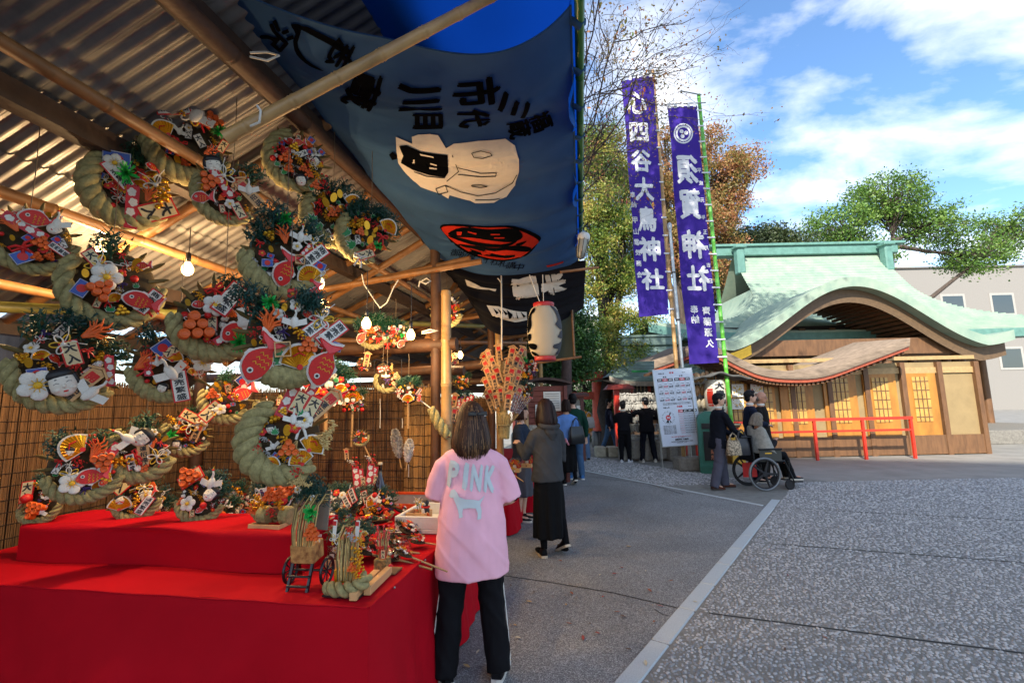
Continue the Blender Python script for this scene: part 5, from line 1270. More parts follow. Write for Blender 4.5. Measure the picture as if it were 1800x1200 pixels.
# bare bulbs: they are lit
BULB = mat('bulb_glow', '#ffc878', .2, var=0, emis=16)
def bulb(x, y, Y, top, label, e=9):
    c = P(x, y, Y); t = thing('light_bulb', label, 'bulb', c, group=None)
    mb = MB(); mb.lathe([(.010, -.055), (.028, -.047), (.038, -.024), (.037, -.002), (.022, .026), (.0145, .040)], 16); mb.build('globe', mat('bulb_glass', '#ffca80', .15, var=0, emis=3.2), t)
    mb = MB(); mb.tube([(-.008, 0, .02), (-.009, 0, -.012), (-.003, .004, .0), (.003, -.004, -.012), (.009, 0, .0), (.008, 0, .02)], .0045, 6); mb.build('filament', BULB, t)
    mb = MB(); mb.lathe([(.014, .036), (.017, .04), (.017, .10), (.010, .108)], 12); mb.build('socket', BLACKW, t)
    mb = MB(); h = P(x, top, Y).z-c.z; mb.tube([(0, 0, .1), (.004, 0, h*.5), (0, 0, h)], .0035, 5); mb.build('cable', BLACKW, t)
    l = bpy.data.lights.new('bulb_light', 'POINT'); l.energy = e*1.6; l.color = (1.0, .66, .32); l.shadow_soft_size = .03; lo = bpy.data.objects.new('bulb_light', l); COL.objects.link(lo); lo.parent = t; lo.location = (0, 0, -.075)
bulb(560, 494, 3.1, 455, 'lit bulb beside the big double rake ornament', 10)
bulb(644, 566, 3.75, 475, 'lit bulb hanging below the white cable loop', 6)
bulb(722, 586, 4.1, 500, 'lit bulb left of the main post', 5)
bulb(780, 583, 5.0, 540, 'lit bulb right of the cut bamboo post', 8)
bulb(809, 622, 6.2, 590, 'small lit bulb in the second bay', 7)
bulb(330, 470, 3.2, 400, 'lit bulb deep in the left end of the stall', 12)
bulb(180, 430, 2.9, 330, 'lit bulb at the far left of the stall', 12)
cord([P(636, 482, 3.85), P(640, 500, 3.85), P(660, 530, 3.85), P(668, 541, 3.85), P(680, 532, 3.85), P(692, 505, 3.85), P(700, 492, 3.85)], .005, 'white cable looping between two bulbs')
# ================================================================== stall walls, table, goods
REED = mat('reed', '#644526', .7, var=.5, scale=5, col2='#85613a', stretch=(8, 8, .7), detail=5)
REEDL = mat('reed_light', '#9a7238', .65, var=.35, scale=5, col2='#b58a4c', stretch=(8, 8, .7), detail=5)
THREAD = mat('reed_thread', '#2c1d14', .8, var=.2)
def reed_screen(a, b, z0, z1, m, label, seed, facing):
    """upright reeds bound with thread, standing between ground points a and b"""
    a, b = Vector(a), Vector(b); d = b-a; L = d.length; dn = d.normalized(); nrm = Vector(facing).normalized(); g = np.random.default_rng(seed)
    t = thing('reed_screen', label, 'screen', a); n = int(L/.0075); V = []; Fq = []
    k = 5; ang = np.arange(k)*2*PI/k
    for i in range(n):
        x = L*(i+.5)/n; r_ = .0042*g.uniform(.7, 1.25); top = z1+g.normal(0, .012); o = len(V); wob = g.normal(0, .0025, 3); dep = g.normal(0, .0015)
        for j, z in enumerate((z0, (z0+top)/2, top)):
            c = dn*(x+wob[j]) + nrm*dep + Vector((0, 0, z))
            for q in ang: V.append(tuple(c+dn*(r_*math.cos(q))+nrm*(r_*math.sin(q))))
        for j in range(2):
            for q in range(k): Fq.append((o+j*k+q, o+j*k+(q+1) % k, o+(j+1)*k+(q+1) % k, o+(j+1)*k+q))
    me = np_mesh('reeds', V, Fq, m, True); o = link('reeds', me, t); o['kind'] = 'stuff'
    mb = MB(); z = z0+.06
    rr = random.Random(seed)
    while z < z1:
        mb.tube([dn*(L*i/10)+nrm*.006+Vector((0, 0, z+rr.uniform(-.006, .006))) for i in range(11)], .003, 5); z += rr.uniform(.085, .115)
    mb.build('binding_thread', THREAD, t)
    mb = MB(); mb.m = basis(dn, nrm, Vector((0, 0, 1)), dn*(L/2)+nrm*-.03+Vector((0, 0, (z0+z1)/2))); mb.box((0, 0, 0), (L, .012, z1-z0-.06)); mb.build('backing', mat('screen_backing', '#35261a', .9, var=.3), t)
    return t
RSd = -SD
reed_screen(S(2.38, .60), S(2.38, 3.3), .05, 1.80, REED, 'brown reed screen closing the end of the near bay', 1, RSd)
reed_screen(S(2.31, .50), S(2.31, .84), .05, 1.76, REEDL, 'narrow honey coloured reed strip beside the bamboo post', 2, RSd)
reed_screen(S(4.85, .55), S(4.85, 3.3), .05, 1.72, REED, 'reed screen closing the second bay behind the white arrows', 3, RSd)
reed_screen(S(-2.5, 3.28), S(2.36, 3.28), .05, 1.85, REED, 'long reed screen along the back of the near bay', 4, -SN)
reed_screen(S(2.40, 3.28), S(7, 3.28), .05, 1.78, REED, 'reed screen along the back of the far bays', 5, -SN)
# wire grid hung in front of the reed screen
def wire_grid():
    t = thing('wire_grid', 'thin dark wire grid hung in front of the brown reed screen', 'grid', S(2.26, .85)); mb = MB()
    a = S(2.26, .86)-S(2.26, .85)
    for i in range(16): v = i*.145; mb.cyl(SN*v+Vector((0, 0, .75)), SN*v+Vector((0, 0, 2.05)), .0026, n=4)
    for i in range(10): z = .78+i*.14; mb.cyl(Vector((0, 0, z)), SN*2.2+Vector((0, 0, z)), .0026, n=4)
    mb.build('wires', BLACKW, t)
wire_grid()

# ------------------------------------------------------------------ tables
REDC = cloth_mat('red_cloth', '#b00a1c', .06, var=.07, rough=.75, bump=.12)
def draped_table(u0, u1, v0, v1, h, name_label, cloth_label, seed, folds=.026):
    t = thing('display_table', name_label, 'table', S(u0, v0)); o = S(u0, v0)
    rel = lambda u, v, z: S(u, v, z)-o
    mb = MB(); mb.m = basis(SD, SN, Vector((0, 0, 1)), rel((u0+u1)/2, (v0+v1)/2, h-.03)); mb.box((0, 0, 0), (u1-u0-.04, v1-v0-.04, .03)); mb.build('table_top', TIMBER, t)
    for uu in (u0+.08, u1-.08):
        for vv in (v0+.08, v1-.08): mb = MB(); mb.box(rel(uu, vv, (h-.045)/2), (.05, .05, h-.045)); mb.build('leg', TIMBER, t)
    c = thing('red_tablecloth', cloth_label, 'tablecloth', o); g = random.Random(seed)
    ph = [g.uniform(0, 6) for _ in range(6)]
    def fold(x, q): return folds*q*(math.sin(x*5+ph[0])+.7*math.sin(x*11+ph[1]+q*2)+.4*math.sin(x*23+ph[2])) + .02*q*noise.noise(Vector((x*1.7, q*1.5, seed)))
    mb = MB()
    mb.grid(lambda a, b: rel(u0+(u1-u0)*a, v0+(v1-v0)*b, h+.002+.004*noise.noise(Vector((a*9, b*9, seed)))), 24, 18)
    mb.build('cloth_top', REDC, c)
    cz = lambda x, q: .006*(1-abs(math.sin(x*3.1+1.2*noise.noise(Vector((x, q*2, seed))))))**6+.01*q*noise.noise(Vector((x*6, q*3, seed*5)))+.004*noise.noise(Vector((x*17, q*9, seed)))
    def front(a, b):      # near end face, hangs to the ground with diagonal pulls
        v = v0+(v1-v0)*a; pull = .06*b*math.exp(-((a-.12-.3*b)/.05)**2)+.05*b*math.exp(-((a-.30-.25*b)/.06)**2)+.05*b*math.exp(-((a-.6+.2*b)/.1)**2)
        return rel(u0-.002-(.008*(b > 0)+.03*b+fold(v*1.0, b)*.6+pull+cz(v, b))*(1-math.exp(-a*30)), v-.004*(1-a)-.010*b*(a < .001), h+.002-b*(h-.012))
    mb = MB(); mb.grid(front, 70, 30); mb.build('near_drop', REDC, c)
    def side(a, b):
        u = u0+(u1-u0)*a; flare = .12*b*(1-.5*a)*(1-math.exp(-a*40)); return rel(u-.004*(1-a), v0-.004-.01*b-flare*.5-(fold(u, b)+cz(u*1.3+4, b))*(1-math.exp(-a*14)), h+.002-b*(h-.012))
    mb = MB(); mb.grid(side, 110, 30); mb.build('street_drop', REDC, c)
    mb = MB()     # rolled hem lines where the cloth is pinned at the edge
    mb.tube([rel(u0+(u1-u0)*i/30, v0-.006, h+.001+.003*math.sin(i)) for i in range(31)], .006, 6); mb.tube([rel(u0-.006, v0+(v1-v0)*i/30, h+.001+.002*math.sin(i*1.3)) for i in range(31)], .005, 6); mb.build('pinned_fold', REDC, c)
    for k in range(5):
        mb = MB(); mb.ell(rel(u0+.25+k*.42, v0-.012, h-.004), .006, 8, 6); mb.build('pin', mat('steel', '#9a9a98'), c)
    return t, c
draped_table(0, 2.22, 0, 2.9, TABLE_Z, 'long trestle table of the near bay under red cloth', 'vivid red cloth draped over the near display table', 1)
draped_table(3.75, 4.75, .12, 2.4, .78, 'second trestle table beyond the woman in pink', 'red cloth on the second table behind the woman in pink', 2)
draped_table(5.0, 6.6, .0, 2.4, .78, 'third trestle table beside the grey hooded woman', 'red cloth on the third table beside the grey hooded woman', 3)
def red_step():
    o = S(.34, 1.02, TABLE_Z); t = thing('red_step', 'raised red cloth step at the left of the near table', 'display step', o)
    def fn(a, b):
        v = 1.9*a-.42; q = b
        if q < .5: return SN*v+SD*(.0-.02*math.sin(a*9))+Vector((0, 0, .005+.21*q*2))
        return SN*v+SD*((q-.5)*2*.42)+Vector((0, 0, .215+.006*math.sin(a*20+q*9)))
    mb = MB(); mb.grid(fn, 40, 24); mb.build('cloth', REDC, t)
    mb = MB(); mb.grid(lambda a, b: SN*-.42+SD*a*.42+SN*(-.04*(1-b)+.01*math.sin(a*14))+Vector((0, 0, .005+.21*b)), 20, 8); mb.build('cloth_side', REDC, t)
red_step()

# ================================================================== lucky rake ornaments
TR = {}           # trinket meshes, made once and shared
C_ = lambda n, c, **k: mat('tk_'+n, c, k.pop('rough', .5), **dict(dict(var=.15, scale=25), **k))
RED, WHT, GRN, YEL, ORG, PNK, BLU, BLK = C_('red', '#c2130f'), C_('white', '#d3cfc4'), C_('green', '#157a3c'), C_('yellow', '#d8a91c'), C_('orange', '#d65a12'), C_('pink', '#d8454a'), C_('blue', '#2d4fa0'), C_('black', '#17161a')
PINE, LIME, ROPE, STRAW, WOOD, GLD = C_('pine', '#0c3a30', var=.4), C_('lime', '#1fb04a', var=.3), C_('rope', '#958b5c', rough=.9, var=.4, scale=40, bump=.6, bscale=220), C_('straw', '#bfa468', rough=.8, var=.35, scale=40), C_('wood', '#c69a66', rough=.6, var=.18, scale=9), C_('gold', '#d39a24', rough=.28, metal=.75, var=.2)
PURP, DKG, SILV, SKIN_M, CREAMM, TINE = C_('purple', '#3a2468'), C_('dkgreen', '#10402a'), C_('silver', '#a5a5a3', rough=.35, metal=.5), C_('mask', '#d9d2c4', var=.04), C_('cream', '#cbb98c'), C_('tine', '#6a5a30', rough=.6, var=.4, scale=10)
REDP = C_('red_spots', '#b8182a', var=.1)
def tk(name, fn, mats):
    if name not in TR:
        mb = MB(); fn(mb); TR[name] = mb.mesh(name.split('|')[0], mats)
    return TR[name]
def disc(mb, r, z0, z1, n=14, sx=1, sy=1, cx=0, cy=0): mb.prism([(cx+sx*r*math.cos(2*PI*i/n), cy+sy*r*math.sin(2*PI*i/n)) for i in range(n)], z0, z1)
def f_pine(mb):
    g = random.Random(1)
    for i in range(190):
        a = g.uniform(0, 2*PI); e = g.uniform(-.1, 1.2); d = Vector((math.cos(a)*math.cos(e), math.sin(a)*math.cos(e), math.sin(e))); c = Vector((g.gauss(0, .22), g.gauss(0, .22), g.gauss(.05, .08))); p = d.cross(Vector((.3, .5, .8))).normalized()*.035
        L = g.uniform(.2, .42); mb.add([c-p, c+p, c+d*L], [(0, 1, 2)])
    mb.tube([(0, -.5, 0), (0, 0, .05), (.1, .3, .1)], .04, 6)
def f_tuft(mb):
    g = random.Random(2)
    for i in range(70):
        a = g.uniform(0, 2*PI); e = g.uniform(0, 1.3); d = Vector((math.cos(a)*math.cos(e), math.sin(a)*math.cos(e), math.sin(e))); p = d.cross(Vector((.3, .5, .8))).normalized()*.045
        L = g.uniform(.35, .5); mb.add([-p, p, d*L+p*.5, d*L-p*.5], [(0, 1, 2, 3)])
def f_coral(mb):
    for k, (a, L) in enumerate(((-.7, .5), (-.35, .7), (0, .8), (.3, .68), (.7, .5), (1.0, .4))):
        d = Vector((math.sin(a), math.cos(a), .1*(k % 2))); mb.tube([(0, -.2, 0), d*L*.5, d*L*.75+Vector((.08, 0, .03)), d*L], [.06, .05, .04, .02], 6)
        mb.tube([d*L*.45, d*L*.7+Vector((-.14, .02, .05))], [.035, .015], 5)
def fish_outline(s_=1.0):
    return [(x*s_, y*s_) for x, y in smooth_closed([(-.55, -.05), (-.35, .28), (0, .36), (.25, .22), (.38, .1), (.5, .34), (.66, .46), (.6, .1), (.68, -.2), (.52, -.12), (.36, -.06), (.1, -.24), (-.3, -.25)], 3)]
def f_fish(mb):
    mb.cur = 0; mb.prism(fish_outline(1.12), 0, .05); mb.cur = 1; mb.prism(fish_outline(1.0), .05, .13)
    mb.cur = 2
    mb.prism([(.36, .06), (.5, .30), (.62, .42), (.57, .1), (.62, -.16), (.5, -.1)], .13, .15)
    mb.cur = 0; disc(mb, .075, .13, .16, 10, cx=-.32, cy=.07); mb.cur = 3; disc(mb, .04, .16, .175, 8, cx=-.32, cy=.07)
    mb.cur = 4
    for k in range(3):
        for j in range(3): mb.tube([(-.12+k*.14, .16-j*.13, .135), (-.06+k*.14, .11-j*.13, .14), (-.12+k*.14, .06-j*.13, .135)], .012, 4)
    mb.cur = 0; mb.prism([(-.2, .3), (.2, .28), (.1, .42), (-.05, .44)], .02, .06); mb.prism([(-.1, -.2), (.15, -.2), (.05, -.36), (-.1, -.34)], .02, .06)
def f_fan(mb):
    n = 12; mb.cur = 0
    pts = [(0, -.35)]+[(.62*math.cos(PI*(.1+.8*i/n)), -.35+.85*math.sin(PI*(.1+.8*i/n))) for i in range(n+1)]; mb.prism([(x*1.1, (y+.05)*1.1-.05) for x, y in pts], 0, .03)
    mb.cur = 1
    for i in range(n):
        a0, a1 = PI*(.1+.8*i/n), PI*(.1+.8*(i+1)/n); am = (a0+a1)/2
        q = lambda a, z, r_=1: (.6*r_*math.cos(a), -.35+.82*r_*math.sin(a), z)
        mb.add([(0, -.35, .05), q(a0, .045), q(am, .10), q(a1, .045)], [(0, 1, 2), (0, 2, 3)])
    mb.cur = 2; disc(mb, .1, .1, .14, 10, cx=0, cy=-.28); mb.tube([(-.2, .1, .09), (0, .22, .12), (.2, .1, .09)], .03, 5)
def f_plaque(mb):
    mb.cur = 0; mb.prism([(-.28, -.62), (.28, -.62), (.28, .62), (-.28, .62)], 0, .05); mb.cur = 1; mb.prism([(-.23, -.57), (.23, -.57), (.23, .57), (-.23, .57)], .05, .06); mb.cur = 2
    for i, ch in enumerate('商売繁盛'): add_text(mb, ch, 0, .42-.28*i, .34, .25, .067, .04)
def f_plaque2(mb):
    mb.cur = 0; mb.prism([(-.34, -.6), (.34, -.6), (.34, .6), (-.34, .6)], 0, .05); mb.cur = 1; mb.prism([(-.28, -.54), (.28, -.54), (.28, .54), (-.28, .54)], .05, .06); mb.cur = 2
    for i, ch in enumerate('大入'): add_text(mb, ch, 0, .26-.52*i, .48, .46, .067, .06)
def f_ema(mb):
    mb.cur = 0; mb.prism([(-.26, -.7), (.26, -.7), (.26, .62), (0, .74), (-.26, .62)], 0, .07); mb.cur = 1
    for s_ in (-1, 1): mb.box((s_*.2, .71, .06), (.46, .07, .2), (0, 0, -s_*.5))
    mb.cur = 2; add_text(mb, '開', 0, .36, .36, .36, .078, .06)
    mb.cur = 3
    for i, ch in enumerate('運招福'): add_text(mb, ch, 0, .02-.3*i, .3, .26, .078, .035)
def f_koban(mb):
    disc(mb, .4, 0, .06, 18, .62, 1); mb.prism([(-.14, -.1), (.14, -.1), (.14, .1), (-.14, .1)], .06, .075)
    for k in range(5): mb.box((0, .28-.14*k+.0, .062), (.36, .012, .01))
def f_tawara(mb):
    for x, y, z in ((-.32, -.2, .15), (.02, -.2, .15), (.34, -.2, .15), (-.15, .08, .18), (.18, .08, .18), (.0, .34, .2)):
        mb.cur = 0; mb.m = Matrix.Translation((x, y, z)); mb.lathe([(.06, -.2), (.15, -.19), (.165, -.1), (.155, -.09), (.17, 0), (.155, .09), (.165, .1), (.15, .19), (.12, .195), (.10, .17), (.04, .17)], 12); mb.m = Matrix()
def f_mask(mb):
    mb.cur = 0; mb.ell((0, 0, .05), (.36, .42, .2), 16, 12); mb.ell((0, -.05, .22), (.07, .09, .07), 8, 6); mb.ell((-.17, -.14, .15), (.12, .1, .09), 8, 6); mb.ell((.17, -.14, .15), (.12, .1, .09), 8, 6)
    mb.cur = 1; mb.ell((0, .3, .02), (.38, .2, .2), 14, 8); mb.ell((-.34, .05, 0), (.1, .3, .14), 8, 6); mb.ell((.34, .05, 0), (.1, .3, .14), 8, 6)
    for s_ in (-1, 1): mb.tube([(s_*.08, .05, .235), (s_*.15, .075, .22), (s_*.22, .04, .195)], .014, 5); mb.ell((s_*.13, .18, .21), (.04, .02, .02), 6, 4)
    mb.cur = 2; mb.ell((0, -.22, .21), (.07, .035, .03), 8, 5)
def f_flower(mb):
    for k in range(5):
        a = 2*PI*k/5; mb.cur = 0; mb.ell((.24*math.cos(a), .24*math.sin(a), .08), (.19, .19, .05), 10, 6)
    mb.cur = 1; mb.ell((0, 0, .13), (.1, .1, .06), 8, 6)
    for k in range(10): a = 2*PI*k/10; mb.tube([(0, 0, .14), (.2*math.cos(a), .2*math.sin(a), .18)], .01, 4)
def f_leaves(mb):
    for k, a in enumerate((-1.0, -.5, 0, .5, 1.0)):
        L = .62-.12*abs(k-2); M_ = Matrix.Rotation(-a, 4, 'Z'); pts = [(0, -.05), (.11, L*.4), (0, L), (-.11, L*.4)]
        mb.m = M_; mb.cur = 0; mb.prism([(x*1.35, y*1.1-.01) for x, y in pts], .01*k, .02+.01*k); mb.cur = 1; mb.prism(pts, .02+.01*k, .045+.01*k); mb.m = Matrix()
def f_masu(mb):
    for sx, sy, w, h in ((0, .33, .7, .06), (0, -.33, .7, .06), (.33, 0, .06, .6), (-.33, 0, .06, .6)): mb.box((sx, sy, .25), (w, h, .5))
    mb.box((0, 0, .03), (.62, .62, .05))
def f_knot(mb):
    for k in range(6):
        a = 2*PI*k/6; c = Vector((.26*math.cos(a), .26*math.sin(a), .05+.02*(k % 2))); mb.cur = k % 2
        mb.tube([c+Vector((.2*math.cos(q)*math.cos(a)-.11*math.sin(q)*math.sin(a), .2*math.cos(q)*math.sin(a)+.11*math.sin(q)*math.cos(a), .03*math.sin(2*q))) for q in [2*PI*i/12 for i in range(13)]], .03, 5)
    mb.cur = 1; mb.ell((0, 0, .08), (.1, .1, .08), 8, 6)
    for s_ in (-1, 1): mb.tube([(0, 0, .05), (s_*.25, .4, .08), (s_*.5, .62, .05)], .02, 4)
def f_ball(mb): mb.ell((0, 0, .2), .3, 12, 8); mb.tube([(0, 0, .48), (.05, .1, .6)], .03, 5)
def f_card(mb):
    mb.cur = 0; mb.prism([(-.4, -.3), (.4, -.3), (.4, .3), (-.4, .3)], 0, .03); mb.cur = 1; disc(mb, .2, .03, .045, 14); mb.cur = 2; mb.tube([(-.38, -.28, .03), (.38, -.28, .03), (.38, .28, .03), (-.38, .28, .03), (-.38, -.28, .03)], .015, 4)
def f_strip(mb):
    mb.cur = 0; mb.prism([(-.2, -.8), (.2, -.8), (.2, .8), (-.2, .8)], 0, .02); mb.cur = 1
    for k in range(4):
        cy = -.55+k*.37
        for a in range(5): q = 2*PI*a/5+k; disc(mb, .075, .02, .026+.001*a, 8, cx=.07*math.cos(q)+.03*(-1)**k, cy=cy+.09*math.sin(q))
def f_gold(mb):
    g = random.Random(4)
    for i in range(26): mb.ell((g.gauss(0, .2), g.gauss(0, .2), .1+g.random()*.2), g.uniform(.05, .10), 7, 5)
def f_berries(mb):
    g = random.Random(5)
    for i in range(22): mb.ell((g.gauss(0, .24), g.gauss(0, .24), .1+g.random()*.2), g.uniform(.05, .085), 7, 5)
def f_crane(mb):
    mb.cur = 0; mb.ell((0, 0, .12), (.2, .34, .14), 10, 8); mb.tube([(0, .26, .15), (.05, .5, .22), (0, .66, .25)], [.07, .05, .05], 8); mb.cur = 1; mb.ell((0, .7, .26), (.06, .07, .06), 8, 6); mb.cur = 2; mb.tube([(0, .74, .26), (0, .92, .26)], [.03, .005], 5)
    mb.cur = 0; mb.prism([(-.1, .1), (-.55, .25), (-.6, -.05), (-.1, -.2)], .12, .16); mb.prism([(.1, .1), (.55, .25), (.6, -.05), (.1, -.2)], .12, .16)
def f_ear(mb):
    g = random.Random(6)
    for k in range(9):
        a = g.uniform(-.5, .5); pts = [Vector((a*t_*.4, t_*.6, .02*k)) + Vector((a*.6*t_**2, -.5*max(0, t_-.5)**2*2, 0)) for t_ in [i/7 for i in range(8)]]
        mb.tube(pts, .012, 4)
        for t_ in range(3, 8):
            for q in range(4): mb.ell(pts[t_]+Vector((g.gauss(0, .03), g.gauss(0, .04), g.gauss(0, .02))), (.022, .045, .022), 5, 4)
def f_drum(mb):
    mb.m = Matrix.Rotation(PI/2, 4, 'X'); mb.cur = 0; mb.lathe([(.2, -.2), (.28, -.1), (.3, 0), (.28, .1), (.2, .2)], 14); mb.cur = 1; mb.m = mb.m @ Matrix.Translation((0, 0, .19)); mb.lathe([(.0, .0), (.21, .01), (.2, .03), (.0, .03)], 14); mb.m = Matrix()
def f_ribbon(mb):
    for s_ in (-1, 1):
        mb.tube([(0, 0, .05), (s_*.15, .14, .1), (s_*.38, .16, .06), (s_*.36, -.02, .05), (0, 0, .06)], .06, 5, flat=.3, up=(0, 0, 1)); mb.tube([(0, 0, .05), (s_*.12, -.25, .04), (s_*.2, -.55, .03)], .06, 5, flat=.2, up=(0, 0, 1))
    mb.ell((0, 0, .07), (.08, .08, .06), 8, 6)
KINDS_T = {
 'pine': ('pine_sprig', f_pine, [PINE]), 'tuft': ('green_tuft', f_tuft, [LIME]), 'coral': ('coral_branch', f_coral, [ORG]), 'fish': ('sea_bream', f_fish, [WHT, RED, PNK, BLK, YEL]),
 'fan': ('fan', f_fan, [WHT, GLD, RED]), 'plaque': ('lettered_plaque', f_plaque, [RED, WHT, BLK]), 'plaque2': ('lucky_plaque', f_plaque2, [BLK, WHT, BLK]), 'ema': ('wooden_tablet', f_ema, [WOOD, WOOD, RED, BLK]),
 'koban': ('gold_coin', f_koban, [GLD]), 'tawara': ('rice_bales', f_tawara, [ORG]), 'tawarag': ('golden_bales', f_tawara, [GLD]), 'mask': ('smiling_mask', f_mask, [SKIN_M, BLK, RED]), 'flower': ('plum_blossom', f_flower, [WHT, YEL]), 'rflower': ('red_blossom', f_flower, [RED, YEL]),
 'leaves': ('bamboo_leaves', f_leaves, [WHT, GRN]), 'masu': ('wooden_measure', f_masu, [WOOD]), 'knot': ('cord_knot', f_knot, [YEL, WHT]), 'rknot': ('red_cord_knot', f_knot, [RED, WHT]), 'ball': ('red_ball', f_ball, [RED]), 'card': ('sunrise_card', f_card, [BLU, RED, WHT]),
 'strip': ('blossom_streamer', f_strip, [REDP, WHT]), 'gold': ('gold_beads', f_gold, [GLD]), 'berries': ('red_berries', f_berries, [RED]), 'crane': ('white_crane', f_crane, [WHT, RED, YEL]), 'ear': ('rice_ears', f_ear, [STRAW]), 'drum': ('little_drum', f_drum, [RED, CREAMM]), 'ribbon': ('white_ribbon', f_ribbon, [WHT]), 'rribbon': ('red_ribbon', f_ribbon, [RED]), 'pribbon': ('purple_ribbon', f_ribbon, [PURP]), 'silver': ('silver_beads', f_gold, [SILV]),
 'dpine': ('dark_pine', f_pine, [DKG]), 'wplaque': ('white_plaque', f_plaque2, [RED, CREAMM, BLK]),
}
def trinket(root, kind, x, y, z, s_, rot=0, tilt=(0, 0)):
    nm, fn, ms = KINDS_T[kind]; me = tk(nm+'|'+kind, fn, ms)
    return link(nm, me, root, mw=Matrix.Translation((x, y, z)) @ Matrix.Rotation(tilt[0], 4, 'X') @ Matrix.Rotation(tilt[1], 4, 'Y') @ Matrix.Rotation(rot, 4, 'Z') @ Matrix.Scale(s_, 4))
def rope_mesh(pts, r, strands=2, turns=4, taper=.45, n=64, key=None):
    """twisted straw rope along a path (rope > strand)"""
    pts = [Vector(p) for p in pts]
    def at(q):
        f = q*(len(pts)-1); i = min(int(f), len(pts)-2); u = f-i; p0, p1, p2, p3 = pts[max(i-1, 0)], pts[i], pts[i+1], pts[min(i+2, len(pts)-1)]
        return .5*((2*p1)+(-p0+p2)*u+(2*p0-5*p1+4*p2-p3)*u*u+(-p0+3*p1-3*p2+p3)*u**3)
    out = []
    for k in range(strands):
        path, rad = [], []; up = Vector((0, 0, 1))
        for i in range(n+1):
            q = i/n; c = at(q); t_ = (at(min(1, q+.01))-at(max(0, q-.01))).normalized(); a1 = (up-t_*up.dot(t_))
            a1 = a1.normalized() if a1.length > .1 else Vector((1, 0, 0)); a2 = t_.cross(a1); R_ = r*(taper+(1-taper)*math.sin(PI*(.06+.88*q))**.7); a = 2*PI*(turns*q+k/strands)
            path.append(c+(a1*math.cos(a)+a2*math.sin(a))*R_*.56); rad.append(R_*.53*(1+.04*math.sin(i*2.1)))
        mb = MB(); mb.tube(path, rad, 9); out.append(mb)
    return out
def rope(root, pts, r, strands=2, turns=4, taper=.45, m=None, name='rope', n=64):
    ms = rope_mesh(pts, r, strands, turns, taper, n); o = ms[0].build(name, m or ROPE, root)
    for q in ms[1:]: q.build('strand', m or ROPE, o)
    return o
def tines(root, R_, n, a0, a1, w=.03, m=None, seed=0):
    g = random.Random(seed)
    for i in range(n):
        a = a0+(a1-a0)*i/(n-1); d = Vector((math.cos(a), math.sin(a), 0)); k = g.uniform(.9, 1.08)
        mb = MB(); mb.tube([d*R_*.1+Vector((0, 0, -.02)), d*R_*.6+Vector((0, 0, -.06*R_)), d*R_*.95*k+Vector((0, 0, .02*R_)), d*R_*1.05*k+Vector((0, 0, .18*R_))], [w*.6, w, w*.9, w*.3], 6, flat=.25, up=(0, 0, 1)); mb.build('rake_tine', m or TINE, root)
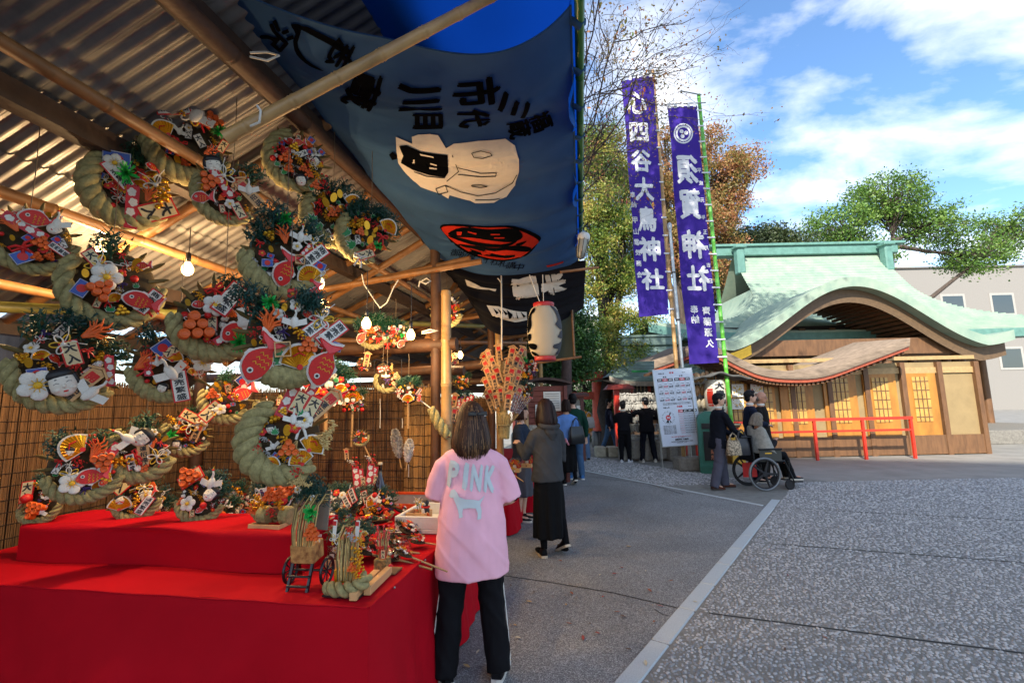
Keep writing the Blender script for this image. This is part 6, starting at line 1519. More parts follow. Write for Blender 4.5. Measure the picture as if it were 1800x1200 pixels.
def kumade(label, x, y, Y, Rr, spec=(), spin=0, tilt=0, n_fill=22, fill=None, rope_at=True, seed=0, tine=True, handle=0, pine=6, cat='ornament', name='lucky_rake', mw=None, group='lucky rakes hung for sale', boat=False, ropeR=.16, fsize=.22, rope_arc=(3.4, 6.0), flat=1.0):
    g = random.Random(seed*13+5); M_ = mw if mw is not None else face_cam(P(x, y, Y), spin, tilt)
    t = thing(name, label, cat, group=group, mw=M_)
    if tine: tines(t, Rr, 11, -.3, PI+.3, Rr*.06, seed=seed)
    mb = MB(); mb.ell((0, 0, -.12*Rr), (.82*Rr, .78*Rr, .16*Rr), 18, 8); mb.build('gap_shade_backing', C_('backing', '#3b2f1a', rough=.9, var=.5, scale=30) if not boat else DKG, t)  # backing coloured dark so the gaps between trinkets look shaded
    if rope_at:
        a0, a1 = rope_arc; rope(t, [(.86*Rr*math.cos(a0+(a1-a0)*i/8), .86*Rr*math.sin(a0+(a1-a0)*i/8)*flat, .1*Rr+.05*Rr*math.sin(i)) for i in range(9)], ropeR*Rr*1.1, 3, 3.6, .5)
    if boat:
        mb = MB(); mb.grid(lambda a, b: Vector((Rr*(-1+2*a)*(1-.12*b), -Rr*(.30+.55*(1-(2*a-1)**2)*b)+.22*Rr*(2*a-1)**2, Rr*(.18+.12*math.sin(PI*a))*(1-.3*b))), 24, 8); hb = mb.build('red_boat_hull', REDP, t)
        mb = MB()
        for k in range(7):
            for q in range(5): aa = .1+.8*k/6; disc(mb, .05*Rr, Rr*.315, Rr*.32+.001*q, 8, cx=Rr*(-1+2*aa)*.95+.05*Rr*math.cos(q*1.256), cy=-Rr*(.45+.25*(1-(2*aa-1)**2))+.05*Rr*math.sin(q*1.256))
        mb.build('white_plum_print', WHT, hb)
    if mw is None:
        up_ = (M_.to_3x3().inverted() @ Vector((0, 0, 1))).normalized(); mb = MB(); mb.tube([Vector((0, .5*Rr, -.1*Rr)), Vector((0, .5*Rr, -.1*Rr))+up_*.25+Vector((.004, 0, 0)), Vector((0, .5*Rr, -.1*Rr))+up_*(.5 if Y < 3.4 else .3)], .0022, 5); mb.build('hanging_cord', C_('cordbrown', '#6b5a44'), t)
    for k in range(pine):
        a = PI*(.12+.76*(k+.5)/pine)+g.uniform(-.1, .1); rr = Rr*g.uniform(.78, .98); trinket(t, 'pine' if k % 3 else 'dpine', rr*math.cos(a), rr*math.sin(a), g.uniform(0, .12)*Rr, Rr*g.uniform(.55, .8), a-PI/2)
    fill = fill or ['mask', 'fan', 'koban', 'tawara', 'tawarag', 'leaves', 'flower', 'rflower', 'plaque2', 'knot', 'ball', 'gold', 'berries', 'drum', 'card', 'koban', 'rribbon', 'fish', 'crane', 'wplaque', 'rknot', 'silver', 'pribbon']
    taken = [(s_[1]*Rr, s_[2]*Rr, s_[3]*Rr*.35) for s_ in spec]
    n_fill = int(n_fill*1.5)+4
    for k in range(n_fill):
        for _ in range(30):
            a = g.uniform(0, 2*PI); q = math.sqrt(g.random())*.74; fx, fy = q*math.cos(a)*Rr, (q*math.sin(a)*.95+.02)*Rr
            if all((fx-tx)**2+(fy-ty)**2 > (tr+.06*Rr)**2 for tx, ty, tr in taken): break
        s_ = Rr*fsize*g.uniform(.85, 1.5); taken.append((fx, fy, s_*.35))
        trinket(t, fill[(k*5+seed*3+g.randrange(3)) % len(fill)], fx, fy, Rr*g.uniform(.08, .3), s_, g.uniform(-.7, .7), (g.uniform(-.5, .5), g.uniform(-.5, .5)))
    for sp in spec:
        k, sx, sy, ss = sp[:4]; rot = sp[4] if len(sp) > 4 else 0; zz_ = sp[5] if len(sp) > 5 else .34
        trinket(t, k, sx*Rr, sy*Rr, zz_*Rr, ss*Rr, rot, (g.uniform(-.2, .2), g.uniform(-.2, .2)))
    if handle:
        mb = MB(); bamboo(mb, (0, -.4*Rr, -.12*Rr), (0, -handle, -.12*Rr), Rr*.085, Rr*.6, seed); mb.build('bamboo_handle', BAMB, t)
    return t
# --- big ones, top left to bottom
kumade('round rake ornament with olive rope hung high at the top left', 522, 282, 2.75, .185, [('fish', -.05, .5, .32, .3), ('card', .3, .72, .28, -.4), ('card', .66, .45, .26, -.5), ('berries', -.55, .12, .5), ('tawara', -.36, -.1, .42), ('tawara', -.2, -.38, .32), ('gold', .0, -.05, .4), ('tawara', .22, -.25, .3), ('tawara', .42, -.38, .3), ('gold', .6, -.35, .42), ('tawara', .65, -.68, .34), ('berries', .85, -.5, .42), ('mask', .2, -.66, .45, .4), ('leaves', -.55, -.42, .3, .4), ('leaves', -.3, -.6, .32, .6), ('leaves', .5, -.82, .36, -1), ('plaque2', .1, .2, .3, -.9), ('rknot', .35, .1, .32), ('knot', .55, -.05, .3), ('ribbon', -.1, .15, .35)], spin=-.1, n_fill=14, rope_arc=(2.0, 5.6), ropeR=.2, pine=0, seed=1)
DB = ['koban', 'tawara', 'gold', 'rribbon', 'fan', 'rflower', 'koban', 'tawarag', 'leaves', 'gold', 'berries', 'plaque2', 'koban']
kumade('left half of the big double rake ornament with a printed oval mask', 588, 378, 2.95, .20, [('tawara', -.1, .02, .32), ('tawara', .1, .12, .26), ('koban', -.25, .35, .4, .3), ('koban', .0, .5, .4, -.4), ('koban', .2, .62, .35), ('fan', .6, .35, .5, -.5), ('rribbon', .55, .0, .5), ('rflower', .45, .2, .35), ('wplaque', .1, -.62, .46, -.9), ('ribbon', .0, -.75, .6, .3), ('leaves', -.65, -.25, .5, .6), ('leaves', -.45, -.45, .5, 1.2), ('koban', .62, -.35, .38), ('tuft', .7, -.5, .4)], spin=.15, n_fill=16, fill=DB, rope_arc=(2.4, 5.6), ropeR=.24, pine=4, seed=2)
kumade('right half of the big double rake ornament edged with dark pine', 645, 412, 2.98, .185, [('tawara', -.25, -.05, .32), ('koban', -.1, .25, .4, .4), ('rribbon', .5, .05, .5), ('fan', .6, .45, .55, -.4), ('tuft', .45, -.3, .4), ('koban', .15, -.2, .4), ('wplaque', .15, -.72, .48, -.9), ('ribbon', .0, -.9, .6), ('leaves', -.6, -.3, .55, .8), ('leaves', -.3, -.6, .55, 1.3)], spin=-.25, n_fill=14, fill=DB, rope_arc=(2.7, 5.2), ropeR=.24, pine=10, seed=3)
mb = None
kumade('rake ornament with red sea bream and thick rope under green pine at the left edge', 498, 452, 2.35, .20, [('pine', -.35, .98, .7), ('tuft', -.1, .92, .5), ('pine', .5, .85, .55), ('coral', -.05, .42, .55, .3), ('crane', .3, .55, .45), ('knot', .62, .45, .45), ('plaque', .68, .12, .62, -.75), ('fish', .05, -.38, .7, 1.25), ('masu', .35, -.05, .32, .1), ('card', .85, -.1, .35, -.3), ('fan', .62, -.38, .5, .5), ('knot', .9, -.35, .35), ('fish', .82, -.85, .5, 1.35), ('leaves', .4, -.3, .3), ('strip', .45, .2, .3, -.5), ('flower', .25, .3, .3)], spin=-.05, n_fill=6, rope_arc=(3.2, 6.0), ropeR=.25, pine=3, seed=4)
kumade('largest rake ornament with two sea bream and a gold fan below the small bulb', 506, 592, 2.25, .22, [('pine', -.85, .8, .6), ('tuft', -.42, .68, .45), ('coral', -.42, .15, .65, -.1), ('flower', .1, .68, .36), ('rflower', .02, .92, .3), ('pine', .45, .78, .55), ('pine', .2, .85, .5), ('knot', .62, .42, .55), ('crane', .08, .3, .42), ('plaque', .45, .18, .5, -.85), ('plaque', .85, .1, .58, -.85), ('card', .95, -.18, .34, -.3), ('masu', -.12, -.28, .44, .1), ('drum', -.4, -.12, .4), ('tawara', .35, -.18, .4), ('fish', -.52, -.55, .8, .95), ('fish', .72, -.62, .8, 1.15), ('fan', .2, -.48, .62, .1), ('leaves', -.1, -.5, .55, 1.2), ('leaves', .5, -.62, .5, -1.4), ('rknot', .75, -.2, .4), ('wplaque', .55, -.05, .38, -.9), ('gold', .15, .05, .4)], spin=0, n_fill=6, rope_arc=(3.9, 5.6), ropeR=.25, pine=2, seed=5)
def special5():
    t = kumade('rope rake ornament with red blossom streamers and a wooden tablet standing on the left', 503, 770, 2.35, .20, [('tawara', .02, -.22, .45), ('gold', -.08, -.05, .4), ('fan', .3, -.5, .45, .3), ('ear', .2, -.05, .8, 2.6), ('ear', .55, .02, .95, -1.9), ('flower', .35, .42, .5), ('ribbon', .3, .3, .6), ('mask', .25, .35, .35), ('fan', .55, -.2, .5, -.6), ('leaves', .3, .5, .35), ('rflower', .15, .25, .35), ('berries', .2, -.75, .3), ('crane', .1, .45, .4), ('koban', -.02, .2, .35), ('ear', .3, -.85, .6, 2.9)], spin=0, n_fill=8, rope_arc=(2.0, 5.4), ropeR=.27, pine=0, seed=6, tine=True)
    for x, y, L, r_, w in ((.02, 1.0, .95, -.42, .30), (.42, .98, .85, -.5, .30)):
        trinket(t, 'strip', x*.20, y*.20, .05, .62*L*.20*1.1, r_)
    for x, y, r_ in ((.22, .85, -.48), (.52, .72, -.5)): trinket(t, 'wplaque', x*.2, y*.2, .06, .095, r_)
    trinket(t, 'ema', .80*.2, .78*.2, .055, .125, -.82)
special5()
# --- on the reed screen and beam
kumade('rake ornament with green pine and smiling mask on a red boat by the reed screen', 575, 680, 4.25, .22, [('mask', .05, .1, .5), ('mask', -.45, .25, .38), ('fan', -.5, -.15, .5), ('fan', .5, -.1, .45), ('ball', .75, .05, .3), ('rflower', -.15, -.2, .4), ('wplaque', -.75, .4, .35, .4), ('leaves', .3, .2, .4), ('berries', .2, -.2, .4), ('rflower', -.8, .1, .3)], n_fill=10, rope_at=False, pine=8, boat=True, tine=False, seed=7, handle=.4)
kumade('rake ornament with a red boat half hidden behind the largest one', 502, 650, 3.6, .16, [('rflower', .6, .1, .4)], n_fill=8, rope_at=False, pine=4, boat=True, tine=False, seed=8)
kumade('fan shaped rake ornament with white mask and red balls on a bamboo handle', 620, 705, 4.45, .13, [('mask', .0, .1, .45), ('ball', -.6, -.6, .5), ('ball', .65, -.6, .5), ('fan', 0, .25, 1.2, 0, .1), ('rflower', 0, .95, .5), ('wplaque', -.6, -.1, .35)], n_fill=10, rope_at=False, pine=3, tine=True, seed=9, handle=.42)
kumade('small straw wreath with a purple ribbon hung near the top of the reed screen', 680, 668, 4.4, .12, [('crane', -.1, .3, .55), ('pribbon', 0, 0, .6), ('wplaque', .6, .3, .4), ('wplaque', .55, -.3, .4, .8), ('ear', .1, .95, .7, -1.57)], n_fill=2, tine=False, pine=0, seed=10, rope_arc=(2.6, 7.0), ropeR=.2)
kumade('rake ornament with striped fan and red plaque on a long bamboo handle', 718, 690, 4.4, .13, [('fan', -.05, -.45, .7), ('mask', .0, .35, .4), ('plaque', .7, .05, .45, -.6), ('rknot', -.7, .1, .5), ('dpine', .5, .85, .7), ('dpine', -.6, .8, .6), ('flower', .1, .0, .3), ('fish', .75, -.4, .4, 1.2)], n_fill=9, rope_at=False, pine=3, seed=11, tine=False, handle=.33)
kumade('little tilted rake ornament with orange bells in the middle of the reed screen', 633, 768, 4.45, .085, [('tawara', .2, -.4, .6), ('pribbon', -.6, 0, .6)], spin=.45, n_fill=9, rope_at=True, pine=0, seed=12, handle=.33)
kumade('small straw wreath with white crane at the left end of the reed screen', 474, 715, 4.1, .13, [('crane', -.2, .1, .7), ('wplaque', .5, .3, .35), ('wplaque', .45, -.35, .35, .5)], n_fill=2, tine=False, pine=0, seed=13, rope_arc=(2.6, 7.2), ropeR=.22)
kumade('rake ornament with red plaque and fish resting on the log beam', 655, 585, 4.5, .16, [('fish', -.6, -.3, .7, 1.0), ('tawara', -.1, .1, .5), ('rribbon', .3, -.4, .5), ('plaque', .1, .2, .5, -1.0), ('dpine', .3, .8, .9)], n_fill=12, rope_at=True, pine=5, seed=14)
kumade('rake ornament full of red and orange trinkets beside the middle bulb', 695, 590, 4.55, .15, [('berries', -.2, .2, .5), ('mask', .3, .6, .35), ('tuft', .45, .0, .4), ('fish', .4, -.5, .6, .7), ('rribbon', -.5, -.6, .5)], n_fill=13, rope_at=False, pine=5, seed=15)
kumade('rake ornament with red cords high behind the cut bamboo post', 785, 545, 5.3, .2, [('rribbon', .3, .2, .5), ('fish', -.2, .2, .5), ('rknot', .0, -.2, .5)], n_fill=12, fill=['rribbon', 'berries', 'koban', 'tawara', 'gold', 'fish', 'rknot', 'mask'], rope_at=True, pine=0, seed=16)
kumade('rake ornament with orange cords behind the knot of the topmost bream', 553, 540, 3.1, .085, [('knot', .3, .2, .7), ('tawara', -.2, .1, .6)], n_fill=9, fill=['tawara', 'rknot', 'koban', 'knot', 'rribbon'], rope_at=False, pine=0, seed=17)
kumade('wooden tablet charm with red writing dangling under the log beam', 640, 640, 4.4, .085, [('ema', .25, .5, 1.1, -.15), ('berries', -.3, -.4, .6)], n_fill=6, rope_at=False, pine=0, tine=False, seed=18)
kumade('red printed gift card charm hung under the log beam', 673, 648, 4.45, .07, [('strip', 0, .1, 1.0, 1.57), ('strip', 0.1, -.3, .9, 1.6)], n_fill=2, rope_at=False, pine=0, tine=False, seed=19)
# second bay
kumade('small rake ornament with dark pine on the reed wall of the second bay', 815, 710, 5.9, .15, [('mask', .05, .1, .4), ('ball', .6, -.6, .4), ('ball', -.4, .1, .35)], n_fill=12, rope_at=False, pine=4, seed=20, handle=.3)
kumade('small rake ornament with gold beads under the second bay beam', 812, 672, 5.9, .13, [('gold', .0, 0, .6), ('gold', .4, -.3, .5)], n_fill=9, rope_at=False, pine=3, seed=21)
kumade('rake ornament with green leaves and gold bells hanging right of the tablet tower', 926, 650, 6.0, .17, [('tuft', -.2, .75, .7), ('tawara', -.4, -.1, .5), ('tawarag', -.2, -.4, .5), ('strip', .6, .2, .5, -.3), ('pribbon', .5, -.2, .5)], n_fill=12, rope_at=False, pine=0, tine=False, seed=22)
kumade('lower rake ornament with red ball and gold coins right of the tablet tower', 922, 690, 6.0, .14, [('ball', -.1, .3, .5), ('gold', .2, -.6, .6), ('koban', .0, -.3, .5)], n_fill=11, rope_at=False, pine=3, tine=False, seed=23)
# at the left end of the stall, outside the picture of the street
for i, (x, y, Y, rr) in enumerate(((400, 340, 2.5, .2), (330, 250, 2.6, .2), (380, 560, 2.4, .22), (300, 640, 2.5, .22), (200, 500, 2.4, .22), (120, 640, 2.3, .22), (230, 330, 2.5, .2), (400, 700, 3.6, .18), (330, 760, 3.6, .18), (60, 420, 2.2, .2), (250, 790, 3.0, .2), (150, 820, 2.8, .2))):
    lb = ['under the roof sheets left of the topmost rake', 'high beside the second hanging rake', 'left of the two bream rake', 'beside the left bulb', 'in the middle of the left end', 'low at the far left', 'near the roof over the left bulb', 'small and low behind the streamer rake', 'just left of the streamer rake', 'highest at the far left edge', 'low between two rakes on the left', 'lowest at the far left edge'][i]
    gg = random.Random(300+i); big = gg.sample(['fish', 'fan', 'mask', 'plaque', 'coral', 'ema', 'flower', 'tawara', 'knot', 'card', 'crane', 'strip', 'gold', 'tuft', 'wplaque', 'rribbon'], 9)
    kumade('festive rake ornament %s' % lb, x, y, Y, rr*gg.uniform(.85, 1.15), [(k_, gg.uniform(-.65, .65), gg.uniform(-.55, .7), gg.uniform(.35, .75), gg.uniform(-1.2, 1.2)) for k_ in big], spin=gg.uniform(-.3, .3), n_fill=9, pine=gg.randrange(0, 5), seed=40+i, ropeR=gg.uniform(.16, .26), rope_arc=(gg.uniform(2.2, 3.6), gg.uniform(5.4, 6.2)))
# ================================================================== goods on the table
TZ = TABLE_Z+.006
def tab(x, y, z=None): return PZ(x, y, TZ if z is None else z)
RZ = math.atan2(SD.y, SD.x)-PI/2       # objects turned with the stall
BROC = mat('brocade', '#a5521c', .6, var=.6, scale=28, col2='#d2a05a', detail=3)
BROCG = mat('green_brocade', '#1e5a3a', .6, var=.6, scale=45, col2='#b98a4a', detail=2)
CLEAR = None
def clear_film():
    m = bpy.data.materials.new('clear_film'); m.use_nodes = True; t = m.node_tree; t.nodes.clear()
    o = t.nodes.new('ShaderNodeOutputMaterial'); tr = t.nodes.new('ShaderNodeBsdfTransparent'); gl = t.nodes.new('ShaderNodeBsdfGlossy'); gl.inputs['Roughness'].default_value = .12
    f = t.nodes.new('ShaderNodeFresnel'); f.inputs[0].default_value = 1.18; mx_ = t.nodes.new('ShaderNodeMixShader'); n = t.nodes.new('ShaderNodeTexNoise'); n.inputs['Scale'].default_value = 60; b = t.nodes.new('ShaderNodeBump'); b.inputs['Strength'].default_value = .8; b.inputs['Distance'].default_value = .01
    t.links.new(n.outputs['Fac'], b.inputs['Height']); t.links.new(b.outputs[0], gl.inputs['Normal']); t.links.new(b.outputs[0], f.inputs['Normal'])
    t.links.new(f.outputs[0], mx_.inputs[0]); t.links.new(tr.outputs[0], mx_.inputs[1]); t.links.new(gl.outputs[0], mx_.inputs[2]); t.links.new(mx_.outputs[0], o.inputs[0]); return m
CLEAR = clear_film()
def straw_stack(root, w, h, n, seed, z0=0, lean=.25, m=None):
    g = random.Random(seed)
    for i in range(n):
        x = -w/2+w*i/(n-1)+g.uniform(-.005, .005); mb = MB(); k = g.uniform(.85, 1.05)
        mb.tube([(x*.8, 0, z0), (x+.01, -.01, z0+h*.4*k), (x+lean*h*.25, 0, z0+h*.8*k), (x+lean*h*.6, .02, z0+h*k), (x+lean*h*.8, .05, z0+h*.97*k)], [.003, .0055, .0055, .004, .002], 6, flat=.35); mb.build('bamboo_sliver', m or (STRAW if i % 3 else TINE), root)
def up_trinket(root, kind, x, y, z, s_, rot=0, yaw=0):
    """trinket standing upright facing the street visitor (local -y)"""
    o = trinket(root, kind, 0, 0, 0, s_); o.matrix_basis = Matrix.Translation((x, y, z)) @ Matrix.Rotation(yaw, 4, 'Z') @ Matrix.Rotation(PI/2, 4, 'X') @ Matrix.Rotation(rot, 4, 'Z') @ Matrix.Scale(s_, 4); return o
def cart():
    t = thing('toy_cart', 'black wooden toy cart loaded with bamboo slivers and green pine', 'toy cart', tab(528, 1034), (0, 0, RZ+.05))
    for s_ in (-1, 1):
        mb = MB(); mb.box((s_*.052, -.005, .06), (.012, .014, .14), (-.35, 0, 0)); mb.build('shaft', BLACKW, t)
        mb = MB(); mb.m = Matrix.Translation((s_*.1, .07, .065)) @ Matrix.Rotation(PI/2, 4, 'Y')
        n = 22; mb.tube([(.062*math.cos(2*PI*i/n), .062*math.sin(2*PI*i/n), 0) for i in range(n+1)], .008, 6, caps=False); w = mb.build('wheel', BLACKW, t)
        mb = MB(); mb.m = Matrix.Translation((s_*.1, .07, .065)) @ Matrix.Rotation(PI/2, 4, 'Y')
        for k in range(8): a = PI*k/4; mb.cyl((0, 0, 0), (.06*math.cos(a), .06*math.sin(a), 0), .0035, n=5)
        mb.build('spokes', BLACKW, w)
    for z, y in ((.02, -.03), (.06, -.012), (.115, .02)): mb = MB(); mb.cyl((-.055, y, z), (.055, y, z), .0065, n=8); mb.build('rung', BLACKW, t)
    mb = MB(); mb.cyl((-.1, .07, .065), (.1, .07, .065), .006, n=8); mb.build('axle', BLACKW, t)
    mb = MB(); mb.box((0, .05, .165), (.125, .1, .09), (.15, 0, .0), bev=.004); mb.build('brocade_box', BROC, t)
    straw_stack(t, .12, .26, 26, 3, .18, .3)
    mb = MB(); mb.box((.03, .09, .36), (.12, .01, .2), (0, .06, 0)); mb.build('card_backing', mat('card_grey', '#7a7062', .8), t)
    for x, z, s_ in ((-.02, .46, .11), (.035, .475, .12), (.07, .45, .1), (0, .5, .1)): up_trinket(t, 'pine', x, .05, z, s_)
    up_trinket(t, 'flower', -.05, .03, .47, .05); up_trinket(t, 'flower', .04, .02, .43, .04); up_trinket(t, 'tuft', .045, .0, .37, .09); up_trinket(t, 'tuft', .04, .0, .34, .07)
    up_trinket(t, 'tawara', .06, -.01, .28, .075); up_trinket(t, 'tawara', .065, -.01, .255, .06); up_trinket(t, 'pribbon', .05, 0, .315, .05); up_trinket(t, 'ribbon', .085, 0, .25, .05)
cart()
def rope_bundle():
    t = thing('rope_bundle_charm', 'bundle of straw slivers and gold beads on a thick braided rope ring', 'ornament', tab(607, 1044), (0, 0, RZ))
    mb = MB(); mb.box((0, .02, .004), (.19, .13, .008)); mb.build('black_board', BLACKW, t)
    rope(t, [(-.09, -.01, .03), (-.04, -.03, .032), (.03, -.03, .035), (.085, -.01, .05), (.1, .02, .085)], .034, 2, 3, .75)
    mb = MB(); mb.box((-.02, .035, .075), (.1, .04, .06), (.1, 0, .0)); mb.build('gold_wrap', mat('gold_wrap', '#c98a1c', .4, metal=.4, var=.3), t)
    straw_stack(t, .11, .24, 28, 5, .06, .12)
    for x, z, s_ in ((.07, .2, .07), (.075, .15, .08), (.06, .11, .07), (.08, .25, .06)): up_trinket(t, 'gold', x, -.01, z, s_)
    up_trinket(t, 'tawara', .045, -.015, .13, .05); up_trinket(t, 'knot', -.06, 0, .25, .06); up_trinket(t, 'silver', .03, -.01, .27, .06); up_trinket(t, 'rribbon', .02, -.01, .3, .05)
    for x in (-.065, .055):
        mb = MB(); mb.box((x, 0, .29), (.018, .004, .1), (0, .08, 0)); s_ = mb.build('paper_slip', WHT, t)
        mb = MB(); mb.box((x, -.003, .325), (.018, .002, .02), (0, .08, 0)); mb.build('red_mark', RED, s_)
rope_bundle()
def block(x0, y0, x1, y1, w, h, label):
    a, b = tab(x0, y0), tab(x1, y1); c = (a+b)/2; d = b-a
    mb = MB(); mb.box((0, 0, h/2), (d.length, w, h), bev=.002); mb.build('wooden_block', WOOD, None, c, (0, 0, math.atan2(d.y, d.x)), label=label, cat='block')
block(620, 1056, 662, 1012, .036, .034, 'left one of two pale wooden blocks at the table corner')
block(645, 1046, 684, 1008, .034, .040, 'right one of two pale wooden blocks at the table corner')
def wrapped_bundle():
    t = thing('wrapped_charm', 'small charm with pink buds on a green brocade base in clear film', 'ornament', tab(672, 1004), (0, 0, RZ))
    mb = MB(); mb.box((0, 0, .035), (.075, .06, .07), bev=.004); mb.build('brocade_base', BROCG, t); mb = MB(); mb.box((.02, .01, .004), (.14, .1, .008)); mb.build('board', TIMBER, t)
    straw_stack(t, .06, .14, 14, 8, .06, .05)
    g = random.Random(3)
    for k in range(14):
        mb = MB(); p = Vector((g.uniform(-.05, .06), g.uniform(-.03, .02), g.uniform(.12, .25))); mb.tube([(p.x*.3, 0, .06), p], .0018, 4); mb.ell(p, .006, 6, 5); mb.build('pink_bud', PNK, t)
    up_trinket(t, 'rribbon', 0, -.03, .13, .06); up_trinket(t, 'wplaque', .02, -.035, .1, .04); up_trinket(t, 'ball', .06, -.02, .04, .04)
wrapped_bundle()
# a heap of little handled rakes
g6 = random.Random(21)
heap = [(690, 945, 26, .1), (720, 940, 8, .12), (640, 930, 200, .1), (700, 965, -8, .09), (735, 962, 12, .08), (660, 975, 15, .1), (625, 960, 170, .09), (705, 905, 40, .1), (650, 905, 150, .1), (685, 985, -3, .085), (712, 985, 4, .08), (600, 935, 190, .1), (720, 925, -20, .09), (668, 925, 80, .1), (640, 985, 10, .09)]
heap_lbl = ['with long handle crossing the heap', 'nearest the foam box', 'at the left of the heap', 'in clear film by the table edge', 'with red cords at the right of the heap', 'in the front middle of the heap', 'beside the braided rope charm', 'below the foam box corner', 'behind the heap under the bottle', 'in film at the lower right', 'with the greenest handle at the table edge', 'at the far left behind the cart', 'with purple bow near the foam box', 'upright in the middle of the heap', 'next to the wrapped charm']
for i, (x, y, deg, r_) in enumerate(heap):
    p = tab(x, y); p.z += .03+.012*(i % 3); a = R(deg)+math.atan2(SD.y, SD.x)-PI/2
    Mx = Matrix.Translation(p) @ Matrix.Rotation(a+PI/2, 4, 'Z') @ Matrix.Rotation(R(g6.uniform(5, 30)), 4, 'X') @ Matrix.Rotation(g6.uniform(-.3, .3), 4, 'Y')
    kumade('little handled rake '+heap_lbl[i], 0, 0, 0, r_*.8, [('rflower', .2, .2, .7), ('mask', -.3, -.1, .6), ('pribbon', .5, -.4, .6)] if i % 2 else [('ball', .2, 0, .6), ('fan', -.1, .2, .8), ('berries', .3, .4, .7)], n_fill=8, rope_at=False, pine=4 if i % 3 == 0 else 1, tine=i % 2 == 0, seed=60+i, handle=.27 if i not in (7, 13) else .15, mw=Mx, fsize=.36, group='little rakes heaped on the red table', name='small_rake', flat=1)
    if i in (3, 9):
        mb = MB(); mb.m = Mx; mb.ell((0, 0, .02), (.065, .08, .035), 12, 8)
        for j, v in enumerate(mb.v): mb.v[j] = v+Vector((g6.gauss(0, .004), g6.gauss(0, .004), g6.gauss(0, .004)))
        mb.build('film_bag', CLEAR, None, label='crinkled clear film bag '+heap_lbl[i].replace('in clear film ', '').replace('in film ', ''), cat='film bag')
# larger pieces leaning behind the heap
def leaning(label, x, y, r_, lean, seed, spec, z=0, pine=6, n=12, yaw=0):
    p = tab(x, y); p.z += r_*.75+z
    Mx = Matrix.Translation(p) @ Matrix.Rotation(RZ+yaw, 4, 'Z') @ Matrix.Rotation(PI/2-lean, 4, 'X')
    return kumade(label, 0, 0, 0, r_, spec, n_fill=n, rope_at=False, pine=pine, tine=True, seed=seed, mw=Mx, fsize=.26, group='rakes leaning behind the heap')
leaning('rake with white flower and long red slips leaning behind the heap', 595, 925, .17, .45, 81, [('flower', .2, .5, .4), ('plaque', .7, .5, .55, .6), ('plaque', .5, .2, .5, .7), ('fan', .3, -.3, .6), ('rflower', -.1, .6, .4), ('knot', .5, -.1, .5), ('leaves', -.2, -.4, .5), ('crane', -.3, .3, .5)], pine=7)
leaning('rake with green leaves and dark pine leaning on the cart', 570, 955, .15, .6, 82, [('leaves', .1, .2, .7), ('fan', -.2, .0, .6), ('rflower', .5, -.4, .5), ('mask', .4, .3, .45)], pine=4)
leaning('low rake with scarlet ribbons in front of the leaning ones', 615, 985, .13, .9, 83, [('rribbon', .2, .2, .9), ('rribbon', .5, -.2, .8), ('rflower', -.2, .1, .6), ('dpine', -.6, .3, .9)], pine=5, n=9)
leaning('rake with red and white plaques behind the bottle', 640, 905, .13, .3, 84, [('plaque', .2, .3, .7, .4), ('plaque2', -.2, .2, .6, .3), ('plaque', .5, .0, .6, .5)], pine=4, n=8)
# sake bottle
def bottle():
    t = thing('sake_bottle', 'tall brown glass bottle standing behind the heap of rakes', 'bottle', tab(667, 908))
    m = mat('brown_glass', '#1e0f08', .08, var=.1, spec=.7, coat=.6)
    mb = MB(); mb.lathe([(.048, 0), (.053, .006), (.053, .20), (.05, .235), (.036, .275), (.020, .32), (.0155, .36), (.0145, .40), (.017, .405), (.017, .415)], 24); mb.build('glass', m, t)
    mb = MB(); mb.lathe([(.018, .413), (.018, .43), (.015, .433)], 16); mb.build('cap', mat('bottle_cap', '#b7a98a', .5), t)
    mb = MB(); mb.lathe([(.0537, .05), (.0542, .055), (.0542, .145), (.0537, .15)], 24); mb.build('label', mat('bottle_label', '#24303a', .6, var=.3), t)
    mb = MB(); mb.grid(lambda a, b: Vector((.0552*math.sin(-.5+a), -.0552*math.cos(-.5+a), .075+.05*b)), 8, 2); mb.build('white_label', WHT, t)
bottle()
def foam_box():
    a, b = tab(705, 942), tab(781, 940); a = tab(712, 946); b = tab(776, 944); c = tab(745, 928)
    t = thing('foam_box', 'open white foam box lid lying on the red cloth', 'box', S(1.42, .24, TZ), (0, 0, math.atan2(SD.y, SD.x)))
    FO = mat('white_foam', '#cfcdc6', .8, var=.04, scale=60, bump=.1, bscale=300); L, w, h, q = .50, .34, .085, .028
    mb = MB(); mb.box((0, 0, .014), (L, w, .028), bev=.004); mb.build('floor', FO, t)
    for x, y, a_, b_ in ((L/2-q/2, 0, q, w), (-L/2+q/2, 0, q, w), (0, w/2-q/2, L-2*q, q), (0, -w/2+q/2, L-2*q, q)): mb = MB(); mb.box((x, y, .028+h/2), (a_-.001, b_-.001, h), bev=.004); mb.build('wall', FO, t)
foam_box()
def tray():
    t = thing('orange_tray', 'orange edged tray standing behind the white foam box', 'tray', S(1.95, .62, TZ), (0, 0, math.atan2(SD.y, SD.x)))
    mb = MB(); mb.box((0, 0, .06), (.03, .55, .12), bev=.004); mb.build('panel', mat('tray_grey', '#8f8d88', .5), t)
    mb = MB(); mb.box((0, 0, .128), (.034, .56, .018)); mb.box((-.02, -.1, .02), (.012, .5, .04)); mb.build('rim', C_('tray_orange', '#c2471a'), t)
tray()
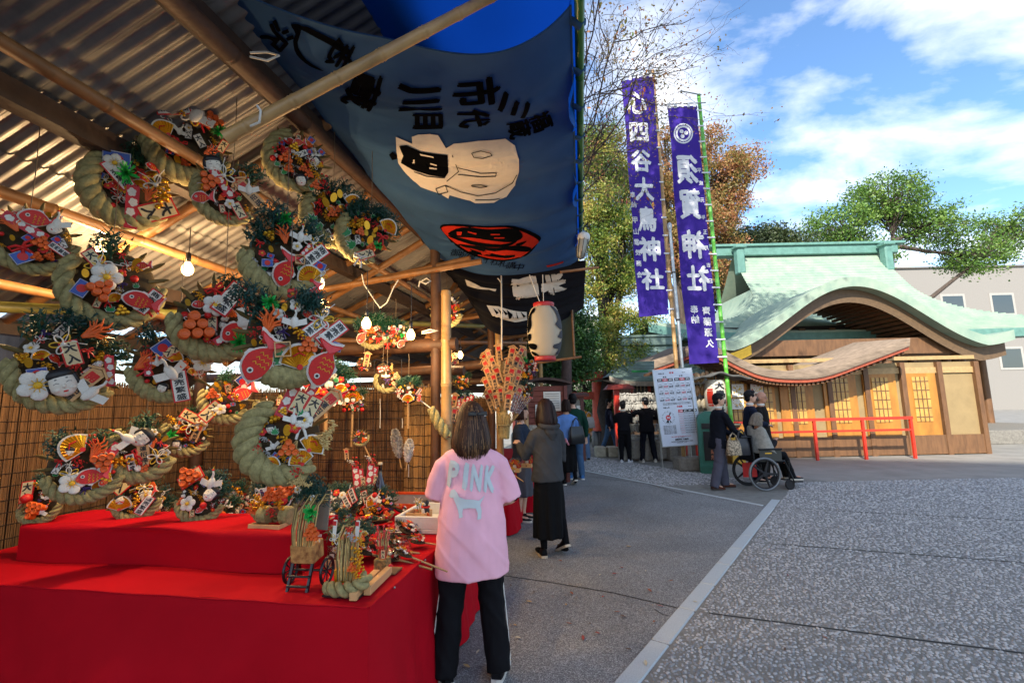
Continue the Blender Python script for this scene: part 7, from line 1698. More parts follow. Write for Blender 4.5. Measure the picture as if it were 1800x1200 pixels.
def masu_box(x, y, w, h, label, z=None, base=None, mark='福'):
    p = base or tab(x, y, z); t = thing('wooden_measure_box', label, 'box', p, (0, 0, RZ))
    q = .008
    for cx, cy, a_, b_ in ((0, -w/2+q/2, w, q), (0, w/2-q/2, w, q), (-w/2+q/2, 0, q, w-2*q), (w/2-q/2, 0, q, w-2*q)): mb = MB(); mb.box((cx, cy, h/2), (a_, b_, h), bev=.0015); mb.build('side', WOOD, t)
    mb = MB(); mb.box((0, 0, .006), (w-2*q, w-2*q, .01)); mb.build('bottom', WOOD, t)
    mb = MB(); mb.m = basis((1, 0, 0), (0, 0, 1), (0, -1, 0), (0, -w/2-.0008, h*.5)); add_text(mb, mark, 0, 0, h*.42, h*.42, 0, .03); mb.build('brand_mark', mat('burnt_mark', '#7a5030', .8), t)
    return t
t = masu_box(0, 0, .15, .075, 'wooden measure box holding a black and white bird figure on the foam box', base=S(1.36, .30, TZ+.035))
def bird():
    p = S(1.36, .28, TZ+.05); t = thing('bird_figure', 'small black and white bird figure with a red scarf in the measure box', 'figurine', p, (0, 0, RZ))
    mb = MB(); mb.ell((.03, 0, .06), (.03, .028, .05), 12, 10); mb.ell((.03, 0, .12), (.026, .024, .024), 12, 8); mb.build('body', BLK, t)
    mb = MB(); mb.ell((.022, -.012, .055), (.022, .02, .038), 10, 8); mb.ell((.024, -.01, .115), (.018, .018, .015), 10, 8); mb.build('belly', WHT, t)
    mb = MB(); mb.tube([(.03+.028*math.cos(a), .026*math.sin(a), .092) for a in [2*PI*i/16 for i in range(17)]], .007, 6); mb.build('scarf', RED, t)
    mb = MB(); mb.cyl((.022, -.026, .117), (.018, -.045, .115), .006, .001, n=8); mb.build('beak', YEL, t)
    for s_, z, x in ((.05, .03, .0), (.05, .03, .06)): up_trinket(t, 'tawara', x, -.02, z, s_)
    straw_stack(t, .06, .12, 7, 31, .02, -.2); up_trinket(t, 'leaves', -.03, .0, .1, .05); up_trinket(t, 'berries', -.04, -.01, .04, .05); up_trinket(t, 'knot', -.03, -.01, .13, .06)
bird()
# left step: measure box with little barrels
zs = TZ+.215
mbx = masu_box(0, 0, .20, .075, 'wide wooden measure box full of gold beads at the left edge', base=PZ(470, 948, TZ+.16)+Vector((-.02, .12, 0)))
def barrels():
    p = PZ(470, 948, TZ+.16)+Vector((-.02, .12, .03)); t = thing('barrel_charm', 'little rope bound barrels with gold beads in the left measure box', 'ornament', p, (0, 0, RZ))
    for x in (-.07, .075): mb = MB(); mb.m = Matrix.Translation((x, 0, .075)) @ Matrix.Rotation(PI/2, 4, 'Y'); mb.lathe([(.045, -.03), (.055, -.015), (.05, 0), (.055, .015), (.045, .03)], 16); mb.build('barrel', ROPE, t)
    mb = MB(); mb.box((0, .03, .09), (.1, .05, .05)); mb.build('brown_pack', TIMBER, t)
    for x, z, s_, k in ((-.06, .15, .08, 'gold'), (.05, .15, .09, 'gold'), (.0, .2, .1, 'tawara'), (.06, .21, .08, 'tawara'), (-.05, .21, .08, 'pribbon'), (-.09, .22, .07, 'ribbon'), (.02, .15, .06, 'leaves'), (-.02, .22, .07, 'crane'), (-.09, .18, .06, 'gold'), (0, .11, .07, 'berries')): up_trinket(t, k, x, -.03, z, s_)
barrels()
def silver_carp():
    p = PZ(505, 930, TZ+.16)+Vector((0, .15, 0)); t = thing('silver_cloth_carp', 'silver grey cloth carp leaning between the ornaments', 'ornament', p, (0, 0, RZ))
    mb = MB(); mb.tube([(-.06, 0, 0), (-.04, 0, .06), (0, .0, .13), (.06, .0, .18), (.1, 0, .2)], [.035, .05, .045, .03, .012], 14, flat=.6); mb.build('body', mat('silver_cloth', '#8d8880', .45, metal=.2, var=.25, scale=20), t)
    mb = MB(); mb.ell((.1, -.005, .205), (.03, .015, .012), 10, 6); mb.ell((.1, -.005, .185), (.02, .012, .012), 8, 6); mb.build('tail', WHT, t)
    up_trinket(t, 'berries', .05, -.03, .26, .06); up_trinket(t, 'ear', .08, -.02, .3, .12, 3.0)
silver_carp()
def house_charm():
    p = tab(560, 965); p.z += .12; t = masu_box(0, 0, .12, .06, 'measure box with blue writing holding a little shrine charm', base=p, mark='寿')
    mb = MB(); mb.box((0, .03, -.06), (.14, .14, .115)); mb.build('stand', REDC, t)
    h = thing('little_shrine_charm', 'little shrine shaped charm with red edged roof and a portrait disc', 'ornament', p+Vector((0, .01, .03)), (0, 0, RZ))
    mb = MB(); mb.box((-.01, .02, .08), (.11, .03, .13)); mb.build('back_board', CREAMM, h)
    mb = MB(); mb.box((-.01, .0, .15), (.13, .06, .008)); mb.cyl((-.01, 0, .15), (-.01, 0, .17), .006, n=6); mb.build('red_roof', RED, h)
    mb = MB(); mb.m = Matrix.Translation((.01, .002, .12)) @ Matrix.Rotation(PI/2, 4, 'X'); mb.lathe([(.024, 0), (.024, .004), (.0, .004)], 16); mb.build('portrait_disc', STRAW, h)
    up_trinket(h, 'wplaque', .03, -.01, .07, .06); up_trinket(h, 'tawara', .055, -.02, .05, .05); up_trinket(h, 'mask', -.02, -.02, .04, .06); up_trinket(h, 'berries', .0, -.02, .03, .06); straw_stack(h, .05, .1, 6, 41, .0, 0)
house_charm()
def film_boxes():
    for i, (x, y, lb) in enumerate(((585, 1000, 'front'), (580, 975, 'rear'))):
        p = tab(x, y); t = masu_box(0, 0, .085, .045, '%s one of two measure boxes with tiny masks in clear film' % lb, base=p+Vector((0, .05, .07*(i))))
        mb = MB(); mb.box((0, 0, .075), (.08, .08, .09), bev=.01); mb.build('film', CLEAR, t)
        for k, (kx, kz, kk) in enumerate(((-.02, .06, 'mask'), (.02, .07, 'rflower'), (0, .09, 'flower'), (.02, .045, 'berries'))): up_trinket(t, kk, kx, -.01, kz, .045)
film_boxes()
# streamer sticks standing behind
def streamer_stick(x, y, Y, lb, spin, L=.2):
    M_ = face_cam(P(x, y, Y), spin); t = thing('streamer_stick', lb, 'ornament', mw=M_, group='red blossom streamers')
    trinket(t, 'strip', 0, .0, 0, L*.7); trinket(t, 'strip', .03, -.01, -.01, L*.6, -.1); trinket(t, 'wplaque', .05, -.02, .01, L*.3, -.05)
    mb = MB(); mb.cyl((0, .12, -.004), (0, -.3, -.004), .004, n=6); mb.build('stick', BAMB, t); trinket(t, 'berries', 0, .14, 0, L*.4); trinket(t, 'silver', -.03, .15, 0, L*.35)
streamer_stick(627, 843, 4.1, 'left blossom streamer stick standing before the reed screen', .12)
streamer_stick(650, 838, 4.1, 'right blossom streamer stick standing before the reed screen', -.1)
def small_tablet(x, y, Y, lb, s_, spin=0):
    t = thing('wooden_tablet_charm', lb, 'tablet', mw=face_cam(P(x, y, Y), spin))
    o = trinket(t, 'ema', 0, 0, 0, s_)
small_tablet(609, 798, 4.5, 'small wooden tablet hung alone on the reed screen', .07, .1)
# feather dusters
def duster(x, y, Y, h, w, col, lb, spin):
    t = thing('feather_plume', lb, 'feather', mw=face_cam(P(x, y, Y), spin)); g = random.Random(int(x)); m = mat('feather_'+str(int(x)), col, .9, var=.35, scale=60)
    mb = MB()
    for k in range(2600):
        q = g.random(); a = g.uniform(0, 2*PI); r_ = w*math.sin(PI*(.06+.9*q))**.5; c = Vector((0, -h/2+h*q, 0)); d = Vector((math.cos(a), g.uniform(.2, .9), math.sin(a))).normalized(); s_ = Vector((g.uniform(-1, 1), g.uniform(-1, 1), g.uniform(-1, 1)))*.004
        p = c+d*r_*.55; e = c+d*r_*g.uniform(.85, 1.15); mb.add([p-s_, p+s_, e+s_*.4, e-s_*.4], [(0, 1, 2, 3)])
    mb.tube([(0, -h*.5, 0), (0, -h*.3, 0), (0, 0, 0), (0, h*.3, 0), (0, h*.48, 0)], [w*.2, w*.6, w*.7, w*.6, w*.2], 10)
    mb.build('plume', m, t)['kind'] = 'stuff'
    mb = MB(); mb.cyl((0, -h*.85, 0), (0, h*.3, 0), .006, n=6); mb.build('stick', BAMB, t)
duster(698, 780, 4.4, .26, .055, '#a39d94', 'grey feather plume hung on the reed screen', .18)
duster(718, 792, 4.38, .2, .048, '#d2cec6', 'white feather plume hung beside the grey one', -.12)
# hanging straws
for x, y0, y1, lb in ((668, 700, 752, 'thin white cord below the straw wreath'), (707, 735, 752, 'short white cord on the reed screen'), (718, 815, 838, 'thin cord under the white feather plume')):
    cord([P(x, y0, 4.45), P(x+.5, (y0+y1)/2, 4.45), P(x, y1, 4.45)], .003, lb)

# ------------------------------------------------------------------ main post ropes and the second bay
STRAWR = C_('straw_rope', '#a08a5a', rough=.9, var=.3, scale=40, bump=.6, bscale=220)
def hung_rope(pts, r_, lb, turns, strands=3, m=None):
    o = Vector(pts[0]); t = thing('straw_rope', lb, 'rope', o); rope(t, [Vector(p)-o for p in pts], r_, strands, turns, .6, m=m or STRAWR); return t
hung_rope([P(762, 618, 4.75), P(770, 640, 4.75), P(778, 665, 4.75), P(781, 685, 4.75)], .05, 'thick straw rope hung high on the bamboo post', 1.6)
hung_rope([P(758, 718, 4.4), P(768, 738, 4.38), P(779, 755, 4.36), P(788, 768, 4.36)], .05, 'thick olive straw rope slung low on the bamboo post', 1.5, m=ROPE)
cord([P(690, 690, 4.45), P(720, 690, 4.45), P(745, 708, 4.42), P(758, 718, 4.4)], .006, 'thin straw cord tying the low rope to the reed screen')
def arrow_bundle():
    p = P(795, 770, 5.3); t = thing('streamer_bundle', 'big bunch of red and white blossom streamers and arrows behind the bamboo post', 'ornament', mw=face_cam(p)); g = random.Random(12)
    for k in range(17):
        a = g.uniform(-.55, .35); L = g.uniform(.35, .6); d = Vector((-math.sin(a), math.cos(a), 0)); b = Vector((g.uniform(-.08, .06), -.15, g.uniform(-.05, .05)))
        mb = MB(); mb.cyl(b, b+d*L, .004, n=5); mb.build('stick', BAMB, t); q = b+d*L
        trinket(t, ('strip', 'wplaque', 'strip', 'ema')[k % 4], q.x, q.y, q.z, g.uniform(.09, .13), a, (g.uniform(-.2, .2), g.uniform(-.5, .5)))
    for k in range(8): trinket(t, g.choice(['berries', 'ball', 'rflower', 'gold', 'dpine']), g.uniform(-.12, .12), g.uniform(-.1, .3), .03, g.uniform(.07, .12), g.uniform(-1, 1))
arrow_bundle()
def upper_tablets():
    t = thing('tablet_bunch', 'small bunch of wooden tablets fanned out beside the high straw rope', 'ornament', mw=face_cam(P(788, 655, 5.2))); g = random.Random(13)
    for k in range(9):
        a = -.9+k*.17; L = .12+.1*g.random(); trinket(t, 'ema', math.sin(-a)*L*.4+.0, math.cos(a)*L, .01*k, .09, a, (g.uniform(-.2, .2), g.uniform(-.6, .6)))
upper_tablets()
def tablet_tower():
    Y = 5.75; p = P(886, 768, Y); base = Vector((p.x, p.y, p.z)); t = thing('tablet_tower', 'tall straw pole bristling with red lettered wooden tablets', 'tablet display', base); g = random.Random(14)
    H = P(886, 612, Y).z-base.z
    mb = MB(); mb.tube([(0, 0, 0), (0, 0, H*.85)], [.06, .035], 12); mb.build('straw_core', STRAW, t)
    mb = MB()
    for k in range(60):
        a = g.uniform(0, 2*PI); r_ = .06*math.sqrt(g.random())+.02; mb.cyl((r_*.8*math.cos(a), r_*.8*math.sin(a), -.02), (r_*1.15*math.cos(a), r_*1.15*math.sin(a), .26+g.uniform(-.02, .03)), .006, n=5)
    mb.build('straw_sheaf', STRAW, t); mb = MB(); mb.tube([(.085*math.cos(2*PI*i/20), .085*math.sin(2*PI*i/20), .14) for i in range(21)], .008, 6); mb.build('binding', STRAWR, t)
    nm, fn, ms = KINDS_T['ema']; me = tk(nm+'|ema', fn, ms)
    tocam = (CAM_O-base); ya = math.atan2(tocam.y, tocam.x)
    for row in range(6):
        z = H*(.33+.105*row); n = 6
        for k in range(n):
            q = -1.45+2.9*k/(n-1)+.2*(row % 2)-.1; a = ya+q; tilt = .42+g.uniform(-.16, .16); rr = .12+.05*(row/5)+g.uniform(-.02, .03); q += g.uniform(-.15, .15)
            # tablet stands on a slanting stick, leaning outward
            side = Vector((-math.sin(a), math.cos(a), 0)); out = Vector((math.cos(a), math.sin(a), 0)); up = (Vector((0, 0, 1))*math.cos(tilt)+(out*.35+side*q*.75)*math.sin(tilt)*1.6).normalized()
            zf = (CAM_O+Vector((0, 0, 0))-base); zf.z = 0; zf = (zf.normalized()*.75+out*.5).normalized(); zf = (zf-up*zf.dot(up)).normalized(); xf = up.cross(zf)
            c = out*rr+side*q*.09+Vector((0, 0, z+.06+g.uniform(-.03, .03)))
            o = link('wooden_tablet', me, t, mw=basis(xf, up, zf, c) @ Matrix.Scale(.14*g.uniform(.85, 1.1), 4))
            if k % 2 == 0:
                mb = MB(); mb.cyl((0, 0, z-.08), c-up*.06, .004, n=5); mb.build('stick', BAMB, t)
    CHK = mat('checker_strip', '#b9aebb', .7, var=.7, scale=60, col2='#d8d4d8', detail=1)
    for k in range(8):
        a = ya+.3+.12*k; L = .42+.05*g.random(); out = Vector((math.cos(a+.5), math.sin(a+.5), 0)); d = (Vector((0, 0, 1))+out*(.35+.07*k)).normalized(); b = Vector((0, 0, .12))+out*.06
        mb = MB(); mb.cyl(b, b+d*L, .004, n=5); s_ = mb.build('arrow', BAMB, t); mb = MB(); mb.tube([b+d*L*.45, b+d*L*.98], .022, 6, flat=.15, up=tuple(out)); mb.build('checked_strip', CHK, s_)
        mb = MB()
        for q in range(5): mb.ell(b+d*L*(.5+.11*q)+(CAM_O-base).normalized()*.012, .008, 6, 5)
        mb.build('red_spots', C_('arrow_ink', '#7a2a3a'), s_)
tablet_tower()
for i, (x, y, lb, kk) in enumerate(((905, 808, 'clear film tub of orange trinkets on the second table', 'tawara'), (926, 800, 'clear film tub of red trinkets on the third table', 'berries'))):
    p = P(x, y, 5.75+.4*i); p.z = .79; t = masu_box(0, 0, .13, .05, lb, base=p)
    for k in range(7): up_trinket(t, (kk, 'gold', 'rflower', 'mask')[k % 4], -.05+.017*k, -.02+.01*(k % 3), .07+.025*(k % 3), .07)
    mb = MB(); mb.box((0, 0, .09), (.12, .12, .13), bev=.012); mb.build('film', CLEAR, t)
for i, (x, y) in enumerate(((888, 800), (880, 806), (897, 822))):
    p = P(x, y, 5.5); p.z = .83; kumade('little rake %s on the second table' % ['with dark pine', 'with a red ribbon', 'with a pale bamboo handle'][i], 0, 0, 0, .07, [(('dpine', 'rribbon', 'gold')[i], 0, 0, 1.2)], n_fill=6, rope_at=False, pine=1, tine=False, seed=90+i, handle=.22, mw=Matrix.Translation(p) @ Matrix.Rotation(RZ+.5*i, 4, 'Z') @ Matrix.Rotation(.4, 4, 'X'), fsize=.4, name='small_rake', group='little rakes on the second table')

# more rakes leaning along the left part of the table
lf = [(.62, .95, .15), (.95, 1.15, .17), (.60, 1.45, .16), (.95, 1.7, .18), (.6, 1.95, .15), (.95, 2.25, .17), (.45, 2.5, .15), (1.3, .95, .16), (1.35, 1.4, .18), (1.4, 1.9, .17), (1.55, .7, .13)]
lfl = ['nearest the red step edge', 'behind the left measure box', 'second along the red step', 'with a tall pine crest on the left', 'third along the red step', 'far along the red step', 'at the far left end of the red step', 'behind the silver carp', 'at the back of the table left of the bottle', 'against the left part of the reed screen', 'just left of the bottle']
for i, (u, v, r_) in enumerate(lf):
    gg = random.Random(500+i); zz_ = .215 if u < .77 and v > .6 else 0; p = S(u, v, TZ+zz_+r_*.75)
    big = gg.sample(['fish', 'fan', 'mask', 'plaque', 'coral', 'flower', 'tawara', 'knot', 'crane', 'gold', 'wplaque', 'rribbon', 'ball', 'leaves'], 8)
    kumade('rake ornament propped on the table %s' % lfl[i], 0, 0, 0, r_, [(k_, gg.uniform(-.65, .65), gg.uniform(-.55, .7), gg.uniform(.4, .8), gg.uniform(-1, 1)) for k_ in big], n_fill=8, rope_at=i % 2 == 0, pine=gg.randrange(1, 6), seed=110+i, mw=Matrix.Translation(p) @ Matrix.Rotation(RZ+.35+gg.uniform(-.2, .2), 4, 'Z') @ Matrix.Rotation(PI/2-.3, 4, 'X') @ Matrix.Rotation(gg.uniform(-.2, .2), 4, 'Z'), group='rakes propped along the near table')
# ================================================================== people
def skin_mat(n, c): return mat('skin_'+n, c, .5, var=.08, scale=30)
SKN = skin_mat('light', '#c79a80'); SKN2 = skin_mat('tan', '#b98468')
def hair_mat(n, c, c2):
    return mat('hair_'+n, c, .5, var=.5, scale=22, col2=c2, stretch=(7, 7, .6), bump=.4, bscale=40, spec=.15, detail=3)
HB, HBR, HDB, HGR = hair_mat('black', '#0d0c0e', '#1e1b1c'), hair_mat('brown', '#2b1a12', '#5a3c28'), hair_mat('darkbrown', '#1e100e', '#33201a'), hair_mat('grey', '#5a5148', '#8f8577')
def strand_mat(n, cols):
    m = leaf_mat('strands_'+n, cols, 0, 0); m.node_tree.nodes['Principled BSDF'].inputs['Roughness'].default_value = .5; m.node_tree.nodes['Principled BSDF'].inputs['Specular IOR Level'].default_value = .25; return m
def fab(n, c, **k): return mat('fab_'+n, c, k.pop('rough', .85), **dict(dict(var=.12, scale=6, bump=.2, bscale=350, spec=.12), **k))
def ringz(c, rx, ry, n=20, yaw=0, sq=1.0):
    out = []
    for i in range(n):
        a = 2*PI*i/n; x = rx*math.copysign(abs(math.cos(a))**sq, math.cos(a)); y = ry*math.copysign(abs(math.sin(a))**sq, math.sin(a)); out.append(Vector((c[0]+x*math.cos(yaw)-y*math.sin(yaw), c[1]+x*math.sin(yaw)+y*math.cos(yaw), c[2])))
    return out
def wrinkle(amp, fz=6, fx=8, seed=0, zlo=-9, zhi=9):
    def f(co, n):
        k = noise.noise(Vector((co.x*fx+seed, co.y*fx, co.z*fz)))*.6+noise.noise(Vector((co.x*fx*2.3, co.y*fx*2.3+seed, co.z*fz*1.8+(co.x+co.y)*6)))*.5
        r_ = 1-abs(noise.noise(Vector((co.x*3+seed*3, co.y*3, co.z*7+co.x*8))))*2.6
        return co+n*(amp*k+amp*1.1*max(0, r_-.35))
    return f
def hand(mb, wrist, d, up, s_=1.0, curl=.5):
    """palm, four unequal bent fingers and a thumb off the side of the palm"""
    d = Vector(d).normalized(); up = Vector(up); up = (up-d*up.dot(d)).normalized(); sd = d.cross(up); w = Vector(wrist)
    mb.tube([w, w+d*.035*s_, w+d*.085*s_], [.022*s_, .032*s_, .036*s_], 10, flat=.5, up=tuple(up))
    for i, L in enumerate((.062, .072, .068, .052)):
        b = w+d*.08*s_+sd*(-.026+.0175*i)*s_; k1 = b+d*L*.5*s_-up*curl*.012*s_; k2 = k1+(d*.6-up*curl*.9)*L*.35*s_; k3 = k2+(d*.2-up*curl*1.2)*L*.28*s_
        mb.tube([b, k1, k2, k3], [.0095*s_, .009*s_, .0082*s_, .006*s_], 7)
    b = w+d*.03*s_-sd*.028*s_; mb.tube([b, b-sd*.02*s_+d*.025*s_-up*.008*s_, b-sd*.022*s_+d*.055*s_-up*.022*s_], [.013*s_, .011*s_, .0075*s_], 7)
def person(label, loc, face, H, top=None, bottom=None, hair=None, skin=SKN, shoes='#1a1a1c', sole='#c9c2b4', sex='f', arms=None, feet=None, lean=0, head_turn=0, head_tilt=0, voxel=.012, seat=None, topspec=None, botspec=None, hspec=None, group=None, name='person', glasses=False, wide=1.0, legs=None):
    """stands at loc, facing the direction face (radians from +x). Local frame: +y forward, +x right"""
    t = thing(name, label, 'person', loc, (0, 0, face-PI/2), group=group); S_ = H/1.65; ts = topspec or {}; bs = botspec or {}; hs = hspec or {}
    sw = (.175 if sex == 'f' else .2)*S_*wide; hipz = .86*S_ if seat is None else seat; sh = hipz+.50*S_; hw = .085*S_
    bend = lambda z: Vector((0, lean*max(0, (z-hipz))/(.5*S_), 0))
    nk = Vector((0, 0, sh+.06*S_))+bend(sh); hc = nk+Vector((0, .02*S_+lean*.15, .155*S_))
    L_sh, R_sh = Vector((-sw, 0, sh-.01))+bend(sh), Vector((sw, 0, sh-.01))+bend(sh)
    arms = arms or {}
    def arm(side):
        s_ = L_sh if side < 0 else R_sh; a = arms.get('l' if side < 0 else 'r')
        if a is None: e = s_+Vector((side*.045, -.03, -.29))*S_; h = e+Vector((side*.01, .06, -.25))*S_
        else: e, h = Vector(a[0])*S_+Vector((0, 0, hipz-.86*S_)), Vector(a[1])*S_+Vector((0, 0, hipz-.86*S_))
        return s_, e, h
    feet = feet or [(-.09, 0, 0), (.09, 0, 0)]
    ft = [Vector(f[:3])*S_ for f in feet]; turn = [f[3] if len(f) > 3 else 0 for f in feet]; pitch = [f[4] if len(f) > 4 else 0 for f in feet]
    hips = [Vector((-hw, 0, hipz)), Vector((hw, 0, hipz))]; knees = []
    for h, f in zip(hips, ft):
        ank = f+Vector((0, -.03, .08))*S_
        if seat is None: k = h.lerp(ank, .5)+Vector((0, .035*S_, 0))
        else: k = h+Vector((0, .42*S_, .03*S_))
        knees.append((k, ank))
    # --- body
    mb = MB(); B = bend
    tor = [(hipz-.08*S_, .13, .09), (hipz, .145, .10), (hipz+.1*S_, .125, .09), (hipz+.2*S_, .115, .085), (hipz+.34*S_, .14, .095), (sh-.06*S_, .135, .085), (sh+.0*S_, .1, .06), (sh+.06*S_, .055, .055)]
    mb.loft([ringz(Vector((0, 0, z))+B(z), rx*S_*wide, ry*S_*wide) for z, rx, ry in tor])
    mb.tube([nk-Vector((0, 0, .06*S_)), nk+Vector((0, .005, .05*S_)), hc-Vector((0, .01, .05*S_))], [.052*S_, .048*S_, .05*S_], 12)
    Rh = Matrix.Rotation(head_turn, 3, 'Z') @ Matrix.Rotation(head_tilt, 3, 'X')
    hp = lambda v: hc+Rh @ (Vector(v)*S_)
    mb.ell(hc, (.074*S_, .092*S_, .108*S_), 18, 14, rot=Rh); mb.ell(hp((0, .03, -.06)), (.056*S_, .062*S_, .058*S_), 14, 10, rot=Rh)
    mb.ell(hp((0, .098, -.018)), (.012*S_, .018*S_, .024*S_), 8, 6, rot=Rh)
    for s_ in (-1, 1): mb.ell(hp((s_*.076, -.008, -.015)), (.012*S_, .02*S_, .03*S_), 8, 6, rot=Rh)
    for side in (-1, 1):
        s_, e, h = arm(side); s_ = s_-Vector((side*.035, 0, .035))*S_; mb.tube([s_, s_.lerp(e, .5), e, e.lerp(h, .35), h], [.036*S_, .04*S_, .036*S_, .037*S_, .025*S_], 12)
        d = (h-e).normalized(); hand(mb, h, d, (0, 0, 1) if abs(d.z) < .8 else (0, 1, 0), S_)
    for (k, ank), h in zip(knees, hips): mb.tube([h, h.lerp(k, .5), k, k.lerp(ank, .35)-Vector((0, .012, 0)), ank], [.085*S_, .075*S_, .053*S_, .053*S_, .034*S_], 12)
    for f, tr in zip(ft, turn): mb.ell(f+Vector((0, .04*S_, .045*S_)), (.036*S_, .1*S_, .035*S_), 10, 8)
    bme = remesh(mb, min(voxel, .009) if voxel < .015 else voxel*.8, 'body', [skin, legs or skin])
    if legs:
        for pl_ in bme.polygons:
            if pl_.center.z < hipz*.6: pl_.material_index = 1
    link('body', bme, t)
    # --- face
    for s_ in (-1, 1):
        mb = MB(); mb.ell(hp((s_*.03, .082, .004)), (.012*S_, .007*S_, .006*S_), 8, 6, rot=Rh); mb.build('eye', BLK, t)
        mb = MB(); mb.tube([hp((s_*.015, .090, .028)), hp((s_*.032, .088, .032)), hp((s_*.048, .076, .026))], .003*S_, 5); mb.build('eyebrow', hair or HB, t)
    mb = MB(); mb.ell(hp((0, .09, -.058)), (.02*S_, .008*S_, .006*S_), 8, 5, rot=Rh); mb.build('mouth', mat('lips', '#9a5a50', .5), t)
    if glasses:
        mb = MB()
        for s_ in (-1, 1): mb.tube([hp((s_*.03+.021*math.cos(a), .1, .002+.016*math.sin(a))) for a in [2*PI*i/12 for i in range(13)]], .002, 5); mb.tube([hp((s_*.05, .1, .005)), hp((s_*.078, .0, .01))], .002, 5)
        mb.tube([hp((-.01, .102, .004)), hp((.01, .102, .004))], .002, 5); mb.build('glasses', BLACKW, t)
    # --- hair
    if hair is not None:
        st = hs.get('style', 'short'); g = random.Random(int(loc[0]*100)); 
        if st == 'short':
            mb = MB(); mb.ell(hp((0, -.014, .028)), (.086*S_, .098*S_, .1*S_), 24, 18, rot=Rh); mb.ell(hp((0, -.045, -.03)), (.075*S_, .06*S_, .07*S_), 18, 12, rot=Rh); mb.ell(hp((0, .03, .085)), (.07*S_, .06*S_, .035*S_), 16, 10, rot=Rh)
            me = remesh(mb, voxel*.7, 'hair', hair, disp=lambda co, n: co+n*.006*S_*noise.noise(co*70)+n*.008*noise.noise(co*28))
            link('hair', me, t)
        else:
            hem = hs.get('hem', -.17); wd = hs.get('width', .1); nn = 96; rows = 22; mb = MB(); op = hs.get('open', .75)
            rid = [g.uniform(-1, 1) for _ in range(nn+1)]
            def hf(a, b):
                th = op+(2*PI-2*op)*a; ph = b
                zt = .118-(.118-hem)*ph**1.25; prof = math.sqrt(max(0, 1-(max(zt, 0)/.1185)**2))
                w = .088+(wd-.088)*max(0, (ph-.35)/.65); i = int(a*nn); r_ = rid[min(i, nn)]*.0035*min(1, ph*3)+.004*math.sin(a*53+ph*3)*ph
                ex = hs.get('curl', -.012)*max(0, (ph-.8)/.2)**2
                jag = .012*rid[min(i, nn)]*max(0, (ph-.9)/.1)
                rx = (w+ex)*prof+r_; ry = (w*1.12+ex)*prof+r_; front = math.cos(th)
                return hp((math.sin(th)*rx, front*ry-.012-(.02*ph if front < 0 else 0), zt+jag))
            mb.grid(hf, nn, rows); mb.grid(lambda a, b: hf(a, b).lerp(hc, .06), nn, rows)
            o = link('hair', mb.mesh('hair', hair), t)
            mb = MB(); mb.grid(lambda a, b: hp((.088*math.sin(PI*2*a)*math.sin(PI*.5*b)*1.0, .098*math.cos(2*PI*a)*math.sin(PI*.5*b)-.008, .03+.096*math.cos(PI*.5*b))), 40, 12); mb.build('crown_hair', hair, t)
            if hs.get('strands'):
                mb = MB(); ns = hs['strands']
                for k in range(ns):
                    a0 = g.uniform(.02, .98); off = g.uniform(.002, .008); w_ = g.uniform(.0016, .004); b0 = g.uniform(.02, .3); b1 = min(1.04, b0+g.uniform(.5, .95)); dr = g.uniform(-.03, .03)
                    pp = []
                    for j in range(9):
                        b_ = b0+(b1-b0)*j/8; p = hf(min(1, max(0, a0+dr*j/8)), min(1.04, b_)); q = (p-hc); q.z = 0; pp.append(p+q.normalized()*off)
                    vs_ = []
                    for j in range(9):
                        q = (pp[j]-hc).normalized(); sdv = (pp[min(j+1, 8)]-pp[max(j-1, 0)]).cross(q).normalized()*w_*(1 if j < 8 else .3); vs_ += [pp[j]-sdv, pp[j]+sdv]
                    mb.add(vs_, [(2*j, 2*j+1, 2*j+3, 2*j+2) for j in range(8)], True)
                o2 = mb.build('hair_strands', [hs.get('strand_mat', hair)], t); o2['kind'] = 'stuff'
    # --- clothes: top
    if top is not None:
        mb = MB(); e_ = ts.get('ease', .022)*S_; hem = ts.get('hem', hipz-.1*S_); hr = ts.get('hem_r', (.185, .13)); by = ts.get('bulge', 0)
        rr = [(hem, hr[0], hr[1]), (hem+(hipz-hem)*.6, hr[0]*.98, hr[1]*1.0), (hipz+.12*S_, ts.get('waist', .16), ts.get('waist', .16)*.72), (hipz+.3*S_, .165, .115), (sh-.07*S_, .175, .105), (sh-.005*S_, .155, .085), (sh+.035*S_, .085, .068)]
        mb.loft([ringz(Vector((0, by if i < 4 else 0, z))+B(z), (rx*S_)*wide+e_*.4, (ry*S_)*wide+e_*.4, 28) for i, (z, rx, ry) in enumerate(rr)])
        cut = ts.get('sleeve', 1.0)
        for side in (-1, 1):
            s_, e, h = arm(side); s_ = s_-Vector((side*.012, 0, .03*S_)); sr = ts.get('sleeve_r', .062)*S_
            if cut >= 1: mb.tube([s_-Vector((side*.05*S_, 0, -.01)), s_.lerp(e, .12), s_.lerp(e, .55), e, e.lerp(h, .5), e.lerp(h, .96)], [.05*S_, sr*.98, sr, sr*.92, sr*.85, sr*.72], 14)
            else: mb.tube([s_-Vector((side*.05*S_, 0, -.01)), s_.lerp(e, .15), s_.lerp(e, .6), s_.lerp(e, cut)], [.05*S_, sr*.95, sr*1.12, sr*1.25], 16)
        me = remesh(mb, voxel, 'top', top, 2, disp=wrinkle(ts.get('wr', .008)*S_, seed=H*10))
        o = link(ts.get('name', 'shirt'), me, t); t['_top'] = o.name
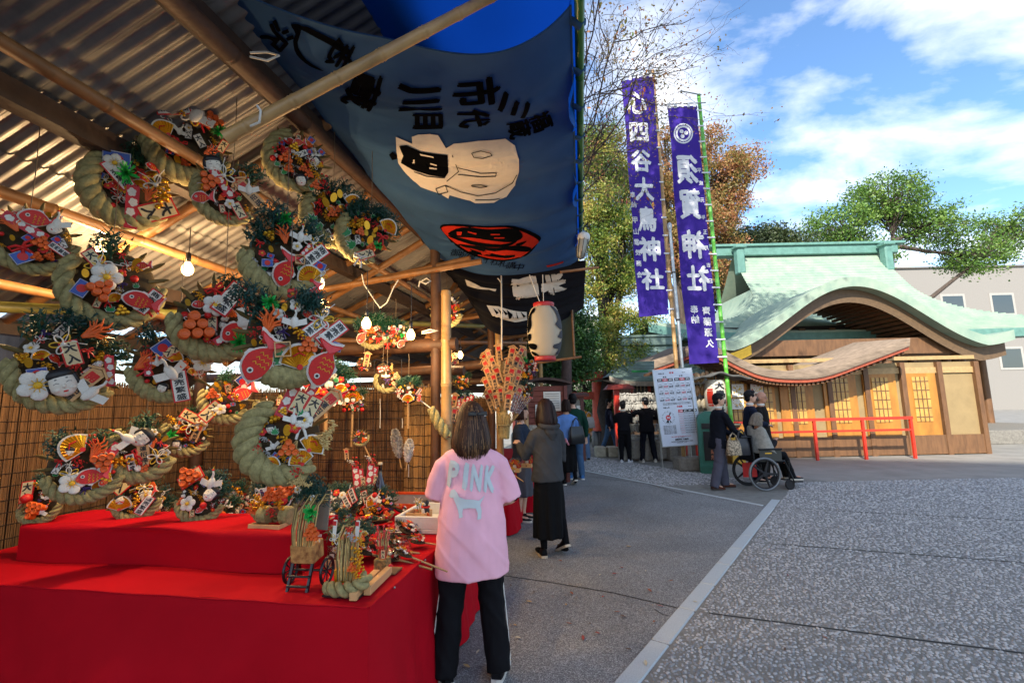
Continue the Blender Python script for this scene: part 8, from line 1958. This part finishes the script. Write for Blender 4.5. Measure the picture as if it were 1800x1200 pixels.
    if ts.get('hood'):
        mb = MB(); n = 20
        pts = [Vector((.115*math.sin(a), -.05-.085*math.cos(a)*.9, 0)) for a in [-2.2+4.4*i/n for i in range(n+1)]]
        mb.tube([p*S_+Vector((0, 0, sh+.035*S_-.02*math.cos(-2.2+4.4*i/n))) for i, p in enumerate(pts)], [.016+.012*math.sin(PI*i/n) for i in range(n+1)], 10)
        mb.loft([ringz((0, -.075*S_, sh+.03*S_), .1*S_, .05*S_, 16), ringz((0, -.105*S_, sh-.05*S_), .085*S_, .04*S_, 16), ringz((0, -.105*S_, sh-.13*S_), .03*S_, .018*S_, 16)])
        link('hood', remesh(mb, voxel*.8, 'hood', top, 2, disp=wrinkle(.006, seed=3)), t)
    if ts.get('collar'):
        mb = MB(); mb.tube([nk+Vector((.058*math.sin(a), .058*math.cos(a), .012))*1 for a in [2*PI*i/20 for i in range(21)]], .014*S_, 8, caps=False, flat=1.6, up=(0, 0, 1)); mb.build('collar', ts['collar'], t)
    # --- clothes: bottom
    if bottom is not None:
        mb = MB(); st = bs.get('style', 'trousers')
        if st == 'trousers':
            lr = bs.get('r', (.098, .085, .068, .066, .058)); cutp = bs.get('cut', 1.0)
            mb.loft([ringz((0, 0, hipz-.1*S_), .15*S_*wide, .115*S_*wide, 22), ringz((0, 0, hipz), .162*S_*wide, .122*S_*wide, 22), ringz((0, 0, hipz+.13*S_), .14*S_*wide, .105*S_*wide, 22)])
            for (k, ank), h in zip(knees, hips):
                bt = ank-Vector((0, 0, .035*S_)); pt = [h+Vector((0, 0, .02)), h.lerp(k, .5), k, k.lerp(bt, .5), bt]
                if cutp < 1: pt = [h+Vector((0, 0, .02)), h.lerp(k, .5), h.lerp(k, 1.0), k.lerp(bt, .02), k.lerp(bt, cutp)]
                mb.tube(pt, [r_*S_ for r_ in lr], 16)
            me = remesh(mb, voxel, 'bottom', bottom, 2, disp=wrinkle(bs.get('wr', .008)*S_, 7, 12, seed=H*7)); link('trousers', me, t)
        else:
            hz = bs.get('hem', .25)*S_; nn = 48; g = random.Random(5)
            def rg(z, rx, ry, sw_): return [Vector(((rx+sw_*.014*math.sin(a*9+1)+sw_*.008*math.sin(a*17))*S_*math.cos(a), (ry+sw_*.014*math.sin(a*9+1))*S_*math.sin(a)+bs.get('swing', 0)*sw_, z)) for a in [2*PI*i/nn for i in range(nn)]]
            mb.loft([rg(hz, bs.get('rx', .19), bs.get('ry', .16), 1), rg(hz+(hipz-hz)*.35, .185, .15, .7), rg(hz+(hipz-hz)*.7, .18, .14, .4), rg(hipz, .165, .125, .1), rg(hipz+.14*S_, .13, .1, 0)])
            link('skirt', remesh(mb, voxel, 'bottom', bottom, 1, disp=wrinkle(.004, 2, 14, seed=2)), t)
    # --- shoes
    for i, (f, tr) in enumerate(zip(ft, turn)):
        sm, so_ = fab('shoe'+shoes, shoes, rough=.55), mat('sole_'+sole, sole, .6, var=.1)
        Mx = Matrix.Translation(f) @ Matrix.Rotation(-tr, 4, 'Z') @ Matrix.Translation((0, .09*S_, 0)) @ Matrix.Rotation(pitch[i], 4, 'X') @ Matrix.Translation((0, -.09*S_, 0))
        mb = MB(); mb.m = Mx; L = .27*S_
        rows = [(-.085, .030, .075), (-.06, .038, .085), (-.02, .040, .082), (.03, .042, .065), (.08, .046, .048), (.13, .042, .038), (.165, .026, .028)]
        mb.loft([[Vector((w*S_*math.cos(a), y*S_, .014*S_+hh*S_*max(0, math.sin(a))**.7)) for a in [2*PI*q/14 for q in range(14)]] for y, w, hh in rows]); o = mb.build('shoe', sm, t)
        mb = MB(); mb.m = Mx; ol = [(-.095, .0), (-.085, .033), (-.03, .042), (.05, .047), (.11, .048), (.16, .034), (.178, .0)]; pts = [(w*S_, y*S_) for y, w in ol]+[(-w*S_, y*S_) for y, w in ol[::-1][1:-1]]
        mb.prism(pts[::-1], .001, .026*S_); mb.build('sole', so_, o)
    return t
def on_back(t, top_name, mb_fn, m, nm, yoff=-1.0, off=.004):
    """project flat print (x right as seen from behind, z up) on the back of a garment"""
    o = bpy.data.objects[top_name]; bvh = BVHTree.FromPolygons([v.co for v in o.data.vertices], [list(p.vertices) for p in o.data.polygons]); mb = MB(); mb_fn(mb)
    V, Fs = subdiv(mb.v, mb.f, .03); vs = []
    for v in V:
        hit = bvh.ray_cast(Vector((v.x, yoff, v.y)), Vector((0, 1, 0)))[0]; vs.append((v.x, (hit.y if hit else -.12)-off-v.z*2, v.y))
    q = MB(); q.add(vs, Fs, True); return q.build(nm, m, t)

# 1 woman in the pink shirt
FWD = PI/2+.10
PINK = fab('pink', '#efb3c2', var=.05)
pk = person('woman with brown bob and black bow in a pink printed shirt and black track trousers', (-.275, 3.06, 0), FWD+.08, 1.57, PINK, fab('trackpants', '#121215', rough=.8), HBR, shoes='#121216', sole='#c9c4ba', wide=1.08,
    arms={'l': ((-.232, .06, 1.06), (-.1, .26, 1.04)), 'r': ((.265, .02, 1.03), (.12, .24, .98))}, feet=[(-.185, -.06, 0, -.35), (.15, -.08, 0, .3)],
    topspec=dict(hem=.56, hem_r=(.215, .15), waist=.19, sleeve=.95, sleeve_r=.066, ease=.02, wr=.0075, name='pink_shirt'), botspec=dict(r=(.115, .1, .082, .078, .075), wr=.012),
    hspec=dict(style='bob', hem=-.225, width=.138, open=.5, strands=1300, strand_mat=strand_mat('brown', ['#1c110c', '#2b1a12', '#352016', '#4a3020', '#2b1a12', '#6b4a30', '#8a6844']), curl=-.03), voxel=.0105)
PRINT = mat('print_white', '#c3ccce', .7, var=.06)
pt_name = pk['_top']; del pk['_top']
def logo(mb):
    for i, ch in enumerate('PINK'): add_text(mb, ch, -.118+(0, .072, .137, .222)[i], 1.175-.012*i, (.064, .03, .07, .07)[i], .16, 0, .075, -.12)
on_back(pk, pt_name, logo, PRINT, 'shirt_lettering')
DOG = [(-.145, 1.055), (-.13, 1.095), (-.105, 1.105), (-.085, 1.08), (-.07, 1.05), (-.03, 1.035), (.03, 1.03), (.075, 1.02), (.1, 1.035), (.125, 1.055), (.1, 1.02), (.085, .99), (.095, .95), (.09, .89), (.06, .885), (.065, .93), (.05, .965), (0, .97), (-.045, .965), (-.05, .93), (-.045, .91), (-.075, .9), (-.075, .93), (-.085, .97), (-.1, 1.01), (-.115, 1.045), (-.13, 1.04)]
on_back(pk, pt_name, lambda mb: mb.add([Vector((x*.8-.03, (z-1.0)*.8+1.005, .0035)) for x, z in DOG], [list(range(len(DOG)))]), PRINT, 'shirt_dog_print')
def bow(t, c, s_):
    mb = MB()
    for k in (-1, 1): mb.tube([(0, 0, 0), (k*.4, -.02, .12), (k*.95, 0, .16), (k*1.0, 0, -.12), (k*.4, -.02, -.1), (0, 0, 0)], .12, 6, flat=.4, up=(0, 1, 0))
    for k in (-1, 1): mb.box((k*.5, 0, 0), (.85, .12, .28), (0, -k*.08, 0), bev=.03)
    mb.ell((0, -.05, 0), (.14, .12, .16), 8, 6); mb.v = [v*s_+Vector(c) for v in mb.v]; mb.build('hair_bow', BLACKW, t)
    mb = MB(); mb.box(Vector(c)+Vector((.045, -.012, -.012)), (.012, .004, .004)); mb.build('clip_glint', SILV, t)
bow(pk, (.03, -.135, 1.535), .058)
def stripes(t, side, pts):
    mb = MB()
    for dx in (0, .012): mb.tube([Vector(p)+Vector((0, dx, 0)) for p in pts], .0038, 5)
    mb.build('side_stripe', WHT, t)
stripes(pk, -1, [(-.188, -.03, .55), (-.212, -.035, .4), (-.232, -.05, .25), (-.242, -.075, .12), (-.243, -.09, .07)])
stripes(pk, 1, [(.182, -.03, .55), (.196, -.035, .4), (.208, -.05, .25), (.212, -.085, .12), (.21, -.11, .07)])
mb = MB(); mb.tube([(.262, .015, 1.02), (.245, .05, 1.0), (.19, .14, .99), (.13, .22, .975)], [.05, .047, .043, .036], 14); mb.build('black_undersleeve', fab('undersleeve', '#101013'), pk)

# 2 woman in the grey hoodie
gh = person('woman with dark bob in a grey hooded jacket and long black skirt', (.36, 5.25, 0), PI/2+.55, 1.60, fab('greyhood', '#3c3d3f'), fab('blackskirt', '#0e0f11'), HDB, legs=fab('stockings', '#0c0c0f'), shoes='#101012', sole='#b9a890',
    arms={'l': ((-.235, .1, 1.06), (-.16, .34, 1.17)), 'r': ((.23, .02, 1.02), (.06, .3, 1.12))}, feet=[(-.1, .0, 0, .35), (.13, -.10, .02, .1, -.45)],
    topspec=dict(hem=.76, hem_r=(.19, .14), hood=True, waist=.172, name='hooded_jacket', wr=.009), botspec=dict(style='skirt', hem=.19, rx=.185, ry=.165), hspec=dict(style='bob', hem=-.20, width=.118, open=.7, strands=600, strand_mat=strand_mat('dark', ['#120a09', '#1e100e', '#2c1a16', '#1e100e', '#3a241c']), curl=-.03), voxel=.011)
del gh['_top']
# 3 blue sweater woman, 4 green jacket man, 5 orange bag person
bl = person('woman in a light blue sweater and black skirt carrying a black tote', (1.06, 9.55, 0), PI/2+.2, 1.62, fab('lightblue', '#5f86c4'), fab('blackskirt', '#0e0f11'), HDB, legs=fab('stockings', '#0c0c0f'), shoes='#101012', arms={'r': ((.24, -.02, 1.08), (.17, .16, .95))}, feet=[(-.1, .0, 0), (.1, -.12, .02, 0, -.4)], topspec=dict(hem=.8, name='sweater'), botspec=dict(style='skirt', hem=.25), hspec=dict(style='bob', hem=-.13, width=.1, open=.7), voxel=.016); del bl['_top']
def tote(loc, rz, w, h, d, m, label):
    t = thing('handbag', label, 'bag', loc, (0, 0, rz)); mb = MB()
    mb.loft([ringz((0, 0, z*h), w/2*k, d/2*k2, 20, sq=.5) for z, k, k2 in ((0, .92, .8), (.05, 1, 1), (.6, .95, .8), (1, .8, .35))]); mb.build('body', m, t)
    for s_ in (-1, 1): mb = MB(); mb.tube([(-w*.28, s_*d*.15, h*.95), (-w*.2, s_*d*.1, h*1.3), (0, s_*d*.05, h*1.5), (w*.2, s_*d*.1, h*1.3), (w*.28, s_*d*.15, h*.95)], .009, 6); mb.build('strap', m, t)
    return t
pb = P(1014, 780, 9.4); tote(pb, .5, .36, .34, .16, mat('black_leather', '#16191c', .35, var=.15), 'black leather tote hanging from the blue sweater woman')
mb = MB(); mb.tube([(0, 0, 0), (.02, -.01, -.06), (.06, 0, -.13)], [.02, .05, .03], 8, flat=.5); mb.build('pink_cloth', C_('pinkcloth', '#cf8a98'), None, P(994, 770, 9.35), label='little pink cloth in the hand of the blue sweater woman', cat='cloth')
gm = person('man with black hair in a dark green jacket and blue jeans', (1.28, 10.2, 0), PI/2+.1, 1.74, fab('darkgreen', '#14352a'), fab('jeans', '#3d5876'), HB, shoes='#3a6aa0', sole='#d0ccc4', sex='m', feet=[(-.1, .02, 0), (.12, -.05, 0)], topspec=dict(name='jacket', hem=.78), voxel=.016); del gm['_top']
ob = person('person with an orange bag and pale jeans walking away beyond the green jacketed man', (1.95, 13.4, 0), PI/2, 1.6, fab('orangetop', '#b8782a'), fab('palejeans', '#5a7290'), HB, shoes='#2a2a2a', sex='f', topspec=dict(name='orange_top'), feet=[(-.1, .1, 0), (.1, -.1, 0)], voxel=.02); del ob['_top']
tote(P(1036, 752, 13.3), .2, .32, .3, .14, mat('grey_leather', '#8f8a84', .5), 'grey shoulder bag of the person in orange')
# 6 the two in black
y1 = person('boy in black sweater, black shorts over leggings and white sneakers', (2.94, 12.75, 0), PI/2-.1, 1.57, fab('blackknit', '#15151a'), fab('blackshorts', '#0f0f13'), HB, shoes='#c8cad2', sole='#d5d5d5', sex='m', arms={'r': ((.22, .08, 1.12), (.06, .26, 1.22)), 'l': ((-.22, .08, 1.12), (-.04, .26, 1.2))}, topspec=dict(name='sweater', hem=.82, collar=WHT), botspec=dict(r=(.1, .09, .085, .062, .05)), feet=[(-.1, 0, 0, .2), (.12, 0, 0, .5)], voxel=.018); del y1['_top']
y2 = person('man in black cap, black jacket and grey sneakers with raised elbows', (3.55, 12.75, 0), PI/2-.05, 1.66, fab('blackjacket', '#131317'), fab('navytrack', '#11131c'), HB, shoes='#9a968e', sole='#c9c4ba', sex='m', wide=1.08, arms={'l': ((-.42, .06, 1.2), (-.24, .26, 1.2)), 'r': ((.36, .06, 1.12), (.2, .28, 1.15))}, topspec=dict(name='jacket', hem=.78, hood=True), feet=[(-.16, 0, 0, -.2), (.18, 0, 0, .2)], head_turn=.5, voxel=.018); del y2['_top']
mb = MB(); mb.ell((0, 0, .04), (.092, .1, .075), 16, 10); mb.box((-.05, .11, .03), (.13, .1, .012), (0, 0, .45)); mb.build('cap', BLACKW, y2, (0, -.0, 1.585))
# 7 far walker by the torii
fw = person('walker in a navy top and jeans passing under the torii', (3.05, 15.2, 0), -.35, 1.65, fab('navytop', '#161b2c'), fab('jeans', '#3d5876'), HB, shoes='#222222', feet=[(-.1, .22, 0), (.1, -.24, .04, 0, -.5)], topspec=dict(name='sweater'), voxel=.02); del fw['_top']
# 8 man pushing the wheelchair
wm = person('man in a dark blazer and grey trousers pushing the wheelchair', (3.72, 8.75, 0), .12, 1.67, fab('blazer', '#12151e'), fab('greytrousers', '#4b4b57'), HB, shoes='#4a2417', sole='#2a1a12', sex='m', lean=.05, arms={'l': ((-.2, .2, 1.02), (-.1, .40, .9)), 'r': ((.2, .2, 1.02), (.1, .42, .9))}, feet=[(-.09, .16, 0, 0), (.1, -.16, .0, 0, -.12)], topspec=dict(hem=.72, hem_r=(.19, .14), collar=WHT, name='blazer'), botspec=dict(r=(.105, .095, .085, .08, .075)), head_turn=-.3, voxel=.014); del wm['_top']
# 9 wheelchair
def wheelchair():
    c = PZ(1333, 860); base = Vector((4.40, 8.72, 0)); t = thing('wheelchair', 'black wheelchair with five spoke rear wheels and loaded bags', 'wheelchair', base, (0, 0, -PI/2+.05+.0))
    T_ = mat('tyre', '#16161a', .7, var=.2); RM = mat('grey_rim', '#6f7376', .4, metal=.5); FR = mat('black_frame', '#141416', .35, metal=.4)
    for s_ in (-1, 1):
        Mw = Matrix.Translation((s_*.28, -.05, .29)) @ Matrix.Rotation(PI/2, 4, 'Y'); n = 30
        mb = MB(); mb.m = Mw; mb.tube([(.27*math.cos(2*PI*i/n), .27*math.sin(2*PI*i/n), 0) for i in range(n+1)], .02, 8, caps=False); w = mb.build('wheel', RM if s_ > 0 else T_, t)
        mb = MB(); mb.m = Mw; mb.tube([(.245*math.cos(2*PI*i/n), .245*math.sin(2*PI*i/n), 0) for i in range(n+1)], .014, 8, caps=False)
        for k in range(5):
            a = 2*PI*k/5+.3; d = Vector((math.cos(a), math.sin(a), 0)); mb.tube([d*.03, d*.24], [.028, .014], 6, flat=.5, up=(0, 0, 1))
        mb.lathe([(.045, -.02), (.045, .02)], 14); mb.build('spokes', T_, w)
        mb = MB(); mb.m = Matrix.Translation((s_*.22, .42, .09)) @ Matrix.Rotation(PI/2, 4, 'Y'); mb.tube([(.07*math.cos(2*PI*i/16), .07*math.sin(2*PI*i/16), 0) for i in range(17)], .02, 8, caps=False); mb.lathe([(.06, -.01), (.06, .01)], 12); mb.build('caster', T_, t)
        mb = MB(); mb.tube([(s_*.24, -.32, .93), (s_*.24, -.22, .92), (s_*.24, -.2, .5), (s_*.24, -.05, .3)], .014, 8); mb.tube([(s_*.24, -.2, .5), (s_*.24, .35, .5), (s_*.24, .5, .12)], .014, 8); mb.tube([(s_*.24, .42, .5), (s_*.22, .42, .15)], .014, 8); mb.build('frame_tube', FR, t)
        mb = MB(); mb.box((s_*.26, .1, .71), (.06, .42, .03), bev=.01); mb.build('armrest', FR, t)
        mb = MB(); mb.box((s_*.25, .1, .6), (.012, .4, .2), bev=.005); mb.build('side_panel', mat('panel_grey', '#33342f', .5), t)
        mb = MB(); mb.box((s_*.25+.007*s_, .06, .64), (.004, .12, .02)); mb.build('yellow_mark', YEL, t)
        mb = MB(); mb.box((s_*.12, .58, .13), (.16, .2, .02), bev=.004); mb.build('footplate', FR, t)
        mb = MB(); mb.cyl((s_*.24, -.40, .93), (s_*.24, -.30, .93), .018, n=10); mb.build('push_handle', BLACKW, t)
    mb = MB(); mb.box((0, .12, .49), (.46, .46, .06), bev=.02); mb.build('seat', fab('chairseat', '#15161a'), t)
    mb = MB(); mb.box((0, -.2, .72), (.46, .04, .46), bev=.02); mb.build('backrest', fab('chairseat', '#15161a'), t)
    mb = MB(); mb.box((-.2, -.05, .3), (.01, .26, .26)); mb.build('red_guard', RED, t)
    return t, base
wc, wb = wheelchair()
old = person('seated person with grey hair under a pale shawl in the wheelchair', (4.46, 8.74, 0), .05, 1.55, fab('darkcoat', '#1a1a1e'), fab('blackbottom', '#101114'), HGR, skin=SKN2, shoes='#222226', seat=.56, arms={'r': ((.17, .16, 1.05), (.05, .3, 1.15)), 'l': ((-.2, .12, .95), (-.1, .34, .86))}, feet=[(-.1, .58, .15), (.1, .58, .15)], topspec=dict(name='coat', hem=.5), hspec=dict(style='bob', hem=-.15, width=.11, open=.8), head_tilt=-.25, voxel=.016); del old['_top']
mb = MB(); mb.grid(lambda a, b: Vector((.23*math.sin(-1.9+3.8*a)*(1+.25*b), -.02-.13*math.cos(-1.9+3.8*a)*(1+.3*b)+.12*b*abs(2*a-1), 1.08-.42*b+.03*math.sin(a*17))), 30, 12); mb.build('shawl', fab('shawl', '#8d8d86', var=.25, scale=20), old)
tote(P(1291, 800, 8.45), .1, .26, .26, .12, mat('leopard_cloth', '#8a7a66', .8, var=.85, scale=34, col2='#c9b79a', detail=1), 'leopard print bag hung on the wheelchair handles')
tote(P(1306, 800, 8.5), .2, .28, .3, .12, mat('charcoal_leather', '#26262b', .45), 'charcoal bag hung behind the wheelchair backrest')
# 10 suited men
sm_ = person('young man in a navy suit standing behind the wheelchair', (4.66, 9.35, 0), -.2, 1.72, fab('navysuit', '#141a2b'), fab('navysuit', '#141a2b'), HB, shoes='#1a1412', sex='m', topspec=dict(name='suit_jacket', hem=.76, collar=WHT), arms={'r': ((.26, .02, 1.1), (.12, .24, 1.05))}, voxel=.014); del sm_['_top']
bd = person('bald man with glasses in a dark suit at the right of the young man', (4.98, 9.55, 0), -.7, 1.70, fab('darksuit', '#1a1715'), fab('darksuit', '#1a1715'), None, skin=SKN2, shoes='#1a1412', sex='m', glasses=True, topspec=dict(name='suit_jacket', hem=.76, collar=WHT), head_tilt=-.15, voxel=.014); del bd['_top']
mb = MB(); mb.ell((0, -.03, -.02), (.078, .075, .06), 14, 8); mb.build('grey_fringe_hair', HGR, bd, (0, .0, 1.62))
# 11 vendor half hidden behind the arrows
vd = person('stallholder in a dark denim jacket half hidden behind the tablet tower', (.10, 6.75, 0), -.4, 1.55, fab('denim', '#27303f', var=.3), fab('greyskirt', '#4a4a50'), HDB, shoes='#222222', arms={'r': ((.24, .12, 1.0), (.2, .34, 1.08)), 'l': ((-.22, .1, 1.0), (-.05, .3, 1.02))}, topspec=dict(name='denim_jacket', hem=.82), botspec=dict(style='skirt', hem=.35), hspec=dict(style='bob', hem=-.12, width=.1, open=.8), voxel=.016); del vd['_top']
bpy.data.batch_remove(TRASH)
bpy.data.scenes.remove(TMP)
